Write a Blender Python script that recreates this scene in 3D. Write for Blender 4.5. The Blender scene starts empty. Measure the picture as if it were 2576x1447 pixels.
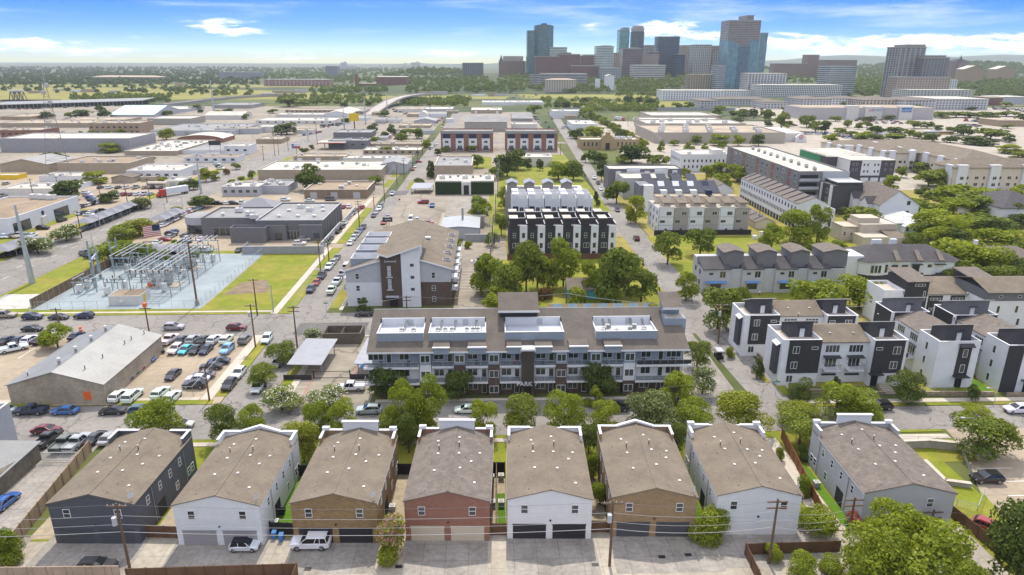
import bpy, math, random
import numpy as np
from mathutils import Vector
R=math.radians; PI=math.pi
sc=bpy.context.scene; C=sc.collection
# ---------------- camera ----------------
CH,CF,CPT,CRL,CYW=62.0,1717.0,R(18.35),R(0.2),R(2.0)
def ray(px,py):
 x=(px-1288)/CF; y=-(py-723.5)/CF
 c,s=math.cos(CRL),math.sin(CRL); x,y=x*c-y*s,y*c+x*s
 X,Y,Z=x,math.cos(CPT)+y*math.sin(CPT),-math.sin(CPT)+y*math.cos(CPT)
 c,s=math.cos(CYW),math.sin(CYW); return (X*c+Y*s,-X*s+Y*c,Z)
cam=bpy.data.cameras.new("camera"); camo=bpy.data.objects.new("camera",cam); C.objects.link(camo)
camo.location=(0,0,CH); cam.sensor_width=36; cam.lens=CF/2576*36; cam.clip_end=60000; cam.clip_start=1
from mathutils import Matrix
_f=Vector(ray(1288,723.5)).normalized(); _r=(Vector(ray(1300,723.5))-Vector(ray(1276,723.5))).normalized(); _u=_r.cross(_f)
camo.matrix_world=Matrix(((_r.x,_u.x,-_f.x,0),(_r.y,_u.y,-_f.y,0),(_r.z,_u.z,-_f.z,CH),(0,0,0,1)))
sc.camera=camo
# ---------------- sky, sun, exposure ----------------
SUN_EL,SUN_AZ=R(56),CYW+R(-1)   # sun stands beyond the scene, straight ahead
w=bpy.data.worlds.new("World"); sc.world=w; w.use_nodes=True
nt=w.node_tree; N=nt.nodes; L=nt.links; N.clear()
def node(t,**k):
 n=N.new(t)
 for a,b in k.items(): setattr(n,a,b)
 return n
def mth(op,a,b=None,c=None):
 n=node('ShaderNodeMath',operation=op)
 for i,v in enumerate((a,b,c)):
  if v is None: continue
  if isinstance(v,(int,float)): n.inputs[i].default_value=v
  else: L.new(v,n.inputs[i])
 return n.outputs[0]
tc=node('ShaderNodeTexCoord'); sep=node('ShaderNodeSeparateXYZ'); L.new(tc.outputs['Generated'],sep.inputs[0])
sx,sy,sz=sep.outputs
zz=mth('ADD',mth('MULTIPLY',mth('MAXIMUM',sz,0.0),5.0),0.03)
cmb=node('ShaderNodeCombineXYZ'); L.new(sx,cmb.inputs[0]); L.new(sy,cmb.inputs[1]); L.new(zz,cmb.inputs[2])
nrm=node('ShaderNodeVectorMath',operation='NORMALIZE'); L.new(cmb.outputs[0],nrm.inputs[0])
sky=node('ShaderNodeTexSky',sky_type='NISHITA',sun_disc=False); sky.sun_elevation=SUN_EL; sky.sun_rotation=SUN_AZ
sky.air_density=1.3; sky.dust_density=0.6; sky.ozone_density=2.5; sky.altitude=200
L.new(nrm.outputs[0],sky.inputs[0])
hsv=node('ShaderNodeHueSaturation'); hsv.inputs['Saturation'].default_value=1.65; hsv.inputs['Hue'].default_value=.515; L.new(sky.outputs[0],hsv.inputs['Color'])
# clouds by direction: azimuth and elevation in degrees
az=mth('MULTIPLY',mth('ARCTAN2',sx,sy),57.29578); el=mth('MULTIPLY',mth('ARCSINE',sz),57.29578)
def cloudnoise(sa,se,det,rough,off):
 cv=node('ShaderNodeCombineXYZ'); L.new(mth('MULTIPLY',az,sa),cv.inputs[0]); L.new(mth('MULTIPLY',el,se),cv.inputs[1]); cv.inputs[2].default_value=off
 n=node('ShaderNodeTexNoise'); n.inputs['Scale'].default_value=1; n.inputs['Detail'].default_value=det; n.inputs['Roughness'].default_value=rough; n.inputs['Distortion'].default_value=.3
 L.new(cv.outputs[0],n.inputs['Vector']); return n.outputs['Fac']
def pxdir(px,py):
 d=ray(px,py); return math.degrees(math.atan2(d[0],d[1])),math.degrees(math.asin(d[2]/math.sqrt(sum(v*v for v in d))))
n1=cloudnoise(.42,1.9,7,.62,3.1); n2=cloudnoise(.09,.85,6,.6,9.7)
tot=None
for px,py,wx,wy,k in [(70,112,120,22,.95),(250,132,120,13,.85),(400,140,80,8,.6),(570,70,110,22,.95),(690,140,130,16,.85),(860,135,50,9,.6),(1120,135,100,13,.85),(370,95,70,10,.5),
 (1660,75,110,26,1.0),(1740,88,130,22,.8),(1480,68,90,22,.45),(1990,105,110,22,.95),(2090,125,130,22,.95),(2180,98,110,16,.8),(2300,108,160,22,1.0),(2470,110,170,26,1.0),(2540,20,90,9,.6),(30,155,80,10,.5)]:
 a0,e0=pxdir(px,py); sa,se=wx/CF*57.3,wy/CF*57.3
 d=mth('ADD',mth('POWER',mth('DIVIDE',mth('SUBTRACT',az,a0),sa),2),mth('POWER',mth('DIVIDE',mth('SUBTRACT',el,e0),se),2))
 g=mth('MULTIPLY',mth('POWER',2.718,mth('MULTIPLY',d,-1.1)),k)
 tot=g if tot is None else mth('MAXIMUM',tot,g)
def smooth(v,a,b):
 n=node('ShaderNodeMapRange',interpolation_type='SMOOTHSTEP'); L.new(v,n.inputs[0]); n.inputs[1].default_value=a; n.inputs[2].default_value=b; return n.outputs[0]
puff=smooth(mth('MULTIPLY',tot,mth('ADD',mth('MULTIPLY',n1,2.6),-.62)),.26,.7)
wisp=mth('MULTIPLY',smooth(n2,.47,.8),mth('MULTIPLY',smooth(el,.4,3.2),.38))
fill_veil=mth('MULTIPLY',smooth(el,7,22),.7)   # added pale veil overhead, above the view, to lift the fill light
mask=mth('MINIMUM',mth('ADD',mth('ADD',puff,wisp),fill_veil),1.0)
L.new(mth('ADD',.58,mth('MULTIPLY',smooth(el,6,25),.6)),hsv.inputs['Value'])   # clear, deep blue air low down, brighter overhead
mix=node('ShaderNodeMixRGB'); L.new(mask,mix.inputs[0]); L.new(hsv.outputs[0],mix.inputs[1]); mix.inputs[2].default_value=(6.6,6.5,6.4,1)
# the light that the sky gives is the same sky seen by the camera
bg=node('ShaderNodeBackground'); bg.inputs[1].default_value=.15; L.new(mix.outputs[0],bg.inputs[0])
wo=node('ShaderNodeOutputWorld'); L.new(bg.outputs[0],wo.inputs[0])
sun=bpy.data.lights.new("sun",'SUN'); sun.energy=2.5; sun.angle=R(.6); sun.color=(1,.92,.80)
so=bpy.data.objects.new("sun",sun); C.objects.link(so)
so.rotation_euler=Vector((-math.sin(SUN_AZ)*math.cos(SUN_EL),-math.cos(SUN_AZ)*math.cos(SUN_EL),-math.sin(SUN_EL))).to_track_quat('-Z','Y').to_euler()
sc.view_settings.view_transform='Standard'; sc.view_settings.look='None'; sc.view_settings.gamma=1; sc.view_settings.exposure=.79
sc.cycles.use_denoising=True; sc.cycles.denoiser='OPENIMAGEDENOISE'; sc.cycles.max_bounces=6; sc.cycles.diffuse_bounces=3; sc.cycles.glossy_bounces=3; sc.cycles.transparent_max_bounces=8
sc.cycles.sample_clamp_indirect=6
# ---------------- pixel to ground helpers ----------------
def G(px,py,z=0):
 d=ray(px,py); t=(z-CH)/d[2]; return d[0]*t,d[1]*t
def ZY(px,py,Y):
 d=ray(px,py); t=Y/d[1]; return d[0]*t,CH+d[2]*t
TX=[0,644,1288,1924.8]; TY=dict(A=0,B=325.6,C=651.2,D=1049.2)
def D(t,x,y):
 s=.2528 if t[0] in 'AB' else .275
 return TX[int(t[1])]+x*s,TY[t[0]]+y*s
def GT(t,x,y,z=0): return G(*D(t,x,y),z)
# ---------------- materials ----------------
MC={}
def mat(name,col,rough=.8,var=.12,sc1=.6,sc2=7.,kind=None,p=None,spec=.3,metal=0,rnd=0):
 if name in MC: return MC[name]
 m=bpy.data.materials.new(name); m.use_nodes=True; t=m.node_tree; n=t.nodes; l=t.links
 b=n['Principled BSDF']; b.inputs['Roughness'].default_value=rough; b.inputs['Specular IOR Level'].default_value=spec; b.inputs['Metallic'].default_value=metal
 c=n.new('ShaderNodeTexCoord').outputs['Object']
 def nz(s,d=4,r=.6):
  q=n.new('ShaderNodeTexNoise'); q.inputs['Scale'].default_value=s; q.inputs['Detail'].default_value=d; q.inputs['Roughness'].default_value=r; l.new(c,q.inputs['Vector']); return q.outputs['Fac']
 def mul(colsock,facsock,lo,hi):
  r=n.new('ShaderNodeMapRange'); l.new(facsock,r.inputs[0]); r.inputs[1].default_value=.3; r.inputs[2].default_value=.7; r.inputs[3].default_value=lo; r.inputs[4].default_value=hi
  v=n.new('ShaderNodeVectorMath'); v.operation='SCALE'; l.new(colsock,v.inputs[0]); l.new(r.outputs[0],v.inputs['Scale']); return v.outputs[0]
 def mixc(a,bc,f):
  x=n.new('ShaderNodeMixRGB'); l.new(f,x.inputs[0])
  for i,v in ((1,a),(2,bc)):
   if isinstance(v,tuple): x.inputs[i].default_value=(*v[:3],1)
   else: l.new(v,x.inputs[i])
  return x.outputs[0]
 def ramp(f,a,b2):
  r=n.new('ShaderNodeMapRange'); r.interpolation_type='SMOOTHSTEP'; l.new(f,r.inputs[0]); r.inputs[1].default_value=a; r.inputs[2].default_value=b2; return r.outputs[0]
 rgb=n.new('ShaderNodeRGB'); rgb.outputs[0].default_value=(*col,1); o=rgb.outputs[0]
 if kind=='brick':      # p: (scale, width, height, mortar colour, second colour)
  q=n.new('ShaderNodeTexBrick'); q.inputs['Scale'].default_value=1; q.inputs['Brick Width'].default_value=p[0]; q.inputs['Row Height'].default_value=p[1]; q.inputs['Mortar Size'].default_value=p[2]
  q.inputs['Color1'].default_value=(*col,1); q.inputs['Color2'].default_value=(*p[3],1); q.inputs['Mortar'].default_value=(*p[4],1)
  s=n.new('ShaderNodeSeparateXYZ'); l.new(c,s.inputs[0]); k=n.new('ShaderNodeCombineXYZ'); a=n.new('ShaderNodeMath'); a.operation='ADD'; l.new(s.outputs[0],a.inputs[0]); l.new(s.outputs[1],a.inputs[1]); l.new(a.outputs[0],k.inputs[0]); l.new(s.outputs[2],k.inputs[1]); l.new(k.outputs[0],q.inputs['Vector']); o=q.outputs['Color']
 if kind=='tiles':      # brick pattern on the horizontal plane: slabs with joints, shingle courses
  q=n.new('ShaderNodeTexBrick'); q.inputs['Scale'].default_value=1; q.inputs['Brick Width'].default_value=p[0]; q.inputs['Row Height'].default_value=p[1]; q.inputs['Mortar Size'].default_value=p[2]; q.offset=p[5] if len(p)>5 else .5
  q.inputs['Color1'].default_value=(*col,1); q.inputs['Color2'].default_value=(*p[3],1); q.inputs['Mortar'].default_value=(*p[4],1); l.new(c,q.inputs['Vector']); o=q.outputs['Color']
 if kind in('lines','vlines','ylines'):     # p: (period, dark factor, share) seams along x, height or y
  s=n.new('ShaderNodeSeparateXYZ'); l.new(c,s.inputs[0]); src=s.outputs[{'lines':2,'vlines':0,'ylines':1}[kind]]
  if kind=='vlines':
   a=n.new('ShaderNodeMath'); a.operation='ADD'; l.new(src,a.inputs[0]); l.new(s.outputs[1],a.inputs[1]); src=a.outputs[0]
  a=n.new('ShaderNodeMath'); a.operation='DIVIDE'; l.new(src,a.inputs[0]); a.inputs[1].default_value=p[0]
  f=n.new('ShaderNodeMath'); f.operation='FRACT'; l.new(a.outputs[0],f.inputs[0]); g=n.new('ShaderNodeMath'); g.operation='LESS_THAN'; l.new(f.outputs[0],g.inputs[0]); g.inputs[1].default_value=p[2]
  o=mixc(o,tuple(v*p[1] for v in col),g.outputs[0])
 if kind=='grid':       # window grid of a far facade: p=(w,h,frame share,glass colour,glass rough)
  s=n.new('ShaderNodeSeparateXYZ'); l.new(c,s.inputs[0]); a=n.new('ShaderNodeMath'); a.operation='ADD'; l.new(s.outputs[0],a.inputs[0]); l.new(s.outputs[1],a.inputs[1])
  fs=[]
  for src,per,sh in ((a.outputs[0],p[0],p[2]),(s.outputs[2],p[1],p[3])):
   d=n.new('ShaderNodeMath'); d.operation='DIVIDE'; l.new(src,d.inputs[0]); d.inputs[1].default_value=per
   f=n.new('ShaderNodeMath'); f.operation='FRACT'; l.new(d.outputs[0],f.inputs[0]); g=n.new('ShaderNodeMath'); g.operation='GREATER_THAN'; l.new(f.outputs[0],g.inputs[0]); g.inputs[1].default_value=sh; fs.append(g.outputs[0])
  g=n.new('ShaderNodeMath'); g.operation='MULTIPLY'; l.new(fs[0],g.inputs[0]); l.new(fs[1],g.inputs[1])
  gl=n.new('ShaderNodeRGB'); gl.outputs[0].default_value=(*p[4],1); glv=mul(gl.outputs[0],nz(.11,2),.6,1.4)
  o=mixc(o,glv,g.outputs[0])
  rr=n.new('ShaderNodeMapRange'); l.new(g.outputs[0],rr.inputs[0]); rr.inputs[3].default_value=rough; rr.inputs[4].default_value=.12; l.new(rr.outputs[0],b.inputs['Roughness'])
 if kind=='grass':
  o=mixc(p[0],o,ramp(nz(.09,5,.65),.36,.6)); o=mixc(o,p[1],ramp(nz(.035,4,.6),.58,.74))
 if kind=='land':
  o=mixc(o,p[0],ramp(nz(.004,6,.65),.42,.58)); o=mixc(o,p[1],ramp(nz(.009,5,.6),.56,.66))
 if kind=='asphalt':
  q=n.new('ShaderNodeTexVoronoi'); q.feature='DISTANCE_TO_EDGE'; q.inputs['Scale'].default_value=p[0];
  dv=n.new('ShaderNodeVectorMath'); dv.operation='ADD'; l.new(c,dv.inputs[0]); nn=n.new('ShaderNodeTexNoise'); nn.inputs['Scale'].default_value=.5; l.new(c,nn.inputs['Vector']); sv=n.new('ShaderNodeVectorMath'); sv.operation='SCALE'; l.new(nn.outputs['Color'],sv.inputs[0]); sv.inputs['Scale'].default_value=3; l.new(sv.outputs[0],dv.inputs[1]); l.new(dv.outputs[0],q.inputs['Vector'])
  o=mixc(tuple(v*.6 for v in col),o,ramp(q.outputs['Distance'],.006,.02))
 if rnd:
  oi=n.new('ShaderNodeObjectInfo'); r=n.new('ShaderNodeMapRange'); l.new(oi.outputs['Random'],r.inputs[0]); r.inputs[3].default_value=1-rnd; r.inputs[4].default_value=1+rnd
  v=n.new('ShaderNodeVectorMath'); v.operation='SCALE'; l.new(o,v.inputs[0]); l.new(r.outputs[0],v.inputs['Scale']); o=v.outputs[0]
 if var:
  o=mul(o,nz(sc1),1-var,1+var); o=mul(o,nz(sc2,3),1-var*.8,1+var*.8)
 l.new(o,b.inputs['Base Color']); MC[name]=m; return m
def leafmat(name,cols,trans=.42):
 m=bpy.data.materials.new(name); m.use_nodes=True; t=m.node_tree; n=t.nodes; l=t.links; n.clear()
 oi=n.new('ShaderNodeObjectInfo'); geo=n.new('ShaderNodeNewGeometry'); tcn=n.new('ShaderNodeTexCoord')
 nz=n.new('ShaderNodeTexNoise'); nz.inputs['Scale'].default_value=4; nz.inputs['Detail'].default_value=2; l.new(tcn.outputs['Object'],nz.inputs['Vector'])
 a=n.new('ShaderNodeMath'); a.operation='MULTIPLY_ADD'; l.new(geo.outputs['Random Per Island'],a.inputs[0]); a.inputs[1].default_value=.45; l.new(nz.outputs['Fac'],a.inputs[2])
 s=n.new('ShaderNodeMath'); s.operation='MULTIPLY_ADD'; l.new(oi.outputs['Random'],s.inputs[0]); s.inputs[1].default_value=.35; l.new(a.outputs[0],s.inputs[2])
 r=n.new('ShaderNodeMapRange'); l.new(s.outputs[0],r.inputs[0]); r.inputs[1].default_value=.45; r.inputs[2].default_value=1.2
 x=n.new('ShaderNodeMixRGB'); l.new(r.outputs[0],x.inputs[0]); x.inputs[1].default_value=(*cols[0],1); x.inputs[2].default_value=(*cols[1],1)
 d=n.new('ShaderNodeBsdfDiffuse'); l.new(x.outputs[0],d.inputs[0]); tr=n.new('ShaderNodeBsdfTranslucent'); l.new(x.outputs[0],tr.inputs[0])
 gl=n.new('ShaderNodeBsdfGlossy'); gl.inputs['Roughness'].default_value=.45; gl.inputs[0].default_value=(.25,.25,.25,1)
 mx=n.new('ShaderNodeMixShader'); mx.inputs[0].default_value=trans; l.new(d.outputs[0],mx.inputs[1]); l.new(tr.outputs[0],mx.inputs[2])
 m2=n.new('ShaderNodeMixShader'); m2.inputs[0].default_value=.05; l.new(mx.outputs[0],m2.inputs[1]); l.new(gl.outputs[0],m2.inputs[2])
 o=n.new('ShaderNodeOutputMaterial'); l.new(m2.outputs[0],o.inputs[0]); MC[name]=m; return m
def paintmat(name):        # car paint: the colour is the object's own colour
 m=bpy.data.materials.new(name); m.use_nodes=True; n=m.node_tree.nodes; b=n['Principled BSDF']; oi=n.new('ShaderNodeObjectInfo'); m.node_tree.links.new(oi.outputs['Color'],b.inputs['Base Color'])
 b.inputs['Roughness'].default_value=.28; b.inputs['Coat Weight'].default_value=.6; b.inputs['Metallic'].default_value=.15; MC[name]=m; return m
# ---------------- mesh builder ----------------
class MB:
 def __init__(s): s.v=[]; s.f=[]; s.m=[]
 def add(s,vs,fs,m=0):
  o=len(s.v); s.v+=[tuple(p) for p in vs]; s.f+=[tuple(i+o for i in f) for f in fs]; s.m+=[m]*len(fs); return s
 def box(s,x0,y0,z0,x1,y1,z1,m=0):
  return s.add([(x0,y0,z0),(x1,y0,z0),(x1,y1,z0),(x0,y1,z0),(x0,y0,z1),(x1,y0,z1),(x1,y1,z1),(x0,y1,z1)],[(3,2,1,0),(4,5,6,7),(0,1,5,4),(1,2,6,5),(2,3,7,6),(3,0,4,7)],m)
 def quad(s,a,b,c,d,m=0): return s.add([a,b,c,d],[(0,1,2,3)],m)
 def poly(s,pts,z,m=0): return s.add([(p[0],p[1],z) for p in pts],[tuple(range(len(pts)))],m)
 def prism(s,pts,z0,z1,m=0,mt=None):
  k=len(pts); s.add([(p[0],p[1],z0) for p in pts]+[(p[0],p[1],z1) for p in pts],[(i,(i+1)%k,k+(i+1)%k,k+i) for i in range(k)]+[tuple(range(k-1,-1,-1))],m)
  return s.add([(p[0],p[1],z1) for p in pts],[tuple(range(k))],m if mt is None else mt)
 def ring(s,x0,y0,x1,y1,z0,h,t=.3,drop=.5,m=0,mi=None):     # walls with a parapet: outer faces, rim, inner faces
  mi=m if mi is None else mi
  O=[(x0,y0),(x1,y0),(x1,y1),(x0,y1)]; I=[(x0+t,y0+t),(x1-t,y0+t),(x1-t,y1-t),(x0+t,y1-t)]
  for i in range(4):
   j=(i+1)%4
   s.quad((*O[i],z0),(*O[j],z0),(*O[j],h),(*O[i],h),m); s.quad((*O[i],h),(*O[j],h),(*I[j],h),(*I[i],h),mi); s.quad((*I[j],h-drop),(*I[i],h-drop),(*I[i],h),(*I[j],h),mi)
  return s
 def tube(s,p0,p1,r0,r1=None,n=6,m=0,cap=True):
  r1=r0 if r1 is None else r1; a=Vector(p0); b=Vector(p1); d=(b-a).normalized(); u=d.orthogonal().normalized(); v=d.cross(u)
  ps=[]
  for q,r in ((a,r0),(b,r1)):
   ps+=[q+(u*math.cos(i*2*PI/n)+v*math.sin(i*2*PI/n))*r for i in range(n)]
  fs=[(i,(i+1)%n,n+(i+1)%n,n+i) for i in range(n)]
  if cap: fs+=[tuple(range(n-1,-1,-1)),tuple(range(n,2*n))]
  return s.add(ps,fs,m)
 def beam(s,p0,p1,t,m=0): return s.tube(p0,p1,t*.7,None,4,m)
 def slab(s,pts,t,m=0):       # polygon in space thickened downwards
  k=len(pts); lo=[(p[0],p[1],p[2]-t) for p in pts]
  return s.add(list(pts)+lo,[tuple(range(k)),tuple(range(2*k-1,k-1,-1))]+[(j,i,k+i,k+j) for i,j in ((i,(i+1)%k) for i in range(k))],m)
 def mesh(s,name,mats):
  me=bpy.data.meshes.new(name); me.from_pydata(s.v,[],s.f)
  for q in mats: me.materials.append(q)
  if any(s.m): me.polygons.foreach_set('material_index',s.m)
  me.update(); return me
def lk(o): C.objects.link(o); return o
def tag(o,label=None,cat=None,group=None,kind=None):
 for k,v in (('label',label),('category',cat),('group',group),('kind',kind)):
  if v: o[k]=v
 return o
def mats_(m): return [m] if not isinstance(m,(list,tuple)) else list(m)
def BX(*a): return MB().box(*a)
def SL(*a): return MB().slab(*a)
class T:       # a thing: an Empty at its base that parents its parts; coordinates are world ones unless local
 def __init__(s,name,label,cat,x=0,y=0,z=0,rz=0,group=None,local=False):
  s.o=bpy.data.objects.new(name,None); lk(s.o); s.o.location=(x,y,z); s.o.rotation_euler=(0,0,rz); s.off=(0,0,0) if local else (-x,-y,-z); tag(s.o,label,cat,group)
 def p(s,name,mb,m,parent=None,label=None,at=None,rz=0):
  me=mb.mesh(name,mats_(m)) if isinstance(mb,MB) else mb
  o=lk(bpy.data.objects.new(name,me)); o.parent=parent or s.o
  off=s.off if parent is None else (0,0,0)
  a=at or (0,0,0)
  if parent is not None and at is not None: off=(-parent.location.x+s.off[0],-parent.location.y+s.off[1],-parent.location.z+s.off[2])
  o.location=(a[0]+off[0],a[1]+off[1],a[2]+off[2]); o.rotation_euler=(0,0,rz)
  if label: o['label']=label
  return o
def single(name,mb,m,label,cat,group=None,kind=None,loc=(0,0,0)):
 me=mb.mesh(name,mats_(m)) if isinstance(mb,MB) else mb
 o=lk(bpy.data.objects.new(name,me)); o.location=loc; return tag(o,label,cat,group,kind)
def struct(name,mb,m): return single(name,mb,m,None,None,kind='structure')
ORD='first second third fourth fifth sixth seventh eighth ninth tenth eleventh twelfth thirteenth fourteenth fifteenth sixteenth seventeenth eighteenth nineteenth twentieth'.split()
ORD+=['twenty-'+o for o in ORD[:9]]+['thirtieth']
# ---------------- palette ----------------
white=mat('white_paint',(.64,.65,.67),.7,.05); offw=mat('off_white_stucco',(.6,.58,.54),.8,.06); lgrey=mat('light_grey_siding',(.40,.41,.43),.7,.05); grey=mat('grey_stucco',(.17,.17,.185),.75,.06)
dgrey=mat('dark_grey_paint',(.06,.06,.068),.7,.08); charcoal=mat('charcoal_brick',(.03,.031,.034),.8,0,kind='brick',p=(.6,.2,.012,(.042,.04,.042),(.055,.054,.055)))
tan=mat('tan_concrete_wall',(.35,.29,.21),.85,.1); beige=mat('beige_wall',(.47,.41,.33),.85,.08); cream=mat('cream_wall',(.58,.52,.43),.85,.06); brown=mat('brown_brick',(.075,.052,.04),.85,.1,kind='brick',p=(.5,.17,.012,(.10,.07,.055),(.12,.1,.085)))
redbrick=mat('red_brick',(.23,.095,.062),.85,.12,kind='brick',p=(.5,.17,.012,(.26,.11,.075),(.30,.24,.2))); tanbrick=mat('tan_brick',(.25,.165,.085),.85,.1,kind='brick',p=(.5,.17,.012,(.30,.2,.11),(.34,.27,.19))); umberbrick=mat('umber_brick',(.20,.125,.055),.85,.16,kind='brick',p=(.5,.17,.012,(.28,.185,.09),(.30,.23,.15)))
blueg=mat('blue_grey_siding',(.26,.30,.36),.7,.05,kind='lines',p=(.3,.8,.12)); whites=mat('white_siding',(.62,.63,.65),.7,.04,kind='lines',p=(.35,.88,.1)); metalw=mat('white_ribbed_metal',(.58,.57,.54),.5,.06,kind='vlines',p=(.6,.8,.12))
shing=mat('brown_shingle',(.165,.135,.104),.9,.17,.35,9,kind='tiles',p=(.4,.2,.02,(.2,.166,.122),(.135,.112,.083))); shing2=mat('grey_shingle',(.145,.122,.102),.9,.2,.9,8,kind='tiles',p=(.6,.24,.02,(.185,.157,.132),(.10,.086,.075))); shingd=mat('dark_shingle',(.068,.064,.068),.9,.16,.5,9,kind='tiles',p=(.6,.28,.03,(.085,.08,.083),(.045,.042,.045)))
rmetal=mat('grey_metal_roof',(.25,.252,.245),.5,.12,.25,3,kind='ylines',p=(.45,.78,.16),metal=.2); rmetalv=mat('grey_seam_roof',(.27,.28,.31),.4,.08,kind='vlines',p=(.5,.7,.14),metal=.3)
rwhite=mat('white_membrane_roof',(.46,.435,.375),.7,.24,.12,1.5); rtan=mat('tan_gravel_roof',(.36,.30,.22),.9,.26,.08,1.2); rgrey=mat('grey_membrane_roof',(.24,.24,.238),.8,.22,.12,1.5); rbrown=mat('brown_gravel_roof',(.27,.205,.14),.9,.2,.1,1.2)
deck=mat('pale_roof_deck',(.46,.41,.36),.8,.12,kind='tiles',p=(.9,.9,.03,(.5,.45,.39),(.33,.3,.26),0))
glass=mat('window_glass',(.035,.042,.045),.06,0,spec=.9); glassb=mat('blue_tower_glass',(.06,.11,.15),.12,.1,.2,2,spec=.9); frame=mat('white_frame',(.75,.76,.77),.5,.02); framed=mat('dark_frame',(.035,.035,.037),.5,.02); black=mat('black_metal',(.02,.02,.022),.5,.05); galv=mat('galvanised_steel',(.42,.45,.47),.45,.08,metal=.4); rail=mat('pale_rail',(.36,.38,.40),.4,.02)
whitem=mat('white_metal_unit',(.6,.6,.58),.5,.1); greym=mat('grey_metal_unit',(.28,.28,.27),.5,.12); navy=mat('navy_panel',(.018,.028,.075),.6,.05); bluep=mat('blue_paint',(.05,.17,.42),.6,.05); orange=mat('orange_paint',(.75,.13,.02),.6,.05); redp=mat('red_paint',(.45,.04,.03),.5,.05); yellow=mat('yellow_paint',(.72,.48,.02),.6,.05); greenp=mat('green_paint',(.03,.22,.09),.6,.1); teal=mat('turquoise_wall',(.09,.42,.50),.7,.06)
wood=mat('brown_fence_boards',(.13,.072,.04),.85,.2,.6,6,kind='vlines',p=(.15,.6,.14)); woodl=mat('tan_precast_fence',(.32,.235,.16),.85,.12,.4,4,kind='vlines',p=(2.4,.55,.03)); woodpole=mat('weathered_pole',(.13,.085,.055),.85,.2); cmu=mat('grey_block_wall',(.30,.31,.33),.8,.08,kind='brick',p=(.8,.4,.02,(.33,.34,.36),(.22,.22,.24))); stone=mat('buff_stone_wall',(.27,.22,.155),.9,.3,1.2,6,kind='brick',p=(.9,.35,.05,(.36,.29,.2),(.14,.11,.08)))
garw=mat('grey_garage_panel',(.29,.28,.29),.6,.04,kind='lines',p=(.55,.72,.06)); garb=mat('black_garage_panel',(.03,.03,.034),.5,.04,kind='lines',p=(.55,.5,.06)); garc=mat('cream_garage_panel',(.5,.44,.35),.6,.04,kind='lines',p=(.55,.8,.06)); gard=mat('dark_garage_panel',(.07,.075,.085),.6,.04,kind='lines',p=(.55,.6,.06)); doorw=mat('white_door_panel',(.68,.68,.68),.6,.04,kind='lines',p=(.6,.85,.05))
bark=mat('bark',(.085,.06,.042),.95,.25,2,9)
asph=mat('street_asphalt',(.225,.21,.19),.9,.16,.06,1.1,kind='asphalt',p=(.13,)); asphd=mat('dark_asphalt',(.13,.125,.12),.9,.1,.08,2,kind='asphalt',p=(.2,)); conc=mat('pale_concrete',(.345,.305,.245),.9,.18,.12,1.2,kind='tiles',p=(3.6,3.6,.04,(.37,.335,.275),(.25,.225,.19),0)); concd=mat('drive_concrete',(.265,.243,.212),.9,.22,.22,1.5,kind='tiles',p=(3.,3.2,.04,(.285,.263,.235),(.18,.165,.15),0)); lotc=mat('tan_lot_concrete',(.32,.262,.19),.9,.14,.06,.8,kind='tiles',p=(4.5,4.5,.05,(.335,.275,.2),(.25,.205,.15),0)); walk=mat('sidewalk_concrete',(.47,.42,.35),.9,.08,.3,2,kind='tiles',p=(1.5,1.5,.03,(.49,.44,.365),(.36,.32,.27),0))
pave=mat('industrial_paving',(.26,.228,.18),.9,.2,.02,.3,kind='asphalt',p=(.05,)); gravel=mat('blue_white_gravel',(.27,.315,.33),.95,.16,.12,3); grass=mat('lawn_grass',(.16,.19,.012),.95,.16,.3,2.5,kind='grass',p=((.23,.21,.03),(.12,.155,.01))); grassd=mat('dry_grass',(.22,.2,.035),.95,.2,.2,1.5,kind='grass',p=((.29,.24,.075),(.15,.165,.015))); turf=mat('green_turf',(.08,.17,.008),.9,.12,.8,4); soil=mat('bare_soil',(.2,.15,.1),.95,.25,.4,3)
land=mat('valley_land',(.10,.115,.03),.95,.15,.01,.1,kind='land',p=((.045,.065,.022),(.17,.16,.075))); paint=mat('white_road_paint',(.7,.69,.66),.8,.1); redkerb=mat('red_kerb_paint',(.45,.14,.1),.8,.15); bluezone=mat('blue_zone_paint',(.15,.32,.6),.8,.1)
carp=paintmat('car_paint'); tyre=mat('tyre_rubber',(.018,.018,.018),.85,.05); rim=mat('wheel_rim',(.35,.35,.36),.35,.05,metal=.7); cglass=mat('car_glass',(.015,.018,.02),.05,0,spec=.8); lampw=mat('headlamp_lens',(.75,.75,.75),.15,0); lampr=mat('tail_lamp_lens',(.4,.01,.01),.2,0)
# ================= GROUND =================
def rect(x0,y0,x1,y1): return [(x0,y0),(x1,y0),(x1,y1),(x0,y1)]
def sheet(name,shapes,z,m):
 b=MB()
 for s in shapes:
  if len(s)==4 and not isinstance(s[0],tuple): s=rect(*s)
  b.poly(s,z); z+=.0015
 return struct(name,b,m)
def raised(name,shapes,z,m,z0=-.2):
 b=MB()
 for s in shapes:
  if len(s)==4 and not isinstance(s[0],tuple): s=rect(*s)
  b.prism(s,z0,z)
 return struct(name,b,m)
sheet('ground',[(-12000,-400,12000,16000)],0,land)
sheet('industrial_yard',[(-700,168,-51,1010),(-44,246,53,900)],.02,pave)
sheet('parking_lot',[(-135,118,-51.5,152)],.03,lotc)
sheet('apartment_car_park',[(-42,117.5,-23,154),(-9.5,150,6,250)],.03,pave)
sheet('dealership_yard',[(-133,228,-51.5,330),(-330,236,-158,420)],.03,lotc)
sheet('big_store_car_park',[(95,395,330,760),[(190,340),(420,340),(700,760),(900,1000),(330,1000),(330,760),(190,500)]],.02,conc)
sheet('residential_ground',[(60,122,420,395),(-5,172,50,246)],.02,grassd)
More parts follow.
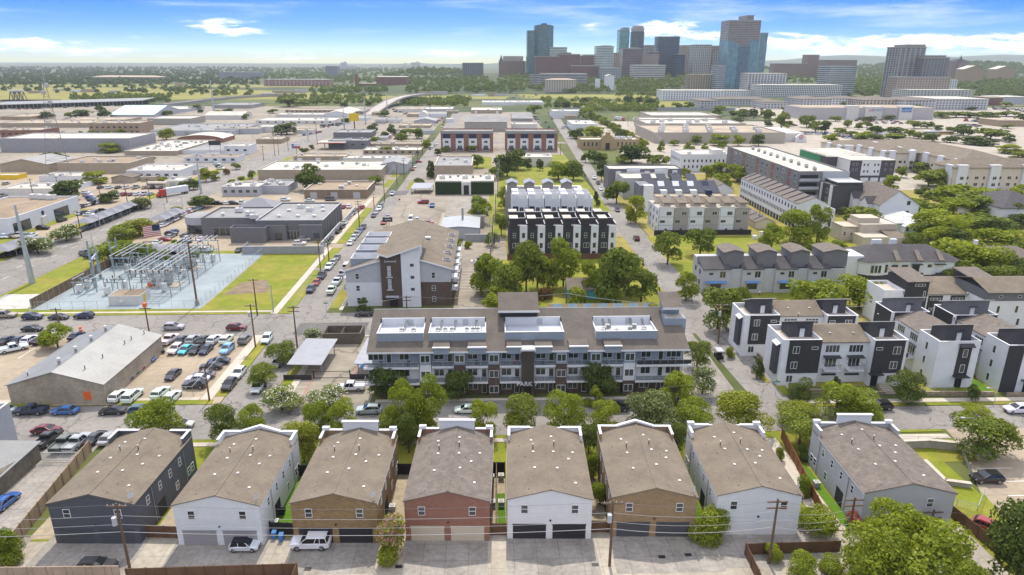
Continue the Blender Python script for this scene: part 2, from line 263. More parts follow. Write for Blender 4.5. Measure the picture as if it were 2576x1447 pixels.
sheet('alley',[(-130,60,120,79)],.02,conc)
sheet('house_driveway',[(-60,72.6,-46.5,80),(-42.5,72.6,-30,80),(-26.5,71.6,-15,80),(-11.5,70.8,-.5,80),(2,70.5,14,80),(16,70.6,30,80),(30.2,71.2,43.6,80),(66.5,60,71,78)],.03,concd)
sheet('house_yard',[(-63,79,66,105)],.025,grass)
sheet('yard_drive',[(39.2,118.7,48.6,151),(-110,60,-66.2,104.6),(-66,60,-62.5,80)],.03,concd)
sheet('gravel_yard',[(-63,79.5,-60,96),(-46.5,79,-42.5,92),(-15,79,-11.7,94),(-.4,79,2.2,94),(13.9,79,16.5,92)],.03,mat('buff_gravel',(.36,.30,.21),.95,.2,1,5))
# streets
sheet('front_street',[[(-330,105),(50,105),(51,105.2),(75,104.8),(300,104.5),(300,113.4),(75,113.3),(58,115),(51,117.6),(-330,117.6)]],.04,asph)
sheet('cross_street',[(-330,152,-51.2,166.5),(-51.2,150,-9.4,167),(-9.4,151,48,166.5),[(48,150.5),(60,152),(60,168),(48,167)]],.042,asph)
sheet('left_street',[[(-51.2,117),(-42.2,117),(-42.2,330),(-37.5,342),(-33,650),(-30,900),(-42,900),(-44,650),(-46,342),(-51,300)]],.044,asph)
sheet('right_street',[[(51,116),(58,114.6),(58.5,168),(60,187),(59.5,250),(60.4,341),(82,789),(88,900),(78,900),(72.4,789),(54,341),(50,250),(49.5,187),(49,160)]],.046,asph)
sheet('boulevard',[[(-157,120),(-135,120),(-137,1010),(-155,1010)],(-420,150,-157,164)],.045,asph)
sheet('boulevard_cross_street',[(-135,548,-44,560),(-33,548,62,560),(-420,430,-157,442)],.041,asph)
sheet('right_lane',[[(168,325),(176,318),(192,345),(205,395),(212,470),(203,470),(195,400),(182,352)]],.05,conc)
sheet('parking_lot',[[(71.5,40),(140,40),(140,104.8),(81,104.8),(80.2,99.5),(75.5,89),(70,75)]],.03,lotc)
# verges and sidewalks with kerbs
W=.13
raised('grass_verge',[(-54.4,166.6,-51.2,205),(-54.4,208,-51.2,232),(-54.4,238,-51.2,300),(-42.2,170,-39.5,205),(-130,117.7,-83,119.4),(-71,117.7,-53,119.4),(-53.4,121,-51.3,150.5),(-135,166.6,-56.5,167.8),
 (-42,118,-40,136),(-42.1,139,-40,149),(62,113.5,79,114.6),(83,113.5,110,114.6),(55.8,124,57,130),(57.5,118.5,59.5,123),(-42.6,104,-30.5,104.9),(-26,103.9,-16,104.9),(-12,103.9,-1,104.9),(2,103.9,13,104.9),(16,103.9,28,104.9),(31,103.9,43,104.9),(66,103.9,80,104.7)],W,grass)
raised('sidewalk',[(-56.4,166.6,-54.6,232),(-56.4,238,-54.6,330),(-39.4,169,-38.4,205),(-55.6,119.5,-53.5,152),(-130,119.5,-56,120.4),(-40,118,-38.6,136),(-63,102.6,48,103.8),(58,114.8,110,116.2),[(59.5,118),(61.5,118),(60.4,150),(58.7,150)],(46.2,78,49.4,102.5),(66,101.6,80,103.1),(-135,168,-56.5,169),(-22,117.7,44,118.6),(-24,168,4,169.6)],W+.01,walk)
# lawns
sheet('lawn',[(-75.6,170,-56.6,224.6),(-135,169,-119.6,236),(-119,168,-56.5,172),(-118,224.6,-84,229),(-180,166,-157.2,236),(-178,236,-172,300),(-163,250,-158,420),(-134.5,236,-128,262),(-134.8,345,-131,470),(-62,238,-58,262)],.05,grass)
sheet('lawn',[(60,170,140,215),(84,118,101,130),(58.6,186,104,246),(104,210,170,262),(160,244,190,262),(4,170,49,216),(62,166,100,176)],.05,grass)
sheet('lawn',[(.2,246,6.6,330),(5,290,53,480),(-24,416,2,470),(-55,352,-51.5,376),(-55,384,-51.5,470),(-42,346,-39,372)],.05,grass)
sheet('lawn',[(66,86,74,100),(66,94.5,80,101.5),[(66.2,60),(70.5,60),(74.6,86),(66.2,86)],(50.5,84,54,101)],.055,grass)
sheet('artificial_turf',[(-31,80,-27,97),(-46,92,-42.5,102),(49.6,79,51,95),(.9,81,2.1,88),(28.2,80,30.6,92),(96.5,118.6,100,124)],.06,turf)
sheet('substation_gravel',[(-120,171,-76,225)],.06,gravel); sheet('access_gravel',[(-134,172,-121,184)],.065,mat('white_gravel',(.45,.43,.39),.95,.2,.4,3)); sheet('bare_ground',[[(-74,182),(-62,184),(-66,196),(-73,193)],[(62,186),(72,183),(84,190),(70,196)],[(60,172),(70,174),(66,180),(60,180)],(6,196,22,206)],.06,soil)
sheet('fenced_yard',[(-20,246,-4,290)],.03,mat('worn_yard',(.36,.31,.25),.9,.2,.1,1)); sheet('repaired_asphalt',[(-47,152,-30,160),(-24,150,30,156),[(-50,330),(-40,330),(-40,342),(-50,342)],(-30,108,-12,112)],.048,asphd)
# painted lines
b=MB()
for k in range(9): b.box(-41.6,118.8+k*1.4 if k<0 else 119+k*2.7,.07,-36.6,119.12+k*2.7,.074)
for k in range(6): b.box(-130+k*4.6,131,.04,-129.85+k*4.6,137,.044); b.box(-126+k*4.6,140,.04,-125.85+k*4.6,146,.044)
for k in range(12): b.box(78,60+k*3.6,.04,84,60.14+k*3.6,.044)
for k in range(9): b.box(-8.5,184+k*2.8,.04,-4,184.13+k*2.8,.044)
for k in range(7): b.box(-6+k*1.5,214,.04,-5.4+k*1.5,216,.044)
for x in(-148,-144.5):
 for k in range(70): b.box(x,150+k*12,.055,x+.15,153+k*12,.059)
b.box(-42,151.2,.06,-9,151.5,.064)
struct('painted_line',b,paint)
b=MB(); b.box(-36.5,119,.05,-36.3,150,.054); b.box(-28.4,119,.05,-28.2,150,.054); b.box(-9.2,172,.05,-9.0,214,.054); struct('red_kerb_line',b,redkerb)
b=MB(); b.box(-28,133.6,.05,-25.4,136.2,.054); b.box(-28,128,.05,-25.4,130.2,.054); struct('blue_bay_marking',b,bluezone)
b=MB()
for x,y in [(-24,72.3),(-12.4,72.4),(13,72),(22,73.2),(25.6,73.5)]: b.box(x,y,.05,x+.9,y+.6,.056)
struct('drain_cover',b,black)
# far valley: grass meadows, river terrace, hills
sheet('levee_meadow',[[(-1400,1160),(-700,1160),(-700,1020),(-500,1190),(-300,1190),(-160,1190),(-160,1310),(-500,1560),(-800,1700),(-1500,1700)],[(-130,1230),(30,1220),(40,1330),(-120,1330)],[(120,1010),(330,1010),(330,1150),(120,1150)],[(60,1240),(330,1240),(300,1420),(60,1420)],(-1500,1750,-300,1900),(-140,1450,-100,1800)],.05,mat('levee_grass',(.24,.215,.045),.95,.15,.02,.3,kind='grass',p=((.19,.19,.04),(.26,.22,.08))))
HILLS=[]
def hz(X,Y):
 z=0
 for x0,x1,y0,y1,h,ph in HILLS:
  u=(X-x0)/(x1-x0); v=(Y-y0)/(y1-y0)
  if 0<u<1 and 0<v<1: z=max(z,h*math.sin(PI*min(1,u*6)/2)*math.sin(PI*min(1,(1-u)*6)/2)*math.sin(PI*v)**.8*(.75+.25*math.sin(u*9+ph[0])+.12*math.sin(u*23+ph[1])+.06*math.sin(u*51+ph[2]))-1)
 return z
def hit(px,py):
 X,Y=G(px,py)
 if Y<1380: return X,Y,0
 d=ray(px,py)
 for k in range(150):
  y=1380+35*k; X,z=d[0]*y/d[1],CH+d[2]*y/d[1]; q=hz(X,y)
  if z<=q: return X,y,q
 return (*G(px,py),0)
def hill(name,x0,x1,y0,y1,h,seed):
 rs=np.random.RandomState(seed); n=60; b=MB(); vs=[]
 ph=rs.rand(6)*7
 for j in range(9):
  for i in range(n):
   u=i/(n-1); v=j/8
   e=math.sin(PI*min(1,u*6)/2)*math.sin(PI*min(1,(1-u)*6)/2) if 0<u<1 else 0
   z=h*e*math.sin(PI*v)**.8*(.75+.25*math.sin(u*9+ph[0])+.12*math.sin(u*23+ph[1])+.06*math.sin(u*51+ph[2]))
   vs.append((x0+(x1-x0)*u,y0+(y1-y0)*v,z-1))
 if name=='bluff': HILLS.append((x0,x1,y0,y1,h,ph))
 b.add(vs,[(j*n+i,j*n+i+1,(j+1)*n+i+1,(j+1)*n+i) for j in range(8) for i in range(n-1)]); return struct(name,b,mat('wooded_hill',(.055,.075,.028),.95,.25,.004,.03))
hill('hills',1000,9500,7200,10500,150,1); hill('hills',-1500,4200,8200,11500,60,2); hill('hills',-9000,-500,9500,13000,12,3); hill('bluff',-350,2800,1380,2750,32,6); hill('bluff',-450,900,2250,3300,34,4); hill('bluff',800,3200,2300,4800,60,5)
# ================= TREES =================
LM=dict(bright=leafmat('bright_green_leaves',((.13,.195,.014),(.32,.36,.026))),oak=leafmat('oak_leaves',((.08,.125,.016),(.215,.255,.03)),.28),dark=leafmat('dark_green_leaves',((.045,.075,.014),(.125,.16,.026)),.22),yellow=leafmat('yellow_green_leaves',((.16,.20,.02),(.31,.33,.03))),grey=leafmat('grey_green_leaves',((.10,.135,.04),(.22,.25,.08)),.25),rust=leafmat('rusty_leaves',((.12,.07,.02),(.2,.11,.035)),.25))
petalw=mat('white_blossom',(.6,.6,.5),.9,0); petalp=mat('pink_blossom',(.55,.2,.3),.9,0); petalr=mat('red_blossom',(.5,.06,.08),.9,0)
def crown_mb(seed,n,leaf,form='round',bloom=0,K=None):
 rs=np.random.RandomState(seed); K=K or {'round':15,'tall':15,'cone':16,'wide':18,'bush':9,'vase':13}[form]
 cs=[]
 for k in range(K):
  u=rs.rand(); a=rs.rand()*2*PI+k*2.4;
  if form=='cone': z=.04+.9*u; rad=.40*(1-z)**.8+.02; rr=.10+.14*(1-z)
  elif form=='tall': z=.1+.78*u; rad=.30*math.sin(PI*min(1,(z*.8+.16)))+.02; rr=.15+.09*rs.rand()
  elif form=='wide': z=.2+.5*u; rad=.38*rs.rand()**.5; rr=.14+.09*rs.rand()
  elif form=='bush': z=.15+.5*u; rad=.28*rs.rand()**.5; rr=.2+.09*rs.rand()
  elif form=='vase': z=.35+.5*u; rad=(.16+.24*z)*rs.rand()**.4; rr=.13+.09*rs.rand()
  else: z=.16+.62*u; rad=.34*math.sin(PI*min(1,z*.75+.22))*rs.rand()**.35; rr=.16+.1*rs.rand()
  cs.append((rad*math.cos(a),rad*math.sin(a),z,rr))
 cs=np.array(cs); w=cs[:,3]**2; idx=rs.choice(K,n,p=w/w.sum())
 d=rs.normal(size=(n,3)); d/=np.linalg.norm(d,axis=1)[:,None]; d[:,2]=np.where(d[:,2]<-.55,-d[:,2],d[:,2])
 rad=cs[idx,3]*(.72+.36*rs.rand(n)); p=cs[idx,:3]+d*rad[:,None]*np.array([1,1,.85])
 nr=d+rs.normal(size=(n,3))*.55; nr/=np.linalg.norm(nr,axis=1)[:,None]
 t=np.cross(nr,rs.normal(size=(n,3))); t/=np.linalg.norm(t,axis=1)[:,None]; q=np.cross(nr,t)
 s=leaf*(.6+.8*rs.rand(n))[:,None]
 v=np.stack([p-t*s*.6,p-q*s*.38,p+t*s*.6,p+q*s*.38],1).reshape(-1,3)
 me=bpy.data.meshes.new('crown'); me.vertices.add(4*n); me.vertices.foreach_set('co',v.ravel()); me.loops.add(4*n); me.loops.foreach_set('vertex_index',np.arange(4*n)); me.polygons.add(n); me.polygons.foreach_set('loop_start',np.arange(n)*4); me.polygons.foreach_set('loop_total',np.full(n,4))
 if bloom:
  mi=((rs.rand(n)<bloom)&(p[:,2]>.42)).astype(np.int32); me.polygons.foreach_set('material_index',mi)
 me.update(calc_edges=True); return me
def trunk_mb(seed,form):
 rs=np.random.RandomState(seed); b=MB(); h=.5 if form!='cone' else .85
 if form=='vase':
  for k in range(4):
   a=k*1.6+rs.rand(); b.tube((.02*math.cos(a),.02*math.sin(a),0),(.13*math.cos(a),.13*math.sin(a),.45),.018,.012,5); b.tube((.13*math.cos(a),.13*math.sin(a),.45),(.25*math.cos(a+.3),.25*math.sin(a+.3),.72),.012,.005,5)
  return b.mesh('trunk',[bark])
 b.tube((0,0,-.01),(.01,0,.3),.034,.026,7); b.tube((.01,0,.29),(0,.01,h),.026,.015,7)
 for k in range(6):
  a=k*1.1+rs.rand()*.6; z=.22+.06*k; b.tube((0,0,z),(.24*math.cos(a),.24*math.sin(a),z+.2),.015,.006,5); b.tube((.23*math.cos(a),.23*math.sin(a),z+.19),(.34*math.cos(a+.4),.34*math.sin(a+.4),z+.36),.007,.003,4)
 return b.mesh('trunk',[bark])
FORMS=dict(bright=('tall','bright'),oak=('round','oak'),dark=('round','dark'),cone=('cone','bright'),conedark=('cone','dark'),wide=('wide','oak'),widebright=('wide','bright'),myrtle=('round','oak'),pink=('bush','bright'),red=('bush','dark'),bush=('bush','bright'),bushdark=('bush','dark'),yellow=('round','yellow'),grey=('round','grey'),rust=('bush','rust'))
CROWN={}
def crown(kind,lod,var):
 k=(kind,lod,var)
 if k not in CROWN:
  form,lm=FORMS[kind]; n,leaf=[(7000,.036),(3600,.052),(1700,.085),(520,.15)][lod]; bl=dict(myrtle=.22,pink=.3,red=.5).get(kind,0)
  me=crown_mb(hash_(kind)+var*7,n,leaf,form,bl); me.materials.append(LM[lm])
  if bl: me.materials.append(dict(myrtle=petalw,pink=petalp,red=petalr)[kind])
  CROWN[k]=me
 return CROWN[k]
def hash_(s): return sum((i+3)*ord(c) for i,c in enumerate(s))%9973
TRUNK={}
TN=[0]
def tree(x,y,h,w,kind,label,group=None,z=0,name=None):
 d=math.hypot(x,y); lod=0 if d<150 else 1 if d<300 else 2 if d<650 else 3
 TN[0]+=1; var=TN[0]%3; form=FORMS[kind][0]
 if (form,var) not in TRUNK: TRUNK[(form,var)]=trunk_mb(hash_(form)+var,form)
 nm=name or ('shrub' if form=='bush' else 'tree')
 t=T(nm,label,'shrub' if nm=='shrub' else 'tree',x,y,z,rz=(TN[0]*2.399)%6.28,group=group,local=True)
 c=t.p('crown',crown(kind,lod,var),None); lo={'round':.14,'tall':.10,'cone':.06,'wide':.1,'bush':-.12,'vase':.1}[form]
 c.scale=(w*1.04,w*1.04,h*(1-lo*.6)); c.location=(0,0,h*lo*.55)
 k=t.p('trunk',TRUNK[(form,var)],None); k.scale=(w*.9,w*.9,h*.95); k.location=(0,0,-.1)
 return t
def ptree(tile,x,yt,yb,w,kind,label,group=None,z=0):     # measured in a zoomed tile: axis x, top, foot, width
 px,py=D(tile,x,yb); X,Y=G(px,py,z); s=.2528 if tile[0] in 'AB' else .275
 if -60<X<49 and 104.9<Y<112: X,Y=X*104.4/Y,104.4      # street trees stand on the verge
 px2,pt=D(tile,x,yt); zt=ZY(px2,pt,Y)[1]-z
 d_=math.hypot(X,Y); dep=math.sqrt(X*X+Y*Y+(CH-z)**2); wm=w*s*dep/CF*(1.16 if d_<170 else 1.0)
 return tree(X,Y,max(1.2,zt),wm,kind,label,group,z)
# ================= CARS =================
def loft(b,st,m=0):      # stations (x, half width, z bottom, z shoulder) -> chamfered body
 rows=[]
 for x,hw,zb,zs in st:
  c=min(.12,hw*.2); rows.append([(x,-hw+c,zb),(x,-hw,zb+c),(x,-hw,zs-c),(x,-hw+c,zs),(x,hw-c,zs),(x,hw,zs-c),(x,hw,zb+c),(x,hw-c,zb)])
 k=8; vs=[p for r in rows for p in r]; fs=[]
 for i in range(len(rows)-1):
  for j in range(k): fs.append((i*k+j,i*k+(j+1)%k,(i+1)*k+(j+1)%k,(i+1)*k+j))
 fs+=[tuple(range(k)),tuple(range((len(rows)-1)*k+k-1,(len(rows)-1)*k-1,-1))]
 return b.add(vs,fs,m)
CARS=dict(   # length, width, height, shoulder, body stations along the car, cabin (rear foot, rear top, front top, front foot)
 sedan=(4.7,1.82,1.45,.92,[(-2.35,.74,.42,.78),(-2.2,.86,.28,.94),(-1.2,.91,.2,.97),(.8,.91,.2,.95),(1.5,.9,.2,.9),(2.2,.84,.25,.76),(2.35,.7,.36,.64)],(-1.85,-1.05,.35,1.25)),
 suv=(4.75,1.94,1.72,1.14,[(-2.38,.82,.5,1.0),(-2.25,.93,.36,1.16),(-1,.97,.26,1.18),(1,.97,.26,1.14),(1.4,.96,.26,1.1),(2.2,.9,.32,1.0),(2.38,.76,.45,.82)],(-2.2,-1.65,.1,1.1)),
 largesuv=(5.3,2.03,1.94,1.24,[(-2.65,.88,.5,1.1),(-2.5,.99,.38,1.26),(-1,1.01,.3,1.28),(1,1.01,.3,1.26),(1.6,1.0,.3,1.22),(2.45,.95,.36,1.12),(2.65,.84,.5,.92)],(-2.5,-2.15,.35,1.3)),
 hatch=(3.9,1.75,1.47,.93,[(-1.95,.74,.42,.85),(-1.8,.85,.3,.96),(-.8,.88,.22,.98),(.7,.88,.22,.95),(1.1,.86,.22,.92),(1.8,.8,.26,.8),(1.95,.68,.38,.66)],(-1.85,-1.5,.3,1.0)),
 pickup=(5.8,2.0,1.9,1.12,[(-2.9,.92,.55,1.1),(-2.8,.97,.42,1.13),(-.9,.99,.38,1.13),(1,.99,.34,1.14),(1.6,.98,.34,1.13),(2.7,.93,.4,1.04),(2.9,.82,.5,.86)],(-.85,-.7,.55,1.35)),
 van=(5.2,1.95,2.05,1.12,[(-2.6,.88,.5,1.05),(-2.5,.95,.36,1.14),(-1,.97,.28,1.16),(1,.97,.28,1.12),(1.9,.95,.28,1.04),(2.5,.88,.36,.84),(2.6,.76,.45,.7)],(-2.5,-2.35,.9,1.95)))
PROTO={}
def car_meshes(kind):
 if kind in PROTO: return PROTO[kind]
 Lc,Wc,H,sh,st,(rf,rt,ft,ff)=CARS[kind]; hw=Wc/2
 b=MB(); loft(b,st)
 wb,wt=hw-.05,hw-.24
 rz=H-.07; rm=1 if kind=='hatch' else 0
 b.slab([(rt-.06,-wt-.02,rz),(ft+.06,-wt-.02,rz),(ft+.06,wt+.02,rz),(rt-.06,wt+.02,rz)],.05,rm); b.slab([(rt+.15,-wt+.12,H),(ft-.2,-wt+.12,H),(ft-.2,wt-.12,H),(rt+.15,wt-.12,H)],.08,rm)
 for s in(-1,1):          # pillars between roof and shoulder
  for x0,x1 in((rf+.1,rt),(ff-.08,ft),((rf+ff)/2-.1,(rt+ft)/2-.06))+((((rf*.72+ff*.28)),(rt*.7+ft*.3)),)*(kind in('suv','largesuv','van')):
   b.beam((x0,s*(wb-.01),sh),(x1,s*(wt+.01),rz-.02),.07)
 if kind=='pickup':
  b.box(-2.75,-.82,.9,-.95,.82,.93,1)
  for s in(-1,1): b.box(-2.85,s*.9-.07,1.1,-.9,s*.9+.07,1.3)
  b.box(-2.9,-.9,.9,-2.8,.9,1.3)
 for s in(-1,1): b.box(ff-.45,s*(hw+.08)-.1,sh-.02,ff-.28,s*(hw+.08)+.1,sh+.14)
 b.box(Lc/2-.06,-hw*.55,.42,Lc/2+.012,hw*.55,.62,1)
 g=MB(); P=[(rf,-wb,sh-.05),(ff,-wb,sh-.05),(ff,wb,sh-.05),(rf,wb,sh-.05),(rt,-wt,rz-.03),(ft,-wt,rz-.03),(ft,wt,rz-.03),(rt,wt,rz-.03)]
 g.add(P,[(4,5,6,7),(0,1,5,4),(1,2,6,5),(2,3,7,6),(3,0,4,7)])
 if kind=='pickup': pass
 r=.35 if kind in('sedan','hatch') else .41
 wm=MB(); wm.tube((0,-.12,0),(0,.12,0),r,None,14,0); wm.tube((0,-.135,0),(0,.135,0),r*.62,None,10,1)
 hl=MB(); hl.box(-.1,-.17,-.07,.06,.17,.07); tl=MB(); tl.box(-.05,-.14,-.1,.06,.14,.1)
 far=MB(); far.v=list(b.v); far.f=list(b.f); far.m=[0 if q==0 else 2 for q in b.m]; far.add(g.v,g.f,1)
 wx=Lc*.30
 for x in(-wx,wx):
  for s in(-1,1): far.tube((x,s*(hw-.14)-.11,r),(x,s*(hw-.14)+.11,r),r,None,10,2)
 PROTO[kind]=dict(body=b.mesh('body',[carp,black]),glass=g.mesh('window_glass',[cglass]),wheel=wm.mesh('wheel',[tyre,rim]),hl=hl.mesh('headlight',[lampw]),tl=tl.mesh('taillight',[lampr]),far=far.mesh('parked_car',[carp,cglass,tyre]),r=r,wx=wx,hw=hw,L=Lc,sh=sh)
 return PROTO[kind]
COL=dict(white=(.72,.73,.74),silver=(.36,.37,.38),grey=(.13,.135,.14),dark=(.025,.027,.032),black=(.012,.012,.014),navy=(.015,.025,.06),blue=(.03,.11,.35),red=(.30,.015,.018),maroon=(.14,.012,.022),turquoise=(.06,.42,.5),green=(.02,.18,.07),beige=(.32,.27,.2),teal=(.03,.09,.10),lightblue=(.22,.42,.62))
HEAD=dict(E=0,N=90,W=180,S=270,NE=86,NW=135,SW=266,SE=315)
NAMEK=dict(sedan='car',suv='car',largesuv='car',hatch='car',pickup='pickup truck',van='van')
NCAR=[0]
def car(x,y,kind,col,head,label,group=None,z=.05):
 P=car_meshes(kind); a=R(HEAD[head] if isinstance(head,str) else head); NCAR[0]+=1
 rs=random.Random(NCAR[0]*17+3); a+=R(rs.uniform(-2,2)); cc=[max(.005,v*rs.uniform(.9,1.1)) for v in COL[col]]
 nm={'pickup':'pickup_truck','van':'parked_van'}.get(kind,'parked_car')
 if y>235:
  o=lk(bpy.data.objects.new(nm,P['far'])); o.location=(x,y,z); o.rotation_euler=(0,0,a); o.color=(*cc,1); return tag(o,label,NAMEK[kind],group)
 t=T(nm,label,NAMEK[kind],x,y,z,a,group,local=True)
 b=t.p('body',P['body'],None); b.color=(*cc,1); t.p('window_glass',P['glass'],None)
 for sx_ in(-1,1):
  for sy_ in(-1,1): q=t.p('wheel',P['wheel'],None); q.location=(sx_*P['wx'],sy_*(P['hw']-.13),P['r'])
 for sy_ in(-1,1):
  q=t.p('headlight',P['hl'],None); q.location=(P['L']/2-.13,sy_*(P['hw']-.28),P['sh']*.70); q=t.p('taillight',P['tl'],None); q.location=(-P['L']/2+.06,sy_*(P['hw']-.24),P['sh']*.78)
 if kind=='hatch' and col=='white': b.color=(*cc,1)
 return t
def pcar(tile,x,y,kind,col,head,label,group=None):
 X,Y=GT(tile,x,y); car(X,Y+.6,kind,col,head,label,group)
RCOLS=['white','black','silver','grey','white','dark','navy','white','red','grey','black','silver','blue','dark']
RK=['sedan','suv','sedan','suv','suv','sedan','pickup','sedan','suv']
def carrow(tile,x0,y0,x1,y1,n,cols,head,where,group,side='left',kinds=None,seed=1):      # a row of parked cars between two points
 rs=random.Random(seed)
 for i in range(n):
  f=i/(max(1,n-1)); c=cols[i%len(cols)] if cols else rs.choice(RCOLS); k=(kinds or RK)[rs.randrange(len(kinds or RK))]
  X,Y=GT(tile,x0+(x1-x0)*f,y0+(y1-y0)*f)
  car(X+rs.uniform(-.15,.15),Y+rs.uniform(-.2,.2),k,c,head,f'{c} {NAMEK[k]}, {ORD[i]} from the {side} {where}',group)
# ================= BUILDING HELPERS =================
def text(t,s,x,y,z,size,m,rz=0,label=None,align='CENTER',ex=.05):
 cu=bpy.data.curves.new('lettering','FONT'); cu.body=s; cu.size=size; cu.extrude=ex; cu.align_x=align; cu.materials.append(m)
 o=bpy.data.objects.new('lettering',cu); lk(o); bpy.context.view_layer.update(); me=bpy.data.meshes.new_from_object(o.evaluated_get(bpy.context.evaluated_depsgraph_get())); bpy.data.objects.remove(o)
 if not me.materials: me.materials.append(m)
 q=lk(bpy.data.objects.new('lettering',me)); q.parent=t.o; q.location=(x+t.off[0],y+t.off[1],z+t.off[2]); q.rotation_euler=(PI/2,0,rz); return q
WINC={}
SROT=dict(S=0,E=PI/2,N=PI,W=-PI/2)
def win_mesh(w,h,n,sash,fm,gm,bw):
 k=(round(w,2),round(h,2),n,sash,fm.name,gm.name,bw)
 if k in WINC: return WINC[k]
 b=MB(); x0,x1=-w/2,w/2; y0,y1=-.06,.03
 b.box(x0,y0,0,x0+bw,y1,h); b.box(x1-bw,y0,0,x1,y1,h); b.box(x0+bw,y0,0,x1-bw,y1,bw); b.box(x0+bw,y0,h-bw,x1-bw,y1,h)
 for i in range(1,n): xx=x0+w*i/n; b.box(xx-bw*.6,y0+.005,bw,xx+bw*.6,y1,h-bw)
 if sash: b.box(x0+bw,y0+.01,h*.5-.035,x1-bw,y1,h*.5+.035)
 b.quad((x0+bw*.5,-.025,.03),(x1-bw*.5,-.025,.03),(x1-bw*.5,-.025,h-.03),(x0+bw*.5,-.025,h-.03),1)
 WINC[k]=b.mesh('window',[fm,gm]); return WINC[k]
def win(t,side,a,z,w,h,plane,n=1,sash=True,fm=None,gm=None,bw=.055,name='window',parent=None):
 me=win_mesh(w,h,n,sash and n<2,fm or frame,gm or glass,bw); at=(a,plane,z) if side in 'SN' else (plane,a,z)
 return t.p(name,me,None,at=at,rz=SROT[side])
def sbox(side,a0,a1,z0,z1,pl,d,b=None,m=0,inn=.02):
 b=b or MB()
 if side=='S': b.box(a0,pl-d,z0,a1,pl+inn,z1,m)
 elif side=='N': b.box(a0,pl-inn,z0,a1,pl+d,z1,m)
 elif side=='E': b.box(pl-inn,a0,z0,pl+d,a1,z1,m)
 else: b.box(pl-d,a0,z0,pl+inn,a1,z1,m)
 return b
def panel(t,name,side,a0,a1,z0,z1,pl,m,d=.03,label=None): return t.p(name,sbox(side,a0,a1,z0,z1,pl,d),m,label=label)
def gable_mb(x0,y0,x1,y1,z0,ze,zr,axis='y',m=0,f=.5):
 b=MB()
 if axis=='y':
  xm=x0+(x1-x0)*f
  b.add([(x0,y0,z0),(x1,y0,z0),(x1,y0,ze),(xm,y0,zr),(x0,y0,ze),(x0,y1,z0),(x1,y1,z0),(x1,y1,ze),(xm,y1,zr),(x0,y1,ze)],[(0,1,2,3,4),(9,8,7,6,5),(0,4,9,5),(1,6,7,2)],m)
 else:
  ym=y0+(y1-y0)*f
  b.add([(x0,y0,z0),(x0,y1,z0),(x0,y1,ze),(x0,ym,zr),(x0,y0,ze),(x1,y0,z0),(x1,y1,z0),(x1,y1,ze),(x1,ym,zr),(x1,y0,ze)],[(4,3,2,1,0),(5,6,7,8,9),(0,5,9,4),(1,2,7,6)],m)
 return b
def gable_roof(x0,y0,x1,y1,ze,zr,axis='y',o=.25,t=.14,f=.5,b=None,m=0,oe=None):
 b=b or MB(); oe=o if oe is None else oe
 if axis=='y':
  xm=x0+(x1-x0)*f; g0=(zr-ze)/(xm-x0); g1=(zr-ze)/(x1-xm)
  b.slab([(x0-o,y0-oe,ze-o*g0+t),(xm,y0-oe,zr+t),(xm,y1+oe,zr+t),(x0-o,y1+oe,ze-o*g0+t)],t,m); b.slab([(xm,y0-oe,zr+t),(x1+o,y0-oe,ze-o*g1+t),(x1+o,y1+oe,ze-o*g1+t),(xm,y1+oe,zr+t)],t,m)
 else:
  ym=y0+(y1-y0)*f; g0=(zr-ze)/(ym-y0); g1=(zr-ze)/(y1-ym)
  b.slab([(x0-oe,y0-o,ze-o*g0+t),(x1+oe,y0-o,ze-o*g0+t),(x1+oe,ym,zr+t),(x0-oe,ym,zr+t)],t,m); b.slab([(x0-oe,ym,zr+t),(x1+oe,ym,zr+t),(x1+oe,y1+o,ze-o*g1+t),(x0-oe,y1+o,ze-o*g1+t)],t,m)
 return b
def hip_roof(x0,y0,x1,y1,ze,zr,o=.4,b=None,m=0,t=.15):
 b=b or MB(); x0-=o;y0-=o;x1+=o;y1+=o; w,h=x1-x0,y1-y0
 if w>=h: A,B=(x0+h/2,(y0+y1)/2,zr),(x1-h/2,(y0+y1)/2,zr); fs=[(0,1,5,4),(2,3,4,5),(3,0,4),(1,2,5)]
 else: A,B=((x0+x1)/2,y0+w/2,zr),((x0+x1)/2,y1-w/2,zr); fs=[(0,1,4),(1,2,5,4),(2,3,5),(3,0,4,5)]
 b.add([(x0,y0,ze),(x1,y0,ze),(x1,y1,ze),(x0,y1,ze),A,B],fs,m); b.box(x0,y0,ze-t,x1,y1,ze-.002,m); return b
HV={}
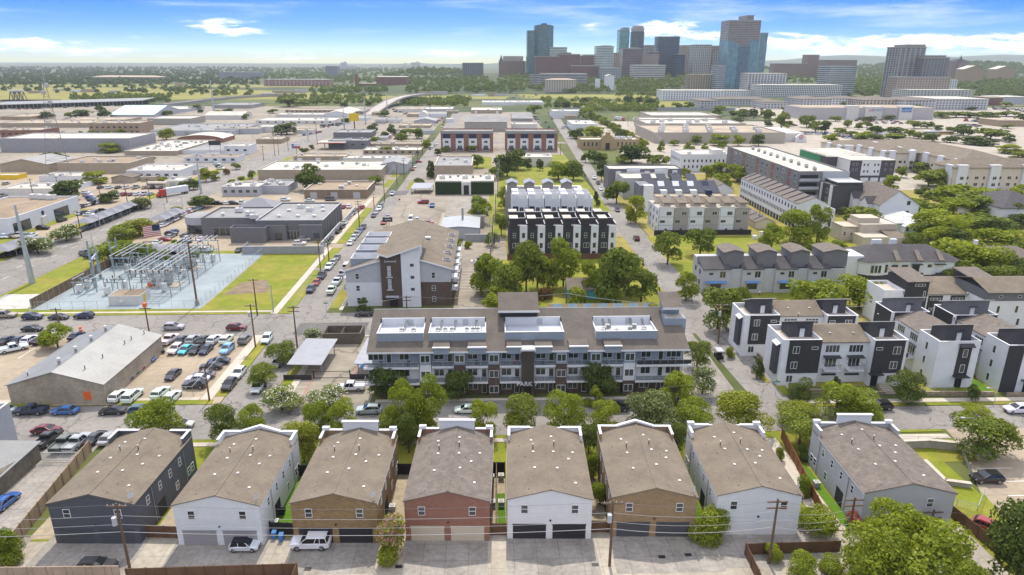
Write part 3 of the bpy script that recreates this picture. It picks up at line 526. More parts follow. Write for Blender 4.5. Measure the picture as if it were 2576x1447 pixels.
def unit_mesh(kind):
 if kind not in HV:
  b=MB()
  if kind=='hvac': b.box(-1.1,-.8,.15,1.1,.8,1.35); b.box(-1,-.7,0,1,.7,.16,1); b.tube((.4,0,1.34),(.4,0,1.45),.5,None,12,1); b.box(-1.13,-.6,.35,-1.09,.6,1.1,1)
  elif kind=='fan': b.tube((0,0,0),(0,0,.6),.45,None,10,0); b.tube((0,0,.6),(0,0,.85),.75,.6,12,0)
  elif kind=='cond': b.box(-.42,-.42,0,.42,.42,.8,1); b.box(-.44,-.44,.8,.44,.44,.9,0); b.tube((0,0,.9),(0,0,.94),.34,None,12,1); b.tube((0,0,.93),(0,0,.95),.1,None,8,0)
  elif kind=='vent': b.box(-.12,-.12,0,.12,.12,.1,1); b.box(-.17,-.17,.1,.17,.17,.15)
  elif kind=='pipe': b.tube((0,0,-.1),(0,0,.75),.07,None,8,1); b.tube((0,0,.75),(0,0,.9),.13,.1,8,0)
  elif kind=='stub': b.tube((0,0,-.1),(0,0,.28),.05,None,6,1)
  elif kind=='turbine': b.tube((0,0,-.1),(0,0,.35),.16,None,8,1); b.tube((0,0,.35),(0,0,.62),.24,.2,10,0); b.tube((0,0,.62),(0,0,.7),.2,.06,10,0)
  elif kind=='dish':
   b.tube((0,0,-.1),(0,.05,.5),.03,None,6,1)
   n=14; vs=[(0,.1,.75)]
   for r_,q in((.22,.03),(.4,-.06)):
    vs+=[(r_*math.cos(i*2*PI/n),.1-q*1.2+r_*.35*math.sin(i*2*PI/n)*0-.1*(r_/.4)**2,.75+r_*math.sin(i*2*PI/n)) for i in range(n)]
   b.add(vs,[(0,1+i,1+(i+1)%n) for i in range(n)]+[(1+i,1+n+i,1+n+(i+1)%n,1+(i+1)%n) for i in range(n)]); b.tube((0,-.02,.45),(0,-.42,.72),.02,None,5,1); b.box(-.05,-.47,.68,.05,-.38,.78,1)
  HV[kind]=b.mesh({'hvac':'rooftop_unit','fan':'exhaust_fan','cond':'condenser','vent':'roof_vent','pipe':'vent_pipe','stub':'vent_pipe','turbine':'turbine_vent','dish':'satellite_dish'}[kind],[whitem,greym if kind!='pipe' else black])
 return HV[kind]
def fit(t,kind,x,y,z,rz=0,parent=None,s=1):
 me=unit_mesh(kind); o=t.p(me.name.split('.')[0],me,None,at=(x,y,z),rz=rz)
 if parent is not None:
  o.parent=parent; o.location=(x+t.off[0]-parent.location.x,y+t.off[1]-parent.location.y,z+t.off[2]-parent.location.z)
 o.scale=(s,s,s); return o
# ================= EIGHT DUPLEX HOUSES =================
def house(x,wallm,gm,roofm,back,label,dish=1,gd=None,W=11.4,Dp=17.3,y=77.8,side=None,sunk=None):
 t=T('house',label,'house',x,y,0,R(-2.0),'two storey houses along the alley',local=True)
 ze,zr=6.25,7.75; f=.51
 wl=t.p('wall',gable_mb(0,0,W,Dp-.3,-.3,ze,zr,f=f),wallm)
 rb=gable_roof(0,0,W,Dp-.32,ze+.02,zr+.02,f=f,o=.18,oe=.12)
 rf=t.p('roof',rb,roofm)
 tr=MB();
 for s,xx in((0,-.2),(1,W+.12)): tr.box(xx,-.1,ze-.22,xx+.08,Dp-2.6,ze+.02)
 g0=(zr-ze)/(W*f)
 t.p('gutter',tr,offw if gm is not gard else dgrey)
 t.p('ridge_cap',BX(W*f-.14,-.12,zr+.13,W*f+.14,Dp-.4,zr+.2),roofm)
 # rear parapet towards the street with returns and centre piece
 pw=MB(); hp=7.35
 pw.box(0.003,Dp-.28,-.3,W-.003,Dp,hp)
 for xx in(.001,W-.301): pw.box(xx,Dp-2.6,ze-.4,xx+.3,Dp-.28,hp)
 pp=t.p('parapet',pw,wallm)
 cp=MB(); cm=white
 cx=W*f
 segs=[]
 if back=='flat': pw2=MB(); pw2.box(cx-2.7,Dp-.3,hp-.3,cx+2.7,Dp+.02,8.75); t.p('pediment',pw2,white); cp.box(cx-2.85,Dp-.42,8.75,cx+2.85,Dp+.14,8.95); segs=[(0,cx-2.85),(cx+2.85,W)]
 elif back=='gable':
  segs=[(0,cx-3),(cx+3,W)]
  for s in(-1,1): cp.slab([(cx+s*3,Dp-.4,hp+.15),(cx+s*3,Dp+.12,hp+.15),(cx,Dp+.12,8.5),(cx,Dp-.4,8.5)] if s<0 else [(cx,Dp-.4,8.5),(cx,Dp+.12,8.5),(cx+3,Dp+.12,hp+.15),(cx+3,Dp-.4,hp+.15)],.3)
  g=MB(); g.add([(cx-3,Dp-.28,hp-.1),(cx+3,Dp-.28,hp-.1),(cx,Dp-.28,8.3),(cx-3,Dp,hp-.1),(cx+3,Dp,hp-.1),(cx,Dp,8.3)],[(0,1,2),(5,4,3),(0,2,5,3),(1,4,5,2)]); t.p('pediment',g,wallm)
 else: segs=[(0,cx-2.4),(cx+2.4,W)]
 for a,c in segs: cp.box(a-.08 if a==0 else a,Dp-.4,hp,c+.08 if c==W else c,Dp+.1,hp+.1)
 for s,xx in((0,-.08),(1,W-.4)): cp.box(xx,Dp-2.75,hp+.003,xx+.4,Dp-.4,hp+.103)
 if back in('flat','gable2') or back=='posts':
  for xx in(-.12,W-1.1): cp.box(xx,Dp-.45,hp+.103,xx+1.1,Dp+.14,hp+.55)
 t.p('coping',cp,cm)
 # garage front
 gd=gd or garw
 for a in(.75,6.15):
  panel(t,'garage_door','S',a,a+4.5,0,2.25,0,gm,.035)
  panel(t,'door_header','S',a-.08,a+4.58,2.25,2.4,0,gm,.06)
 for a in(2.3,9.1): win(t,'S',a,4.1,.95,1.35,0)
 for s,xx in(('E',W),('W',0)):
  for k,yy in enumerate((3.2,6.6,9.6,12.6)): win(t,s,yy,4.0,.75,1.3,xx)
  for yy in(11,14.8,16): win(t,s,yy,1.0,.9,1.3,xx)
  panel(t,'porch_shade_panel',s,5.2,7.4,0,2.5,xx,mat('painted_recess_shade',(.03,.03,.03),.9,0),.01)  # flat panel on the wall, the porch recess's shade put into its colour
  d=MB(); d.tube((xx+(.07 if s=='E' else -.07),4.4,0),(xx+(.07 if s=='E' else -.07),4.4,ze-.1),.05,None,6); d.tube((xx+(.07 if s=='E' else -.07),13.9,0),(xx+(.07 if s=='E' else -.07),13.9,ze-.1),.05,None,6); t.p('downpipe',d,greym)
 lp=MB(); lp.box(cx-.12,-.16,2.9,cx+.12,.0,3.1); t.p('wall_lamp',lp,black)
 # roof fittings
 rs=random.Random(int(x*7)); rz=lambda xx:(ze+(zr-ze)*(xx/cx) if xx<cx else zr-(zr-ze)*((xx-cx)/(W-cx)))+.16
 for xx,yy,k in[(3.2,13.6,'vent'),(6.4,13.9,'vent'),(3.4,11.2,'pipe'),(6.6,11.2,'pipe'),(3.5,9.7,'vent'),(6.8,9.6,'vent'),(2.4,9.3,'stub'),(7.9,9.0,'stub'),(3.6,5.6,'vent'),(6.8,5.6,'vent'),(2.6,3.3,'stub'),(7.6,3.3,'stub'),(9.4,3.0,'vent'),(2.8,1.2,'stub'),(7.4,1.1,'stub'),(9.5,10.6,'vent'),(8.6,8.2,'vent'),(1.7,12.2,'stub'),(9.0,12.4,'stub')]:
  if k=='vent' and roofm is shing2 and W==11.41 and rs.random()<.3: k='turbine'
  xx+=rs.uniform(-.3,.3); yy+=rs.uniform(-.3,.3); fit(t,k,xx,yy,rz(xx)-.05,0,rf)
 if dish: fit(t,'dish',W-.5,.55,rz(W-.5),R(200+30*dish),rf,1.1)
 return t
house(-58.6,mat('dark_slate_paint',(.085,.088,.104),.7,.06),gard,shing,'none','dark slate grey duplex house beside the tan fence',1,y=78.6)
house(-42.0,white,garw,shing,'gable','white duplex house with grey garage doors and the small black-roofed car outside',2)
house(-26.6,umberbrick,garb,shing,'flat','dark golden brown brick duplex house with black garage doors',1)
house(-11.6,redbrick,garc,shing2,'flat','red brick duplex house with cream garage doors',0)
house(2.2,white,garb,shing,'none','white duplex house with two black garage doors, right of the red brick house',0)
house(16.4,tanbrick,gard,shing,'gable','light tan brick duplex house with dark grey garage doors',1)
house(30.7,white,doorw,shing,'posts','white duplex house between the tan brick house and the brown side fence',1)
house(51.0,lgrey,garw,shing2,'flat','light grey house with mottled roof beside the sloping lawn and car park',0,W=12.4)
# nearest roofs peeping in at the bottom edge
for i,(xa,xb,yb,lab) in enumerate([(-19.6,-6.2,62.4,'brown shingle house roof with two white dishes, at the bottom edge'),(-5.,10.5,62.2,'house roof edge at the bottom, below the driveway of the red brick house'),(12.,26,61.8,'reddish house roof edge at the bottom, below the tan brick house')]):
 t=T('house',lab,'house',xa,50,0,group='houses cut by the bottom edge'); t.p('wall',BX(xa+.3,50,-.3,xb-.3,yb-.3,5.9),offw); r=MB(); r.slab([(xa,49,7.2),(xb,49,7.2),(xb,yb,6.2),(xa,yb,6.2)],.18); r_=t.p('roof',r,shing);
 if i==0:
  for q in(xa+6.2,xa+11.6): fit(t,'dish',q,yb-.7,6.35,R(190),r_,1.1)
# ================= LONG APARTMENT BLOCK, PARK 7 =================
railg=mat('rail_glass',(.12,.15,.18),.1,0); railg.node_tree.nodes['Principled BSDF'].inputs['Alpha'].default_value=.45
def balcony(t,x0,x1,yb,yf,z,railm=None,dark=False,roofslab=True):
 s=MB(); s.box(x0,yf,z-.38,x1,yb+.02,z); p=t.p('balcony',s,white)
 r=MB(); h=1.05
 r.box(x0+.05,yf+.05,z+h-.06,x1-.05,yf+.1,z+h,0)
 n=max(2,int((x1-x0)/1.4))
 for i in range(n+1): xx=x0+.07+(x1-x0-.19)*i/n; r.box(xx,yf+.05,z,xx+.05,yf+.1,z+h,0)
 for xx in(x0+.05,x1-.1): r.box(xx,yf+.1,z+h-.06,xx+.05,yb,z+h,0)
 if dark:
  r.box(x0+.1,yf+.07,z+.1,x1-.1,yf+.09,z+h-.1,1)
 else:
  r.box(x0+.07,yf+.068,z+.08,x1-.07,yf+.08,z+h-.08,2)
 o=t.p('railing',r,[rail,framed,railg]); return p
def park7():
 x0,x1,y0,y1=-22.6,37.6,120.4,130.0; X=lambda px:-23.5+(px-925)/13.15
 t=T('apartment_block','long four-storey apartment block with PARK 7 lettering, brown roof and blue-grey balconies','apartment block',x0,y0)
 # walls by storey
 b=MB(); b.box(x0+.2,y0+.25,-.3,x1-.2,y1,3.05,0); b.box(x0,y0,3.05,x1,y1,6.45,1); b.box(x0+.002,y0+.2,6.45,x1-.002,y1-.002,9.6,2);
 sl=(14.1-9.75)/(y1-119.2)
 b.add([(x0+.002,y0+.2,9.6),(x1-.002,y0+.2,9.6),(x1-.002,y1,9.6),(x0+.002,y1,9.6),(x0+.002,y1,13.85),(x1-.002,y1,13.85)],[(0,3,4),(1,5,2),(3,2,5,4)],2)
 t.p('wall',b,[brown,whites,blueg])
 zr=lambda y:9.75+(y-119.2)*sl
 wells=[(945,1062,'a'),(1075,1220,'b'),(1268,1418,'c'),(1500,1657,'d')]
 WX=[(X(a)*1.0+.35,X(c)+.35) for a,c,_ in wells]; wy0,wy1=121.9,127.9
 rf=MB(); xs=[x0-.7];
 for a,c in WX: xs+=[a,c]
 xs+=[x1+.7]
 ys=119.2
 def sl4(xa,xb,ya,yb): rf.slab([(xa,ya,zr(ya)),(xb,ya,zr(ya)),(xb,yb,zr(yb)),(xa,yb,zr(yb))],.22)
 for i in range(0,len(xs),2): sl4(xs[i],xs[i+1],ys,y1+.4)
 for a,c in WX: sl4(a,c,ys,wy0); sl4(a,c,wy1,y1+.4)
 taupe=mat('taupe_shingle',(.125,.107,.09),.9,.15,.35,9,kind='tiles',p=(.4,.2,.02,(.15,.128,.108),(.085,.073,.062))); roof=t.p('roof',rf,taupe)
 fc=MB(); fc.box(x0-.75,ys-.06,9.38,x1+.75,ys-.003,9.72); fc.box(x0-.75,y1+.4,13.85,x1+.75,y1+.46,14.35); t.p('fascia',fc,white)
 for (a,c),k in zip(WX,'abcd'):
  w=MB(); zf=11.75; zt=12.45
  w.box(a,wy0,zf-1.3,c,wy0+.2,zt,0); w.box(a,wy0+.2,zf-.9,a+.2,wy1,zt,1); w.box(c-.2,wy0+.2,zf-.9,c,wy1,zt,1); w.box(a+.2,wy1-.2,zf-.1,c-.2,wy1,zr(wy1)+.1,1)
  w.box(a-.05,wy0-.06,zt,c+.05,wy0+.25,zt+.1,2); p=t.p('roof_well',w,[blueg,whites,white])
  t.p('well_floor',BX(a+.2,wy0+.2,zf-.15,c-.2,wy1-.2,zf),mat('pale_membrane',(.5,.52,.56),.8,.05))
  panel(t,'access_door','S',(a+c)/2+.8,(a+c)/2+2,zf,zf+1.3,wy1-.2,lgrey,.03)
  n=dict(a=[.5,.8],b=[.1,.25,.38,.68,.8,.9],c=[],d=[.08,.12,.2,.33,.6,.7,.82,.86])[k]
  for i,f in enumerate(n):
   for yy in (([122.9,124.6] if k!='d' else [123.0+(i%3)*1.2])): fit(t,'cond',a+.6+(c-a-1.2)*f,yy,zf,0,None,.9)
  if k in 'abd':
   h=MB()
   for f in n[::2]:
    for q in range(3): h.tube((a+.9+(c-a-1.2)*f+q*.18,124.9,zf+.25),(a+1.1+(c-a-1.2)*f+q*.18,wy1-.3,zf+1.1),.05,None,5)
   t.p('refrigerant_pipes',h,black)
 # stair and lift towers rising above the roof
 s=MB(); a,c=X(1258),X(1362); s.box(a+.2,127.95,11,c-.2,131,15.5,0); t.p('stair_tower',s,[charcoal]); s=MB(); s.slab([(a-.1,126.4,15.1),(c+.1,126.4,15.1),(c+.1,132,17.2),(a-.1,132,17.2)],.2); t.p('tower_roof',s,taupe); t.p('tower_fascia',BX(a-.15,126.33,14.8,c+.15,126.39,15.2),white)
 s=MB(); s.box(34.6,125.4,8.2,39.0,128.2,13.6,0); s.box(34.9,128.25,8,38.3,131,15.9,0); t.p('lift_tower',s,blueg); t.p('tower_deck',BX(34.9,125.7,13.6,38.7,127.9,13.68),rwhite)
 s=MB(); s.slab([(34.4,126.2,15.5),(38.6,126.2,15.5),(38.6,131.6,17.2),(34.4,131.6,17.2)],.22); t.p('tower_roof',s,taupe); t.p('tower_fascia',BX(34.35,126.13,15.2,38.65,126.19,15.6),white)
 g=MB();
 for i in range(21):
  xx=11.8+i*1.04; g.box(xx,y1+1.1,13.7,xx+.06,y1+1.16,15,0)
  if i<20: g.box(xx+.06,y1+1.12,13.9,xx+1.04,y1+1.14,14.9,1 if i%3 else 2)
 g.box(11.8,y1+.47,13.5,32.8,y1+1.3,13.7,0); t.p('roof_railing',g,[rail,mat('tinted_rail_glass',(.35,.45,.5),.2,.1),mat('amber_rail_glass',(.5,.38,.15),.2,.1)])
 # facade bays (display x): balconies and piers
 bal=[(918,1056,1),(1088,1143,0),(1173,1229,0),(1259,1313,0),(1346,1400,0),(1429,1486,0),(1516,1572,0),(1604,1745,2)]
 pier=[(1058,1086,'w'),(1144,1172,'b'),(1230,1258,'b'),(1401,1428,'b'),(1487,1515,'b'),(1573,1602,'w')]
 for i,(a,c,k) in enumerate(bal):
  xa,xb=X(a),X(c)
  for z in(3.25,6.6): balcony(t,xa,xb,y0,119.0 if k else 119.3,z,dark=(k==2 and z>6))
  for z in(.2,3.35,6.7):
   yw=y0+(.25 if z<1 else 0 if z<5 else .2)
   ct=(xa+xb)/2
   if k==0: win(t,'S',xa+1.3,z+.8,1.9,1.45,yw,2); win(t,'S',xb-.75,z+.05,.95,2.15,yw,1,False,name='balcony_door')
   else:
    d=1 if k==1 else -1
    for ww,dx in((2.9,2.2),(1.9,7.6)): win(t,'S',(xa if k==1 else xb-1)+d*dx,z+.8,ww,1.45,yw,3 if ww>2 else 2)
    win(t,'S',(xa if k==1 else xb-1)+d*4.7,z+.05,.95,2.15,yw,1,False,name='balcony_door')
 for a,c,k in pier:
  xa,xb=X(a),X(c); s=MB()
  if k=='w': s.box(xa,119.35,-.3,xb,y0,3.2,0); s.box(xa,119.34,3.2,xb,y0,6.9,1); s.box(xa,119.33,6.9,xb,y0+.1,9.4,2)
  else: s.box(xa,119.35,-.3,xb,y0,6.9,0); s.box(xa,119.33,6.9,xb,y0+.1,9.4,2)
  t.p('pier',s,[brown,whites,blueg])
  for z in(.9,4.15,7.45): win(t,'S',(xa+xb)/2,z,1.75,1.5,119.35 if z<3 else 119.34 if z<7 and k=='w' else 119.35 if z<7 else 119.33,2)
 for a,c in[(1094,1132),(1181,1224),(1278,1312),(1348,1388),(1434,1478),(1523,1563)]:   # wall dormers breaking the eaves
  xa,xb=X(a),X(c); s=MB(); s.box(xa,119.05,9.2,xb,121.5,10.55,0); t.p('wall_dormer',s,blueg); t.p('dormer_cap',BX(xa-.2,118.7,10.55,xb+.2,119.1,10.78),white); t.p('dormer_roof',SL([(xa-.15,119.1,10.75),(xb+.15,119.1,10.75),(xb+.15,121.8,11.0),(xa-.15,121.8,11.0)],.2),taupe)
 # entrance louvre screen and lettering
 xa,xb=X(1314),X(1345); s=MB(); s.box(xa,119.1,-.3,xb,y0,9.9,0)
 for k in range(28): s.box(xa+.1,118.95,3.4+k*.22,xb-.1,119.1,3.5+k*.22,1)
 t.p('louvre_screen',s,[brown,mat('bronze_louvre',(.10,.085,.07),.5,.1)]); t.p('screen_cap',BX(xa-.3,118.6,9.9,xb+.3,y0+.8,10.3),white); t.p('entrance_canopy',BX(xa-.8,117.9,2.75,xb+.9,119.1,2.95),framed); panel(t,'entrance_door','S',xa+.5,xb-.5,0,2.4,119.1,black)
 text(t,'PARK 7',(xa+xb)/2-.2,117.95,2.98,1.25,white,ex=.06)
 for xx,yy in zip([-20,-15,-12.5,-3.2,-1.6,.4,1.6,21.3,22.4,23.5,25,20.6,22.9,36.5,-8,9,15,31],[121.2,121,120.9,124,125,123.6,126,127,125.5,128,124.5,123,126,127,120.6,121.2,121.5,121]): fit(t,'stub',xx,yy,zr(yy)-.05,0,roof,1.3)
 for i,xx in enumerate((-16.,-12.8,-3,2,18,27,31.5)):   # balcony furniture
  single('patio_chair',BX(-.3,-.3,.35,.3,.3,.45).box(-.3,.22,.45,.3,.3,.95).box(-.28,-.28,0,-.22,-.22,.35).box(.22,-.28,0,.28,-.22,.35).box(-.28,.22,0,-.22,.28,.35).box(.22,.22,0,.28,.28,.35),redp if i==3 else framed if i%2 else bark,['dark patio chair on the leftmost wide upper balcony of the long block','brown patio chair near the right end of the leftmost wide upper balcony','dark patio chair on the upper balcony above the second brick pier','red patio chair on the upper balcony left of the louvred screen','brown patio chair on an upper balcony right of the louvred screen','dark patio chair at the left end of the dark glass balcony','brown patio chair behind the dark glass railing'][i],'chair','chairs on the long block balconies',loc=(X([960,1030,1200,1298,1370,1625,1700][i]),119.75,6.6))
park7()
# ================= MORE BUILDINGS =================
def flat(label,x0,y0,x1,y1,h,wm,rm=None,name='building',par=.5,units=0,seed=0,group=None,doors=(),wins=(),band=None,cat='building',t0=.3,bays=0):
 t=T(name,label,cat,(x0+x1)/2,y0,0,group=group); rs=random.Random(seed or int(x0*3+y0*7))
 b=MB().ring(x0,y0,x1,y1,-.3,h,t0,par); t.p('wall',b,wm); rf=t.p('roof',BX(x0+t0*.6,y0+t0*.6,h-par-.25,x1-t0*.6,y1-t0*.6,h-par),rm or rtan)
 if par>.25:
  c=MB(); e=.06
  for a in[(x0-e,y0-e,x1+e,y0+t0),(x0-e,y1-t0,x1+e,y1+e),(x0-e,y0+t0+.004,x0+t0,y1-t0-.004),(x1-t0,y0+t0+.004,x1+e,y1-t0-.004)]: c.box(a[0],a[1],h+.002,a[2],a[3],h+.08)
  t.p('coping',c,band or offw)
 for i in range(int(units*1.9)):
  fit(t,rs.choice(['hvac','hvac','fan']),x0+(x1-x0)*rs.uniform(.1,.9),y0+(y1-y0)*rs.uniform(.15,.85),h-par,rs.choice([0,PI/2]),None)
 for d in doors:     # (side, from, to, height, material)
  pl={'S':y0,'N':y1,'E':x1,'W':x0}[d[0]]; panel(t,'door' if d[2]-d[1]<2.2 else 'roller_door',d[0],d[1],d[2],0,d[3],pl,d[4],.04)
 for d in wins:      # (side, from, to, n, z, w, h)
  pl={'S':y0,'N':y1,'E':x1,'W':x0}[d[0]]
  for i in range(d[3]): win(t,d[0],d[1]+(d[2]-d[1])*(i+.5)/d[3],d[4],d[5],d[6],pl,1,False,framed if d[5]<3 and wm is white else frame)
 if bays:
  b=MB()
  for i in range(1,bays): xx=x0+(x1-x0)*i/bays; b.box(xx-.05,y0-.03,0,xx+.05,y0+.01,h-.1)
  t.p('wall_joint',b,greym)
 return t
# --- gable-roofed block with the brick and white towers ---
def blockB():
 x0,x1,y0,y1=-37.6,-10.2,172,213; xr=-23.; ze,zr=9.9,14.2; sL=(zr-ze)/(xr-x0); sR=(zr-10.3)/(x1-xr)
 Zr=lambda x:zr-(xr-x)*sL if x<xr else zr-(x-xr)*sR
 t=T('apartment_block','grey and white apartment block with brown gable roof and a dark brick and white tower','apartment block',x0,y0)
 b=MB(); b.add([(x0,y0,6.6),(xr,y0,6.6),(xr,y0,zr),(x0,y0,ze),(x0,y1,6.6),(xr,y1,6.6),(xr,y1,zr),(x0,y1,ze)],[(0,1,2,3),(4,0,3,7),(6,5,4,7)],1); b.box(x0+.003,y0+.003,-.3,xr,y1-.003,6.6,0)
 b.add([(xr,y0,6.6),(x1,y0,6.6),(x1,y0,10.3),(xr,y0,zr),(xr,y1,6.6),(x1,y1,6.6),(x1,y1,10.3),(xr,y1,zr)],[(0,1,2,3),(1,5,6,2),(5,4,7,6)],1); b.box(xr,y0+.003,-.3,x1-.003,y1-.003,6.6,2); t.p('wall',b,[whites,lgrey,brown])
 rf=MB(); W=[(174.5,180),(183,188.5),(191,196.5),(199,204)]; wx0,wx1=-36.6,-29.5
 yc=[171.6];
 for a,c in W: yc+=[a,c]
 yc+=[213.6]
 for i in range(0,len(yc),2): rf.slab([(x0-.7,yc[i],Zr(x0-.7)+.2),(xr,yc[i],zr+.2),(xr,yc[i+1],zr+.2),(x0-.7,yc[i+1],Zr(x0-.7)+.2)],.2)
 for a,c in W:
  rf.slab([(x0-.7,a,Zr(x0-.7)+.2),(wx0,a,Zr(wx0)+.2),(wx0,c,Zr(wx0)+.2),(x0-.7,c,Zr(x0-.7)+.2)],.2); rf.slab([(wx1,a,Zr(wx1)+.2),(xr,a,zr+.2),(xr,c,zr+.2),(wx1,c,Zr(wx1)+.2)],.2)
 rf.slab([(xr,171.6,zr+.2),(x1+.7,171.6,Zr(x1+.7)+.2),(x1+.7,213.6,Zr(x1+.7)+.2),(xr,213.6,zr+.2)],.2); roof=t.p('roof',rf,shing)
 fc=MB();
 for xa,xb in((x0-.7,-28.3),(-18.1,x1+.7)): fc.slab([(xa,171.5,Zr(xa)+.22),(xb,171.5,Zr(xb)+.22),(xb,171.59,Zr(xb)+.22),(xa,171.59,Zr(xa)+.22)],.35)
 t.p('fascia',fc,white)
 for a,c in W:
  w=MB().ring(wx0,a,wx1,c,9.6,12.5,.18,1.6,0,1); t.p('roof_well',w,[blueg,white]); t.p('well_floor',BX(wx0+.1,a+.1,10.6,wx1-.1,c-.1,10.8),mat('pale_membrane',(.5,.52,.56),.8,.05))
  for k in range(3): fit(t,'cond',wx0+1.6+k*1.7,a+2.6,10.8,0)
 tw=MB(); tw.box(-28.3,171.2,-.3,-22.9,178,13.75,0); tw.add([(-28.3,171.2,13.7),(-22.9,171.2,13.7),(-22.9,171.2,15.0),(-26.3,171.2,13.8),(-28.3,171.2,14.5)],[(0,1,2,3,4)],0); t.p('brick_tower',tw,brown)
 tw=MB(); tw.add([(-22.9,171.0,-.3),(-18.1,171.0,-.3),(-18.1,171.0,16.7),(-22.9,171.0,15.1),(-22.9,179,-.3),(-18.1,179,-.3),(-18.1,179,16.7),(-22.9,179,15.1)],[(0,1,2,3),(1,5,6,2),(5,4,7,6),(4,0,3,7)],0); t.p('white_tower',tw,white)
 r=MB(); r.slab([(-26.3,170.4,14.05),(-17.3,170.4,17.1),(-17.3,186,17.1),(-26.3,186,14.05)],.25); r.slab([(-29.2,170.4,15.0),(-26.3,170.4,14.05),(-26.3,180,14.05),(-29.2,180,15.0)],.25); t.p('tower_roof',r,shing)
 f=MB(); f.slab([(-26.3,170.3,14.07),(-17.3,170.3,17.12),(-17.3,170.39,17.12),(-26.3,170.39,14.07)],.35); f.slab([(-29.2,170.3,15.02),(-26.3,170.3,14.07),(-26.3,170.39,14.07),(-29.2,170.39,15.02)],.35); t.p('tower_fascia',f,white)
 for z in(2.6,6.0,9.2): win(t,'S',-34.6 if z>9 else -34.6,z-1.7 if z<9 else 7.6,1.0,1.5,y0 if z>9 else y0+.003)
 win(t,'S',-14.7,7.7,1.0,1.6,y0)
 for z in(4.2,1.2): win(t,'S',-14.7,z,1.0,1.4,y0+.003)
 for z in(4.6,7.9,11.2): win(t,'S',-20.1,z,.95,.75,171.0,1,False,framed)
 for z in(4.9,8.4):
  win(t,'S',-26.1,z,1.1,3.0,171.2,1,True,framed,lgrey); panel(t,'tower_ledge','S',-26.9,-25.2,z-.2,z,171.2,lgrey,.5)
 panel(t,'entrance_canopy','S',-27.2,-23.8,2.9,3.15,171.2,lgrey,1.0); panel(t,'entrance_door','S',-26.3,-24.2,0,2.4,171.2,black)
 text(t,'Linwood',-25.7,171.1,12.35,.85,white)
 for yy in(176,183,190,197,204):
  for z in(3.3,6.6):
   s=MB(); s.box(x1-.02,yy,z-.4,x1+1.7,yy+4,z); s.box(x1+1.62,yy,z,x1+1.7,yy+4,z+1.0); t.p('balcony',s,white); panel(t,'balcony_door','E',yy+.6,yy+3.2,z,z+2.2,x1,glass,.03)
  for z in(3.3,6.6):
   s=MB(); s.box(x0-1.6,yy,z-.4,x0+.02,yy+4,z); s.box(x0-1.6,yy,z,x0-1.52,yy+4,z+1.0); t.p('balcony',s,white)
  w=MB().ring(x1-2.4,yy+.8,x1-.3,yy+3,9.4,11.3,.12,1.4); t.p('balcony_cutout',w,lgrey)
 for i in range(16):
  rs=random.Random(i); xx=rs.uniform(-29,-12); yy=rs.uniform(187,211); fit(t,'stub',xx,yy,Zr(xx)+.15,0,roof,1.4)
 t.p('skylight',BX(-19.6,193,Zr(-19)+.1,-17,194.2,Zr(-19)+.5),white)
blockB()
# --- ribbed metal-roofed shed in the parking lot ---
def shed():
 x0,x1,y0,y1=-90.4,-72.8,118.6,142.6; t=T('warehouse_shed','tan warehouse shed with grey ribbed metal roof in the car lot','shed',x0,y0); ze,zr=4.1,6.7
 t.p('wall',gable_mb(x0,y0,x1,y1,-.3,ze,zr),mat('stained_tan_concrete',(.33,.285,.22),.9,.22,.35,2.5)); rf=t.p('roof',gable_roof(x0,y0,x1,y1,ze+.01,zr+.01,o=.35,oe=.3,t=.12),rmetal)
 for k in range(1,5): panel(t,'wall_joint','E',y0+k*4.8-.06,y0+k*4.8+.06,0,ze,x1,greym,.02)
 panel(t,'roller_door','E',y0+1.2,y0+4,0,3.2,x1,mat('weathered_door',(.3,.27,.22),.8,.15),.04)
 panel(t,'orange_notice','S',-76.7,-75.4,.9,2.6,y0,orange,.03)
 for k in range(4): fit(t,'turbine',-82.6,y0+4+k*5.6,zr+.02,0,rf,1.7)
 for x,y in((-77.6,122),(-77.2,127.6),(-76.6,135),(-76.5,137.6),(-75.6,141.3),(-87.5,120.5)): fit(t,'pipe',x,y,zr-abs(x+81.6)*.295,0,rf,1.2)
shed()
# dark metal shed and white wall building cut by the left edge
t=T('warehouse_shed','dark stained shed with white ribbed roof, beside the tan fence at the left edge','shed',-80,90); t.p('wall',BX(-92,88,-.3,-73.2,99.4,3.2),mat('stained_dark_concrete',(.13,.115,.09),.9,.25,.5,3)); t.p('roof',SL([(-92,87.7,3.9),(-72.8,87.7,3.05),(-72.8,99.7,3.3),(-92,99.7,4.15)],.12),rmetal)
flat('white wall building behind the ribbed shed at the left edge',-96,100.2,-81.2,106,7.0,lgrey,rwhite,units=0)
# carports and bin store beside the long block
for i,(xa,xb,lab) in enumerate([(-41.6,-34.6,'sloping grey metal carport left of the driveway'),(-28.0,-23.0,'grey metal carport against the left end of the long block')]):
 t=T('carport',lab,'carport',xa,129,group='carports beside the long block'); t.p('roof',SL([(xa,129.2,2.9),(xb,129.2,2.7),(xb+.6,142.6,2.9),(xa+.6,142.6,3.1)],.15),rmetalv)
 for x,y in((xa+.6,130.5),(xb-.4,130.5),(xa+.9,141),(xb,141)): t.p('post',BX(x-.08,y-.08,0,x+.08,y+.08,2.75),greym)
t=T('bin_store','roofless dark brick bin store behind the sloping carport','bin store',-38,146); b=MB(); b.ring(-38.3,146.2,-29.6,151.4,-.2,2.7,.3,2.9); b.box(-34.3,146.5,-.2,-34,151.1,2.5); t.p('wall',b,mat('umber_block',(.12,.098,.08),.9,.15,1,5,kind='brick',p=(.6,.25,.02,(.15,.125,.1),(.07,.06,.05))))
t.p('floor',BX(-38,146.5,0,-29.9,151.1,.06),conc)
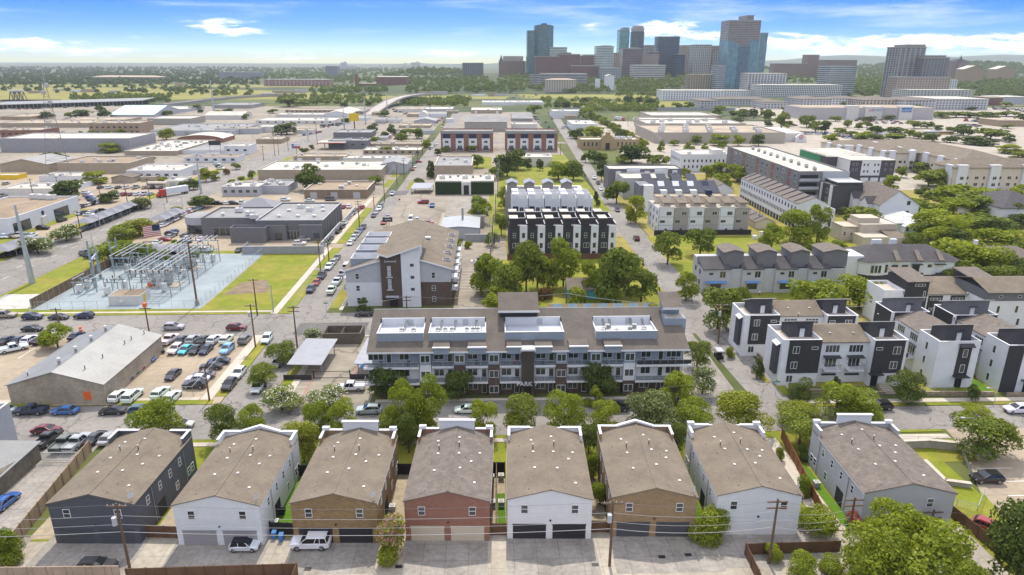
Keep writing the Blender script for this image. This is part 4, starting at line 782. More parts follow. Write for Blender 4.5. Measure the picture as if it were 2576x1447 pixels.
# --- dark and white townhouse row ---
def dkrow():
 t=T('townhouse_row','three-storey townhouse row of alternating charcoal and white panels with walled roof decks','townhouses',6.6,218)
 U=5.87; X0=6.7; h=10.5
 t.p('wall',BX(X0,218.3,-.3,X0+6*U,238,h-.6),charcoal)
 t.p('roof_deck',BX(X0+.1,218.5,h-.6,X0+6*U-.1,237.9,h-.5),deck)
 for i in range(6):
  a=X0+i*U; m=a+U*.58
  f=MB(); f.box(a,218.0,-.3,m,218.3,h+.35,0); f.box(m,217.92,-.3,a+U,218.3,h+.5,1); t.p('front_panel',f,[charcoal,white]);
  for yb,y2 in((218.32,223.2),(228.6,233)):
   t.p('stair_bulkhead',BX(a+.05,yb,h-.55,a+U*.47,y2,h+2.7),charcoal); t.p('bulkhead_roof',BX(a-.02,yb-.06,h+2.7,a+U*.47+.08,y2+.06,h+2.85),rwhite)
   w=MB(); w.box(a+U*.47,y2+.8,h-.55,a+U-.2,y2+1,h+1.6,0); w.box(a+U-.2,yb,h-.55,a+U-.02,y2+1,h+.9,0); w.box(a+U*.46,y2+.76,h+1.6,a+U-.16,y2+1.04,h+1.7,1); w.box(a+U-.24,yb,h+.9,a+U+.02,y2+.75,h+1.0,1); t.p('deck_wall',w,[dgrey,white])
  fm=frame
  for z in(6.8,):
   win(t,'S',a+U*.28,z,.95,1.65,218.0); win(t,'S',(m+a+U)/2,z,.95,1.65,217.92,1,True,framed)
  win(t,'S',a+U*.34,3.4,1.9,1.65,218.0,2); win(t,'S',(m+a+U)/2,3.4,.95,1.65,217.92,1,True,framed)
  if i%3!=2 or i==4: panel(t,'front_door','S',m+.55,m+1.75,0,2.2,217.92,black)
  for x,y in((a+3.6,220.5),(a+4.3,221.7)) if i in(1,5) else (): pass
 for z,y in((7.2,222),(4,222),(7.2,230)): win(t,'E',y,z,.9,1.6,X0+6*U,1,True)
dkrow()
def whrow():
 t=T('townhouse_row','white townhouse row with navy door panels, behind the charcoal and white row','townhouses',8.5,246); U=5.95; h=13.9
 for i in range(5):
  a=8.5+i*U; b=MB(); b.box(a+.12,246+.0,-.3,a+U-.12,262,h-.4); t.p('wall',b,whites); t.p('roof_deck',BX(a+.25,246.2,h-.4,a+U-.25,261.8,h-.3),rwhite)
  for yb in(246.003,253.5):
   t.p('stair_bulkhead',BX(a+.123,yb,h-.35,a+U*.43,yb+4.4,h+2.2),white)
   w=MB(); w.box(a+U*.43,yb,h-.4,a+U-.123,yb+.18,h+.7); w.box(a+U-.3,yb+.18,h-.4,a+U-.123,yb+6,h+.7); w.box(a+U*.43,yb+5.8,h-.4,a+U-.3,yb+6,h+1.6); t.p('deck_wall',w,white)
  panel(t,'navy_panel','S',a+.3,a+2.3,7.6,11.6,246,navy); win(t,'S',a+3.5,9.7,1.4,1.6,246,2,False); win(t,'S',a+5.1,9.7,.4,1.6,246,1,False,framed); win(t,'S',a+3.6,6,1.2,1.6,246,1); win(t,'S',a+5.0,6,.6,1.6,246,1)
 t=T('townhouse_row','grey townhouse row with small gabled roof towers, behind the white row','townhouses',8,272); t.p('wall',BX(7,272,-.3,39,288,12),mat('warm_grey_siding',(.22,.21,.2),.8,.06)); t.p('roof_deck',BX(7.2,272.2,12.003,38.8,287.8,12.05),rwhite)
 for x in(7.5,14.5,22,29.6):
  t.p('roof_tower',gable_mb(x,272.003,x+3.8,279,12,15.6,16.4),mat('warm_grey_siding',(.22,.21,.2),.8,.06)); t.p('tower_roof',gable_roof(x,272,x+3.8,279,15.62,16.42,o=.4),rmetalv)
  w=MB(); w.ring(x+3.9,272.004,x+6.9,279,12,13.2,.2,1.1); t.p('deck_wall',w,white)
whrow()
def wrrow():
 t=T('townhouse_row','three-storey row of six alternating white and beige-grey units with sloped roof canopies','townhouses',63.6,250); U=5.78; X0=63.6; h=9.9
 bg=mat('beige_grey_siding',(.34,.31,.285),.75,.05,kind='vlines',p=(.4,.86,.1))
 for i in range(6):
  a=X0+i*U; hh=h+(.35 if i%2==0 else 0); m=white if i%2==0 else bg
  t.p('wall',BX(a+.001,250-(.12 if i%2==0 else 0),-.3,a+U-.001,266,hh-.5),m); t.p('roof_deck',BX(a+.2,250.1,hh-.497,a+U-.2,265.8,hh-.42),deck)
  w=MB(); y=250-(.12 if i%2==0 else 0); w.box(a+.002,y+.003,hh-.5,a+U-.002,y+.2,hh); w.box(a-.02,y-.05,hh,a+U+.02,y+.25,hh+.1); t.p('parapet',w,m if i%2 else offw)
  for z in(3.3,6.5): panel(t,'belt_course','S',a,a+U,z,z+.13,y,greym,.05)
  win(t,'S',a+U*.7,7.2,1.9,1.35,y,2,False,frame if i%2 else greym); win(t,'S',a+U*.3,4.3,1.9,1.0,y,2,False,greym); win(t,'S',a+U*.55,.6,.9,1.5,y,1,True,greym)
  d=MB(); d.tube((a+.35,y-.08,0),(a+.35,y-.08,hh-.6),.06,None,6); t.p('downpipe',d,greym)
  bx=a+U*.42
  t.p('stair_bulkhead',BX(bx,252.4,h-.5,a+U*.9,257.2,h+1.7),beige); t.p('canopy',SL([(bx-.4,251.2,h+1.75),(a+U*.98,251.2,h+1.75),(a+U*.8,258.4,h+2.7),(bx-.9,258.4,h+2.7)],.18),shing)
  t.p('stair_bulkhead',BX(bx-.8,261.2,h-.5,a+U*.7,264.6,h+2.2),cream); t.p('canopy',BX(bx-1,260.8,h+2.2,a+U*.78,265,h+2.4),tan)
  t.p('deck_wall',BX(a,258.6,h-.5,a+U,258.8,h+.6),beige)
 for y in(252,257,262):
  for z in(1,4.2,7.2): win(t,'W',y,z,1.2,1.6,X0,1,True,greym)
wrrow()
def lrrow():
 t=T('townhouse_row','long white townhouse row running away, with black roof ridges and a plain gable end','townhouses',119,256); x0,x1,y0,y1=119.2,131,256,318; ze,zr=10,12.4
 t.p('wall',gable_mb(x0,y0,x1,y1,-.3,ze,zr,f=.55),white); rf=t.p('roof',gable_roof(x0,y0,x1,y1,ze,zr,o=.2,oe=.1,f=.55),shing2)
 for k in range(10):
  yy=y0+4+k*6.1; r=MB(); r.slab([(x0+.3,yy,ze+.5),(x0+6.4,yy,zr+.5),(x0+6.4,yy+.5,zr+.5),(x0+.3,yy+.5,ze+.5)],.45); t.p('roof_ridge_wall',r,navy)
 for k in range(20):
  yy=y0+2+k*3.05; win(t,'W',yy,7.2,1.0,1.5,x0,1,True,framed)
  win(t,'W',yy-.7,4.0,.6,1.5,x0,1,True,framed); win(t,'W',yy+.7,4.0,.6,1.5,x0,1,True,framed)
  panel(t,'garage_door','W',yy-1.2,yy+1.2,0,2.3,x0,framed)
 t.p('side_annex',BX(131,255.7,-.3,134,268,7.2),white); w=MB().ring(131.02,255.68,134.02,268,7.2,8.1,.15,.8); t.p('deck_wall',w,white)
 win(t,'S',127.5,6.4,.9,1.5,y0,1,True,framed); win(t,'S',132.5,1.2,.9,3.4,255.7,1,True,framed)
 t=T('garage_row','low garage row with black roof ridges beside the long white townhouses','garages',104,257); t.p('wall',gable_mb(104,257,111.5,312,-.3,2.8,4.4),cream); t.p('roof',gable_roof(104,257,111.5,312,2.8,4.4,o=.3),shing2)
 for k in range(8): yy=260+k*6.4; t.p('roof_ridge_wall',SL([(104.2,yy,3.2),(107.8,yy,4.75),(107.8,yy+.5,4.75),(104.2,yy+.5,3.2)],.35),navy)
 t=T('house','small white gabled house left of the long white townhouse row','house',104,322); t.p('wall',gable_mb(106,318,116,334,-.3,5,7.6),white); t.p('roof',gable_roof(106,318,116,334,5,7.6,o=.4),shing2)
lrrow()
def grrow():
 t=T('townhouse_row','row of alternating white and grey units with four gable-capped roof towers','townhouses',59.5,180); gm=mat('steel_grey_siding',(.16,.16,.17),.75,.05,kind='lines',p=(.25,.85,.1))
 seg=[(59.6,67.4,'w'),(67.4,70.8,'g'),(70.8,76.8,'w'),(76.8,80.2,'g'),(80.2,86.4,'w'),(86.4,89.6,'g'),(89.6,95.6,'w'),(95.6,100.5,'g')]
 b=MB(); b.box(59.7,180.6,-.3,100.4,190,7.0); t.p('wall',b,lgrey)
 for i,(a,c,k) in enumerate(seg):
  y=180.6 if k=='w' else 181.4
  t.p('front_panel',BX(a,y-.5,-.3,c,y+.7,7.2 if k=='w' else 7.0),lgrey if k=='w' else gm)
  if k=='w':
   t.p('roof',SL([(a-.1,y-.8,7.22),(c+.1,y-.8,7.22),(c+.1,186.3,9.2),(a-.1,186.3,9.2)],.2),shingd); t.p('roof_back',BX(a,186,7,c,190.003,8.8),lgrey)
   win(t,'S',a+(c-a)*.3,5.5,1.1,.6,y-.5,1,False,framed); win(t,'S',a+(c-a)*.72,4.6,1.7,1.9,y-.5,2,False,offw); win(t,'S',(a+c)/2,1.2,3.0,2.0,y-.5,2,False,framed)
   aw=MB(); aw.slab([(a+.9,y-1.5,3.3),(c-.9,y-1.5,3.3),(c-.9,y-.48,3.7),(a+.9,y-.48,3.7)],.06); t.p('awning',aw,mat('blue_awning',(.1,.22,.42),.6,.1))
  else:
   x0,x1=a-1.4,c+.6
   t.p('roof_tower',gable_mb(x0,182.2,x1,189.4,7.0,11.4,12.1),gm); t.p('tower_roof',gable_roof(x0,182.2,x1,189.4,11.42,12.12,o=.45),shing2)
   win(t,'S',(a+c)/2,4.8,1.7,1.3,y-.5,2,False,offw); win(t,'S',(a+c)/2,1.6,1.7,1.3,y-.5,2,False,offw)
 for y in(183,187):
  for z in(2,5): win(t,'W',y,z,.9,1.3,59.6,1,True,framed)
grrow()
def wchouse():
 t=T('house','white house with a rounded end, dark hipped roof and a dark ground floor','house',110,189); pts=[(109.5,190.5),(111.5,188.8),(113.6,188.3),(115.6,188.6),(118,189.4),(137,188.6),(139.3,191),(139.6,203),(111,203.5),(109.2,197)]
 t.p('wall',MB().prism(pts,2.3,6.5),white); t.p('ground_floor',MB().prism([(p[0]*.96+4.9,p[1]*.96+7.9) for p in pts],-.3,2.3),dgrey)
 ep=[(x+(x-124)*.03,y+(y-196)*.08) for x,y in pts]; r=MB(); n=len(ep); A,B=(117,197.5,9.6),(133,197.,9.6)
 r.add([(p[0],p[1],6.5) for p in ep]+[A,B],[(0,1,n),(1,2,n),(2,3,n),(3,4,n),(4,5,n+1,n),(5,6,n+1),(6,7,n+1),(7,8,n,n+1),(8,9,n),(9,0,n)]); r.poly(ep,6.47); t.p('roof',r,shingd)
 for x in(120,126.5,133): t.p('roof_dormer',SL([(x-.8,188.3,6.9),(x+.8,188.3,6.9),(x+1.6,193,8.9),(x+.4,193,8.9)],.3),shing2)
 for a,z,w,h in((112.5,3.2,.7,2.2),(113.6,3.2,.7,2.2),(114.7,3.2,.7,2.2),(117,3.1,.8,2.4)): win(t,'S',a,z,w,h,188.3 if a<115 else 188.9,1,False,framed)
 for a,w,z,h in((119.5,1.8,4.6,.8),(122.5,1.8,4.6,.8),(130,1.4,4.6,.9),(135.8,1.7,4.7,.8)): win(t,'S',a,z,w,h,188.9,2,False,framed)
 for a in(125.8,132.7): panel(t,'balcony_door','S',a-1.1,a+1.1,2.6,5.4,188.9,framed,.06); t.p('balcony',BX(a-1.6,187.4,2.3,a+1.6,188.9,2.5).box(a-1.6,187.4,2.5,a+1.6,187.45,3.4),framed); t.p('awning',BX(a-1.6,187.9,5.6,a+1.6,188.9,5.75),framed)
 t.p('chimney',BX(118,200,6,121,201,10.2).box(124,200.5,6,126,201.5,10.2),white); t.p('roof_deck',BX(106,191,-.3,111,199,7.6),white)
wchouse()
# --- black-and-white townhouses on the right ---
def cube_mod(t,x0,y0,x1,y1,h,dark,side,bulk,wins=(),strip=None,capdir=1):
 t.p('wall',MB().ring(x0,y0,x1,y1,-.3,h,.22,.85),white); t.p('roof_deck',BX(x0+.15,y0+.15,h-1.1,x1-.15,y1-.15,h-.85),deck)
 c=MB();
 for a in[(x0-.05,y0-.05,x1+.05,y0+.25),(x0-.05,y1-.25,x1+.05,y1+.05),(x0-.05,y0+.253,x0+.25,y1-.253),(x1-.25,y0+.253,x1+.05,y1-.253)]: c.box(a[0],a[1],h+.002,a[2],a[3],h+.1)
 t.p('coping',c,white)
 if dark: t.p('dark_panel',sbox(side,dark[0],dark[1],dark[2],dark[3],{'S':y0,'W':x0,'E':x1}[side],.12),charcoal)
 if bulk:
  a,b2,c2,d,hb=bulk; zf,zb=h+hb,h+hb-1.7; bm=MB(); bm.add([(a,b2,h-.85),(c2,b2,h-.85),(c2,d,h-.85),(a,d,h-.85),(a,b2,zf),(c2,b2,zf),(c2,d,zb),(a,d,zb)],[(0,1,5,4),(1,2,6,5),(2,3,7,6),(3,0,4,7),(4,5,6,7)]); t.p('stair_bulkhead',bm,dgrey if capdir>0 else mat('grey_metal_siding',(.14,.145,.16),.6,.06,kind='vlines',p=(.4,.7,.12)))
  t.p('bulkhead_roof',SL([(a-.5,b2-.7,zf+.4),(c2+.5,b2-.7,zf+.4),(c2+.5,d+.4,zb+.03),(a-.5,d+.4,zb+.03)],.16),offw); panel(t,'roof_door','S',(a+c2)/2-.2,(a+c2)/2+.75,h-.8,h+1.1,b2,white,.04)
  t.p('door_hood',BX((a+c2)/2-.6,b2-.6,h+1.25,(a+c2)/2+1.15,b2,h+1.35),dgrey); fit(t,'pipe',(a+c2)/2,(b2+d)/2,h+hb+.15,0)
 for sd,a,z,w_,h_,n in wins: win(t,sd,a,z,w_,h_,{'S':y0-(.12 if dark and side=='S' and dark[0]<a<dark[1] and dark[2]<z<dark[3] else 0),'W':x0,'E':x1}[sd],n,False)
def pair(lab,x0,y0,dx=0,h=10.0):
 t=T('townhouse_pair',lab,'townhouses',x0,y0,group='black and white townhouse pairs')
 L=7.7
 cube_mod(t,x0,y0,x0+L,y0+8.2,h,(x0+1.2,x0+L,2.9,h+.02),'S',(x0+2.6,y0+3.6,x0+L-.5,y0+7.6,2.6),[('S',x0+2.7,7.2,1.3,1.5,2),('S',x0+6.4,8.0,1.3,.6,1),('S',x0+2.6,3.9,1.3,1.5,2),('S',x0+2.1,.9,1.3,1.5,2),('W',y0+2,3,1.2,5,1)])
 t.p('window_bay',BX(x0-.7,y0+1.2,2.2,x0,y0+3.4,8.4),dgrey); t.p('bay_hood',SL([(x0-.9,y0+1,8.5),(x0,y0+1,9.0),(x0,y0+3.6,9.0),(x0-.9,y0+3.6,8.5)],.15),offw)
 m0,m1=x0+L,x0+18.2; ym=y0+1.6
 t.p('wall',BX(m0,ym,-.3,m1,y0+9,8.9),white); t.p('roof',SL([(m0-.02,ym-.35,8.95),(m1+.02,ym-.35,8.95),(m1+.02,y0+6,10.9),(m0-.02,y0+6,10.9)],.18),shing); t.p('roof',SL([(m0-.02,y0+6,10.9),(m1+.02,y0+6,10.9),(m1+.02,y0+9.4,9.8),(m0-.02,y0+9.4,9.8)],.18),shing)
 for c in(m0+3.2,m0+7.6+.4):
  win(t,'S',c,6.6,2.9,1.6,ym,4,False); win(t,'S',c,3.4,2.4,2.0,ym,3,False,name='balcony_door'); s=MB(); s.box(c-1.6,ym-1.5,3.0,c+1.6,ym+.02,3.25); t.p('balcony',s,white); r=MB()
  for k in range(13): r.box(c-1.55+k*.25,ym-1.47,3.25,c-1.52+k*.25,ym-1.43,4.3)
  r.box(c-1.58,ym-1.48,4.3,c+1.58,ym-1.42,4.36);
  for s_ in(-1.55,1.5):
   r.box(c+s_,ym-1.42,4.3,c+s_+.05,ym,4.36)
  t.p('railing',r,framed); t.p('awning',SL([(c-1.7,ym-1.1,5.75),(c+1.7,ym-1.1,5.75),(c+1.7,ym,5.95),(c-1.7,ym,5.95)],.1),framed); win(t,'S',c,1.5,3.0,.45,ym,2,False,framed)
  fit(t,'vent',c,y0+3.6,9.95,0)
 r0=m1
 cube_mod(t,r0,y0-.4,r0+L-1,y0+8,h-.1,(r0,r0+L-1.6,2.9,h-.08),'S',(r0+.4,y0+3.4,r0+L-2,y0+7.4,2.5),[('S',r0+1.0,7.9,1.3,.6,1),('S',r0+4.6,7.0,1.5,1.6,2),('S',r0+4.4,3.8,1.5,1.6,2),('S',r0+4.3,.9,1.5,1.5,2),('E',y0+3,4,1,1.5,1),('E',y0+3,7,1,1.5,1)])
 panel(t,'front_door','S',r0+.4,r0+1.8,0,2.5,y0-.4,black); t.p('entrance_canopy',BX(r0-.4,y0-1.5,2.75,r0+2.4,y0-.4,2.9),framed)
 return t
pair('black and white three-storey townhouse pair nearest the street corner, facing the street',57.9,122.4)
pair('black and white townhouse pair directly behind the one facing the street corner',55.6,137.2,h=9.6)
def sidepair(lab,x0,y0,L=8.4,h=10.0,darkfront=False):
 t=T('townhouse_pair',lab,'townhouses',x0,y0,group='black and white townhouse pairs')
 cube_mod(t,x0,y0,x0+L,y0+6.4,h,(x0+4.2,x0+6.8,2.6,h-.9) if not darkfront else (x0,x0+3.2,-.2,h+.02),'S',(x0+2.2,y0+2.2,x0+L-.6,y0+6.2,2.7),[('S',x0+5.6,6.7,.95,1.7,1),('S',x0+5.6,3.4,.95,1.7,1),('W',y0+3.4,7,.8,1.6,1),('W',y0+3.4,4,.8,1.6,1),('W',y0+3.4,1,.8,1.6,1)])
 panel(t,'front_door','S',x0+4.8,x0+6.2,0,2.3,y0,black); t.p('door_hood',BX(x0+4,y0-1.2,2.6,x0+7,y0,2.75),framed); t.p('panel_hood',SL([(x0+4,y0-.8,h-.9),(x0+7,y0-.8,h-.9),(x0+7,y0,h-.4),(x0+4,y0,h-.4)],.1),framed)
 a,b2=y0+6.4,y0+16.5
 t.p('wall',BX(x0+.8,a,-.3,x0+L+1,b2,8.9),white); t.p('roof',gable_roof(x0+.8,a,x0+L+1,b2,8.92,10.4,'y',o=.3,oe=-.02,f=.6),shing2)
 for yy in(a+2.6,a+7.2):
  win(t,'W',yy,6.6,2.6,1.6,x0+.8,4,False); win(t,'W',yy,3.4,2.2,2.0,x0+.8,3,False,name='balcony_door'); t.p('balcony',BX(x0-.7,yy-1.5,3.0,x0+.8,yy+1.5,3.2),white); t.p('railing',BX(x0-.68,yy-1.5,3.2,x0-.63,yy+1.5,4.2),framed); t.p('awning',BX(x0-.4,yy-1.6,5.7,x0+.8,yy+1.6,5.8),framed)
 cube_mod(t,x0,b2,x0+L,b2+7,h,(x0+.6,x0+L,6,h+.02),'S',(x0+1.2,b2+2,x0+L-.8,b2+6.4,2.7),[('W',b2+3,6.4,1.4,1.5,2)],capdir=-1); t.p('dark_side_panel',BX(x0-.1,b2+.3,3,x0,b2+6.4,h+.02),charcoal)
sidepair('black and white townhouse pair end-on to the street, beside the small lawn with low fence',88.2,120.8)
sidepair('black and white townhouse pair at the right edge, with a dark brick front corner',100.6,118.6,L=9.6,darkfront=True)
def backpair(lab,x0,y0):
 t=T('townhouse_pair',lab,'townhouses',x0,y0,group='black and white townhouse pairs')
 b=MB().ring(x0,y0,x0+5,y0+8,-.3,9.3,.2,.8); t.p('wall',b,white); t.p('roof_deck',BX(x0+.1,y0+.1,8.2,x0+4.9,y0+7.9,8.5),deck)
 t.p('roof_tower',BX(x0+5,y0-.6,-.3,x0+10.4,y0+8,11.6),charcoal); t.p('tower_roof',SL([(x0+4.6,y0-1.1,11.75),(x0+10.8,y0-1.1,11.75),(x0+10.8,y0+8.4,12.6),(x0+4.6,y0+8.4,12.6)],.2),shing2); win(t,'S',x0+8.2,10.4,2.6,.6,y0-.6,3,False); win(t,'S',x0+9.6,6.8,.5,2.4,y0-.6,1,False)
 t.p('wall',BX(x0+10.4,y0,-.3,x0+22,y0+8,8.2),white); t.p('roof',SL([(x0+10.4,y0-.3,8.25),(x0+22,y0-.3,8.25),(x0+22,y0+8.2,10.2),(x0+10.4,y0+8.2,10.2)],.18),shing)
 for c in(x0+13,x0+18.6): panel(t,'dark_panel','S',c-1.8,c+1.8,2,7.8,y0,charcoal,.1); win(t,'S',c,6.6,2.6,.6,y0-.1,3,False); win(t,'S',c,4,2.6,.6,y0-.1,3,False)
 t.p('roof_tower',BX(x0+22,y0-.6,-.3,x0+27.4,y0+8,11.6),charcoal); t.p('tower_roof',SL([(x0+21.6,y0-1.1,11.75),(x0+27.8,y0-1.1,11.75),(x0+27.8,y0+8.4,12.6),(x0+21.6,y0+8.4,12.6)],.2),shing2); win(t,'S',x0+25.2,10.4,2.6,.6,y0-.6,3,False); win(t,'S',x0+23,6.8,.5,2.4,y0-.6,1,False)
backpair('black and white townhouse pair with two tall dark towers, furthest back on the right',96.4,154.6)
t=T('house','white three-storey house with grey upper band and shingle roof at the right edge','house',118,150); t.p('wall',BX(117.5,148,-.3,135,160,8.6),white); t.p('upper_storey',BX(117.45,147.95,8.6,135,160,10.8),mat('grey_metal_siding',(.14,.145,.16),.6,.06)); t.p('roof',gable_roof(117.4,148,135,160,10.82,12.6,'x',o=.5),shing)
for x in(120.5,125,130):
 win(t,'S',x,9.4,.9,.6,147.95,1,False); win(t,'S',x,5.6,.8,1.8,148,1,False); win(t,'S',x+1,2.4,.8,1.8,148,1,False)
# --- other houses and blocks on the right ---
t=T('house','beige stepped modern house with flat parapets in front of the white bungalow','house',128,229); t.p('wall',BX(128.2,238,-.3,134,246,5.4).box(134,236,-.3,147,246,6.6).box(131.6,229,-.3,147.5,236,3.6),beige); t.p('tower',BX(134.2,238.5,6.5,142,245,8.4),beige); t.p('roof',SL([(128,238,5.5),(134,238,4.7),(134,246,4.7),(128,246,5.5)],.15).slab([(141,229.5,3.75),(147.3,229.5,3.75),(147.3,236,4.6),(141,236,4.6)],.15),shing); t.p('deck',BX(142.2,236.2,6.61,146.8,245.8,6.7),deck)
win(t,'S',129.5,2,.9,1.5,238,1); win(t,'S',132,2,.8,1.2,238,1)
t=T('house','white bungalow with pale hipped roof under the big trees','house',157,252); t.p('wall',BX(157,252,-.3,171,268,3.3),white); t.p('roof',hip_roof(157,252,171,268,3.35,6.2,.6),mat('pale_shingle',(.5,.5,.5),.9,.1)); t.p('porch',gable_mb(158.5,248.8,163.5,252,-.3,2.7,4,),white); t.p('porch_roof',gable_roof(158.5,248.8,163.5,252,2.7,4,o=.4),mat('pale_shingle',(.5,.5,.5),.9,.1))
for x in(159.5,162.3): win(t,'S',x,.9,.8,1.4,248.8,1,True,framed)
t=T('house','large white gabled house with grey roof and two small side gables','house',158,265); t.p('wall',gable_mb(157.5,266,173.5,290,-.3,7.6,13.4,f=.42),white); t.p('roof',gable_roof(157.5,266,173.5,290,7.6,13.4,o=.4,f=.42),shing2)
for y in(271,282): t.p('side_gable',gable_mb(155,y,160.5,y+5,-.3,7.4,9.6,'x'),white); t.p('side_gable_roof',gable_roof(155,y,160.5,y+5,7.4,9.6,'x',o=.3),shingd)
for z in(3.5,7.5): win(t,'S',169,z,1.4,1.6,266,1,True,framed)
t=T('townhouse_row','dark grey stepped townhouse row beside the large white gabled house','townhouses',147,285)
for k in range(4):
 y=285+k*9.5; t.p('wall',BX(147+k*.4,y,-.3,160+k*.4,y+9.4,12.0),mat('slate_siding',(.07,.07,.075),.7,.06)); t.p('roof',BX(149+k*.4,y+.6,12.003,160+k*.4,y+8.6,13.2),dgrey); t.p('roof_edge',BX(148.8+k*.4,y+.4,13.2,160.2+k*.4,y+8.8,13.4),lgrey)
 panel(t,'white_fin','W',y+.2,y+2,0,11.8,147+k*.4,white,.5); win(t,'W',y+5,8,2,2,147+k*.4,2,False); win(t,'W',y+5,4,2,2,147+k*.4,2,False)
t=T('apartment_block','grey flat-roofed apartment block with a line of condensers on its pale roof','apartment block',137,298); t.p('wall',MB().ring(137,298,160,392,-.3,16.2,.4,.6,0),mat('mid_grey_siding',(.2,.2,.205),.75,.06)); t.p('roof',BX(137.2,298.2,15.3,159.8,391.8,15.6),rwhite)
for k in range(20):
 fit(t,'cond',147+(k%2)*1.8,304+k*4.2,15.6,0,None,1.4)
for k in range(14):
 for z in(1,5,9,13):
  yy=301+k*6.4
  if k%3==1: panel(t,'brick_panel','W',yy-1.6,yy+1.6,z-.4,z+2.8,137,redbrick,.06)
  else: win(t,'W',yy,z,2.4,1.9,137,2,False)
for z in(1,4.8,8.6,12.2): panel(t,'loggia','S',138,146,z,z+2.4,298,mat('painted_recess_shade',(.03,.03,.03),.9,0),.02); t.p('balcony',BX(137.5,296.6,z-.3,146.5,298,z).box(137.5,296.6,z,146.5,296.7,z+1),lgrey)  # loggia openings are flat panels with their shade painted near-black
panel(t,'white_panel','S',148,160,0,16.25,298,lgrey,.2)
def purp():
 pm=mat('plum_grey_siding',(.075,.068,.08),.75,.06); t=T('townhouse_row','plum and white townhouse block with pale scalloped roofs and a green side','townhouses',196,362)
 t.p('wall',BX(196,366,-.3,221,380,11.5),pm); t.p('wall',BX(190,380,-.3,214,415,11.5),pm); t.p('roof',BX(195.8,365.8,11.503,221.2,380.2,11.8),rwhite); t.p('roof',BX(189.8,380.25,11.503,214.2,415.2,11.8),rwhite)
 for k in range(7): t.p('roof_fold',SL([(189.8,382+k*4.7,12.0),(214,382+k*4.7,12.0),(214,385+k*4.7,12.6),(189.8,385+k*4.7,12.6)],.3),rwhite)
 panel(t,'white_panel','S',202.5,213,3.4,11.6,366,white,.15); panel(t,'white_side','W',366,380,2,11.5,196,white,.1); panel(t,'green_side','W',388,415,0,11.6,190,greenp,.1)
 for x in(204.2,206.2,210,212): win(t,'S',x,5,.8,1.3,365.85,1,False,framed); win(t,'S',x-.3,8.6,.8,1.2,365.85,1,False,framed)
 for x in(203,208.5,214): panel(t,'garage_door','S',x,x+4.4,0,2.2,366,white,.05)
 for x in(198,200,216,219): win(t,'S',x,6,.8,1.2,366,1,False); win(t,'S',x,9,.8,1.2,366,1,False)
purp()
def creamapt(lab,x0,y0,x1,y1,h,zr,nb=5,seed=1):
 t=T('apartment_block',lab,'apartment block',x0,y0,group='cream apartment blocks'); t.p('wall',BX(x0,y0,-.3,x1,y1,h),cream); t.p('roof',hip_roof(x0,y0,x1,y1,h+.15,zr,.8),shing)
 Lx=x1-x0;
 for k in range(nb):
  a=x0+Lx*(k+.15)/nb
  if k%2==0: t.p('tower_bay',BX(a,y0-1.2,-.3,a+Lx/nb*.6,y0+1,h+1.3),white); t.p('bay_coping',BX(a-.2,y0-1.4,h+1.3,a+Lx/nb*.6+.2,y0+1.2,h+1.5),white)
  for z in(1.2,4.6,8.0)[:max(1,int(h/3.6))]: win(t,'S',a+Lx/nb*.3,z,2.0,1.6,y0-(1.2 if k%2==0 else 0),2,False,offw); win(t,'S',a+Lx/nb*.75,z,1.2,1.6,y0,1,False,offw)
 n=int((y1-y0)/7)
 for k in range(n):
  for z in(1.2,4.6,8.0)[:max(1,int(h/3.6))]: win(t,'W',y0+4+k*7,z,1.8,1.6,x0,2,False,offw)
  if k%2==0: t.p('tower_bay',BX(x0-1,y0+1+k*7,-.3,x0+.5,y0+6+k*7,h+1.2),white)
creamapt('cream three-storey apartment block with brown roof, front wing above the big trees',240,345,292,362,10.6,14.5,6); creamapt('long cream apartment wing running back from the front wing',258,366,290,460,10.6,15.5,4); creamapt('cream apartment wing by the bend of the lane, left of the long wing',238,404,256,440,10.6,14,3); creamapt('low cream apartment block with brown roof beyond the lane and trees',232,446,296,476,9,12.5,7)
t=T('house','grey hip-roofed house with white chimneys among trees at the right edge','house',158,196); t.p('wall',BX(155,200,-.3,176,214,3.4),beige); t.p('roof',hip_roof(155,200,176,214,3.45,6.2,.7),shing2); t.p('chimney',BX(158,210,4,159,211,7.2),white); t.p('porch',BX(158,194,-.3,168,200,3),beige); t.p('porch_roof',hip_roof(158,194,168,200.5,3.05,4.6,.6),shing2)
t=T('house','dark shingle roofed white house at the right edge beyond the big trees','house',198,282); t.p('wall',BX(205,262,-.3,230,290,7),white); t.p('roof',hip_roof(205,262,230,290,7.05,11.5,.7),shingd)
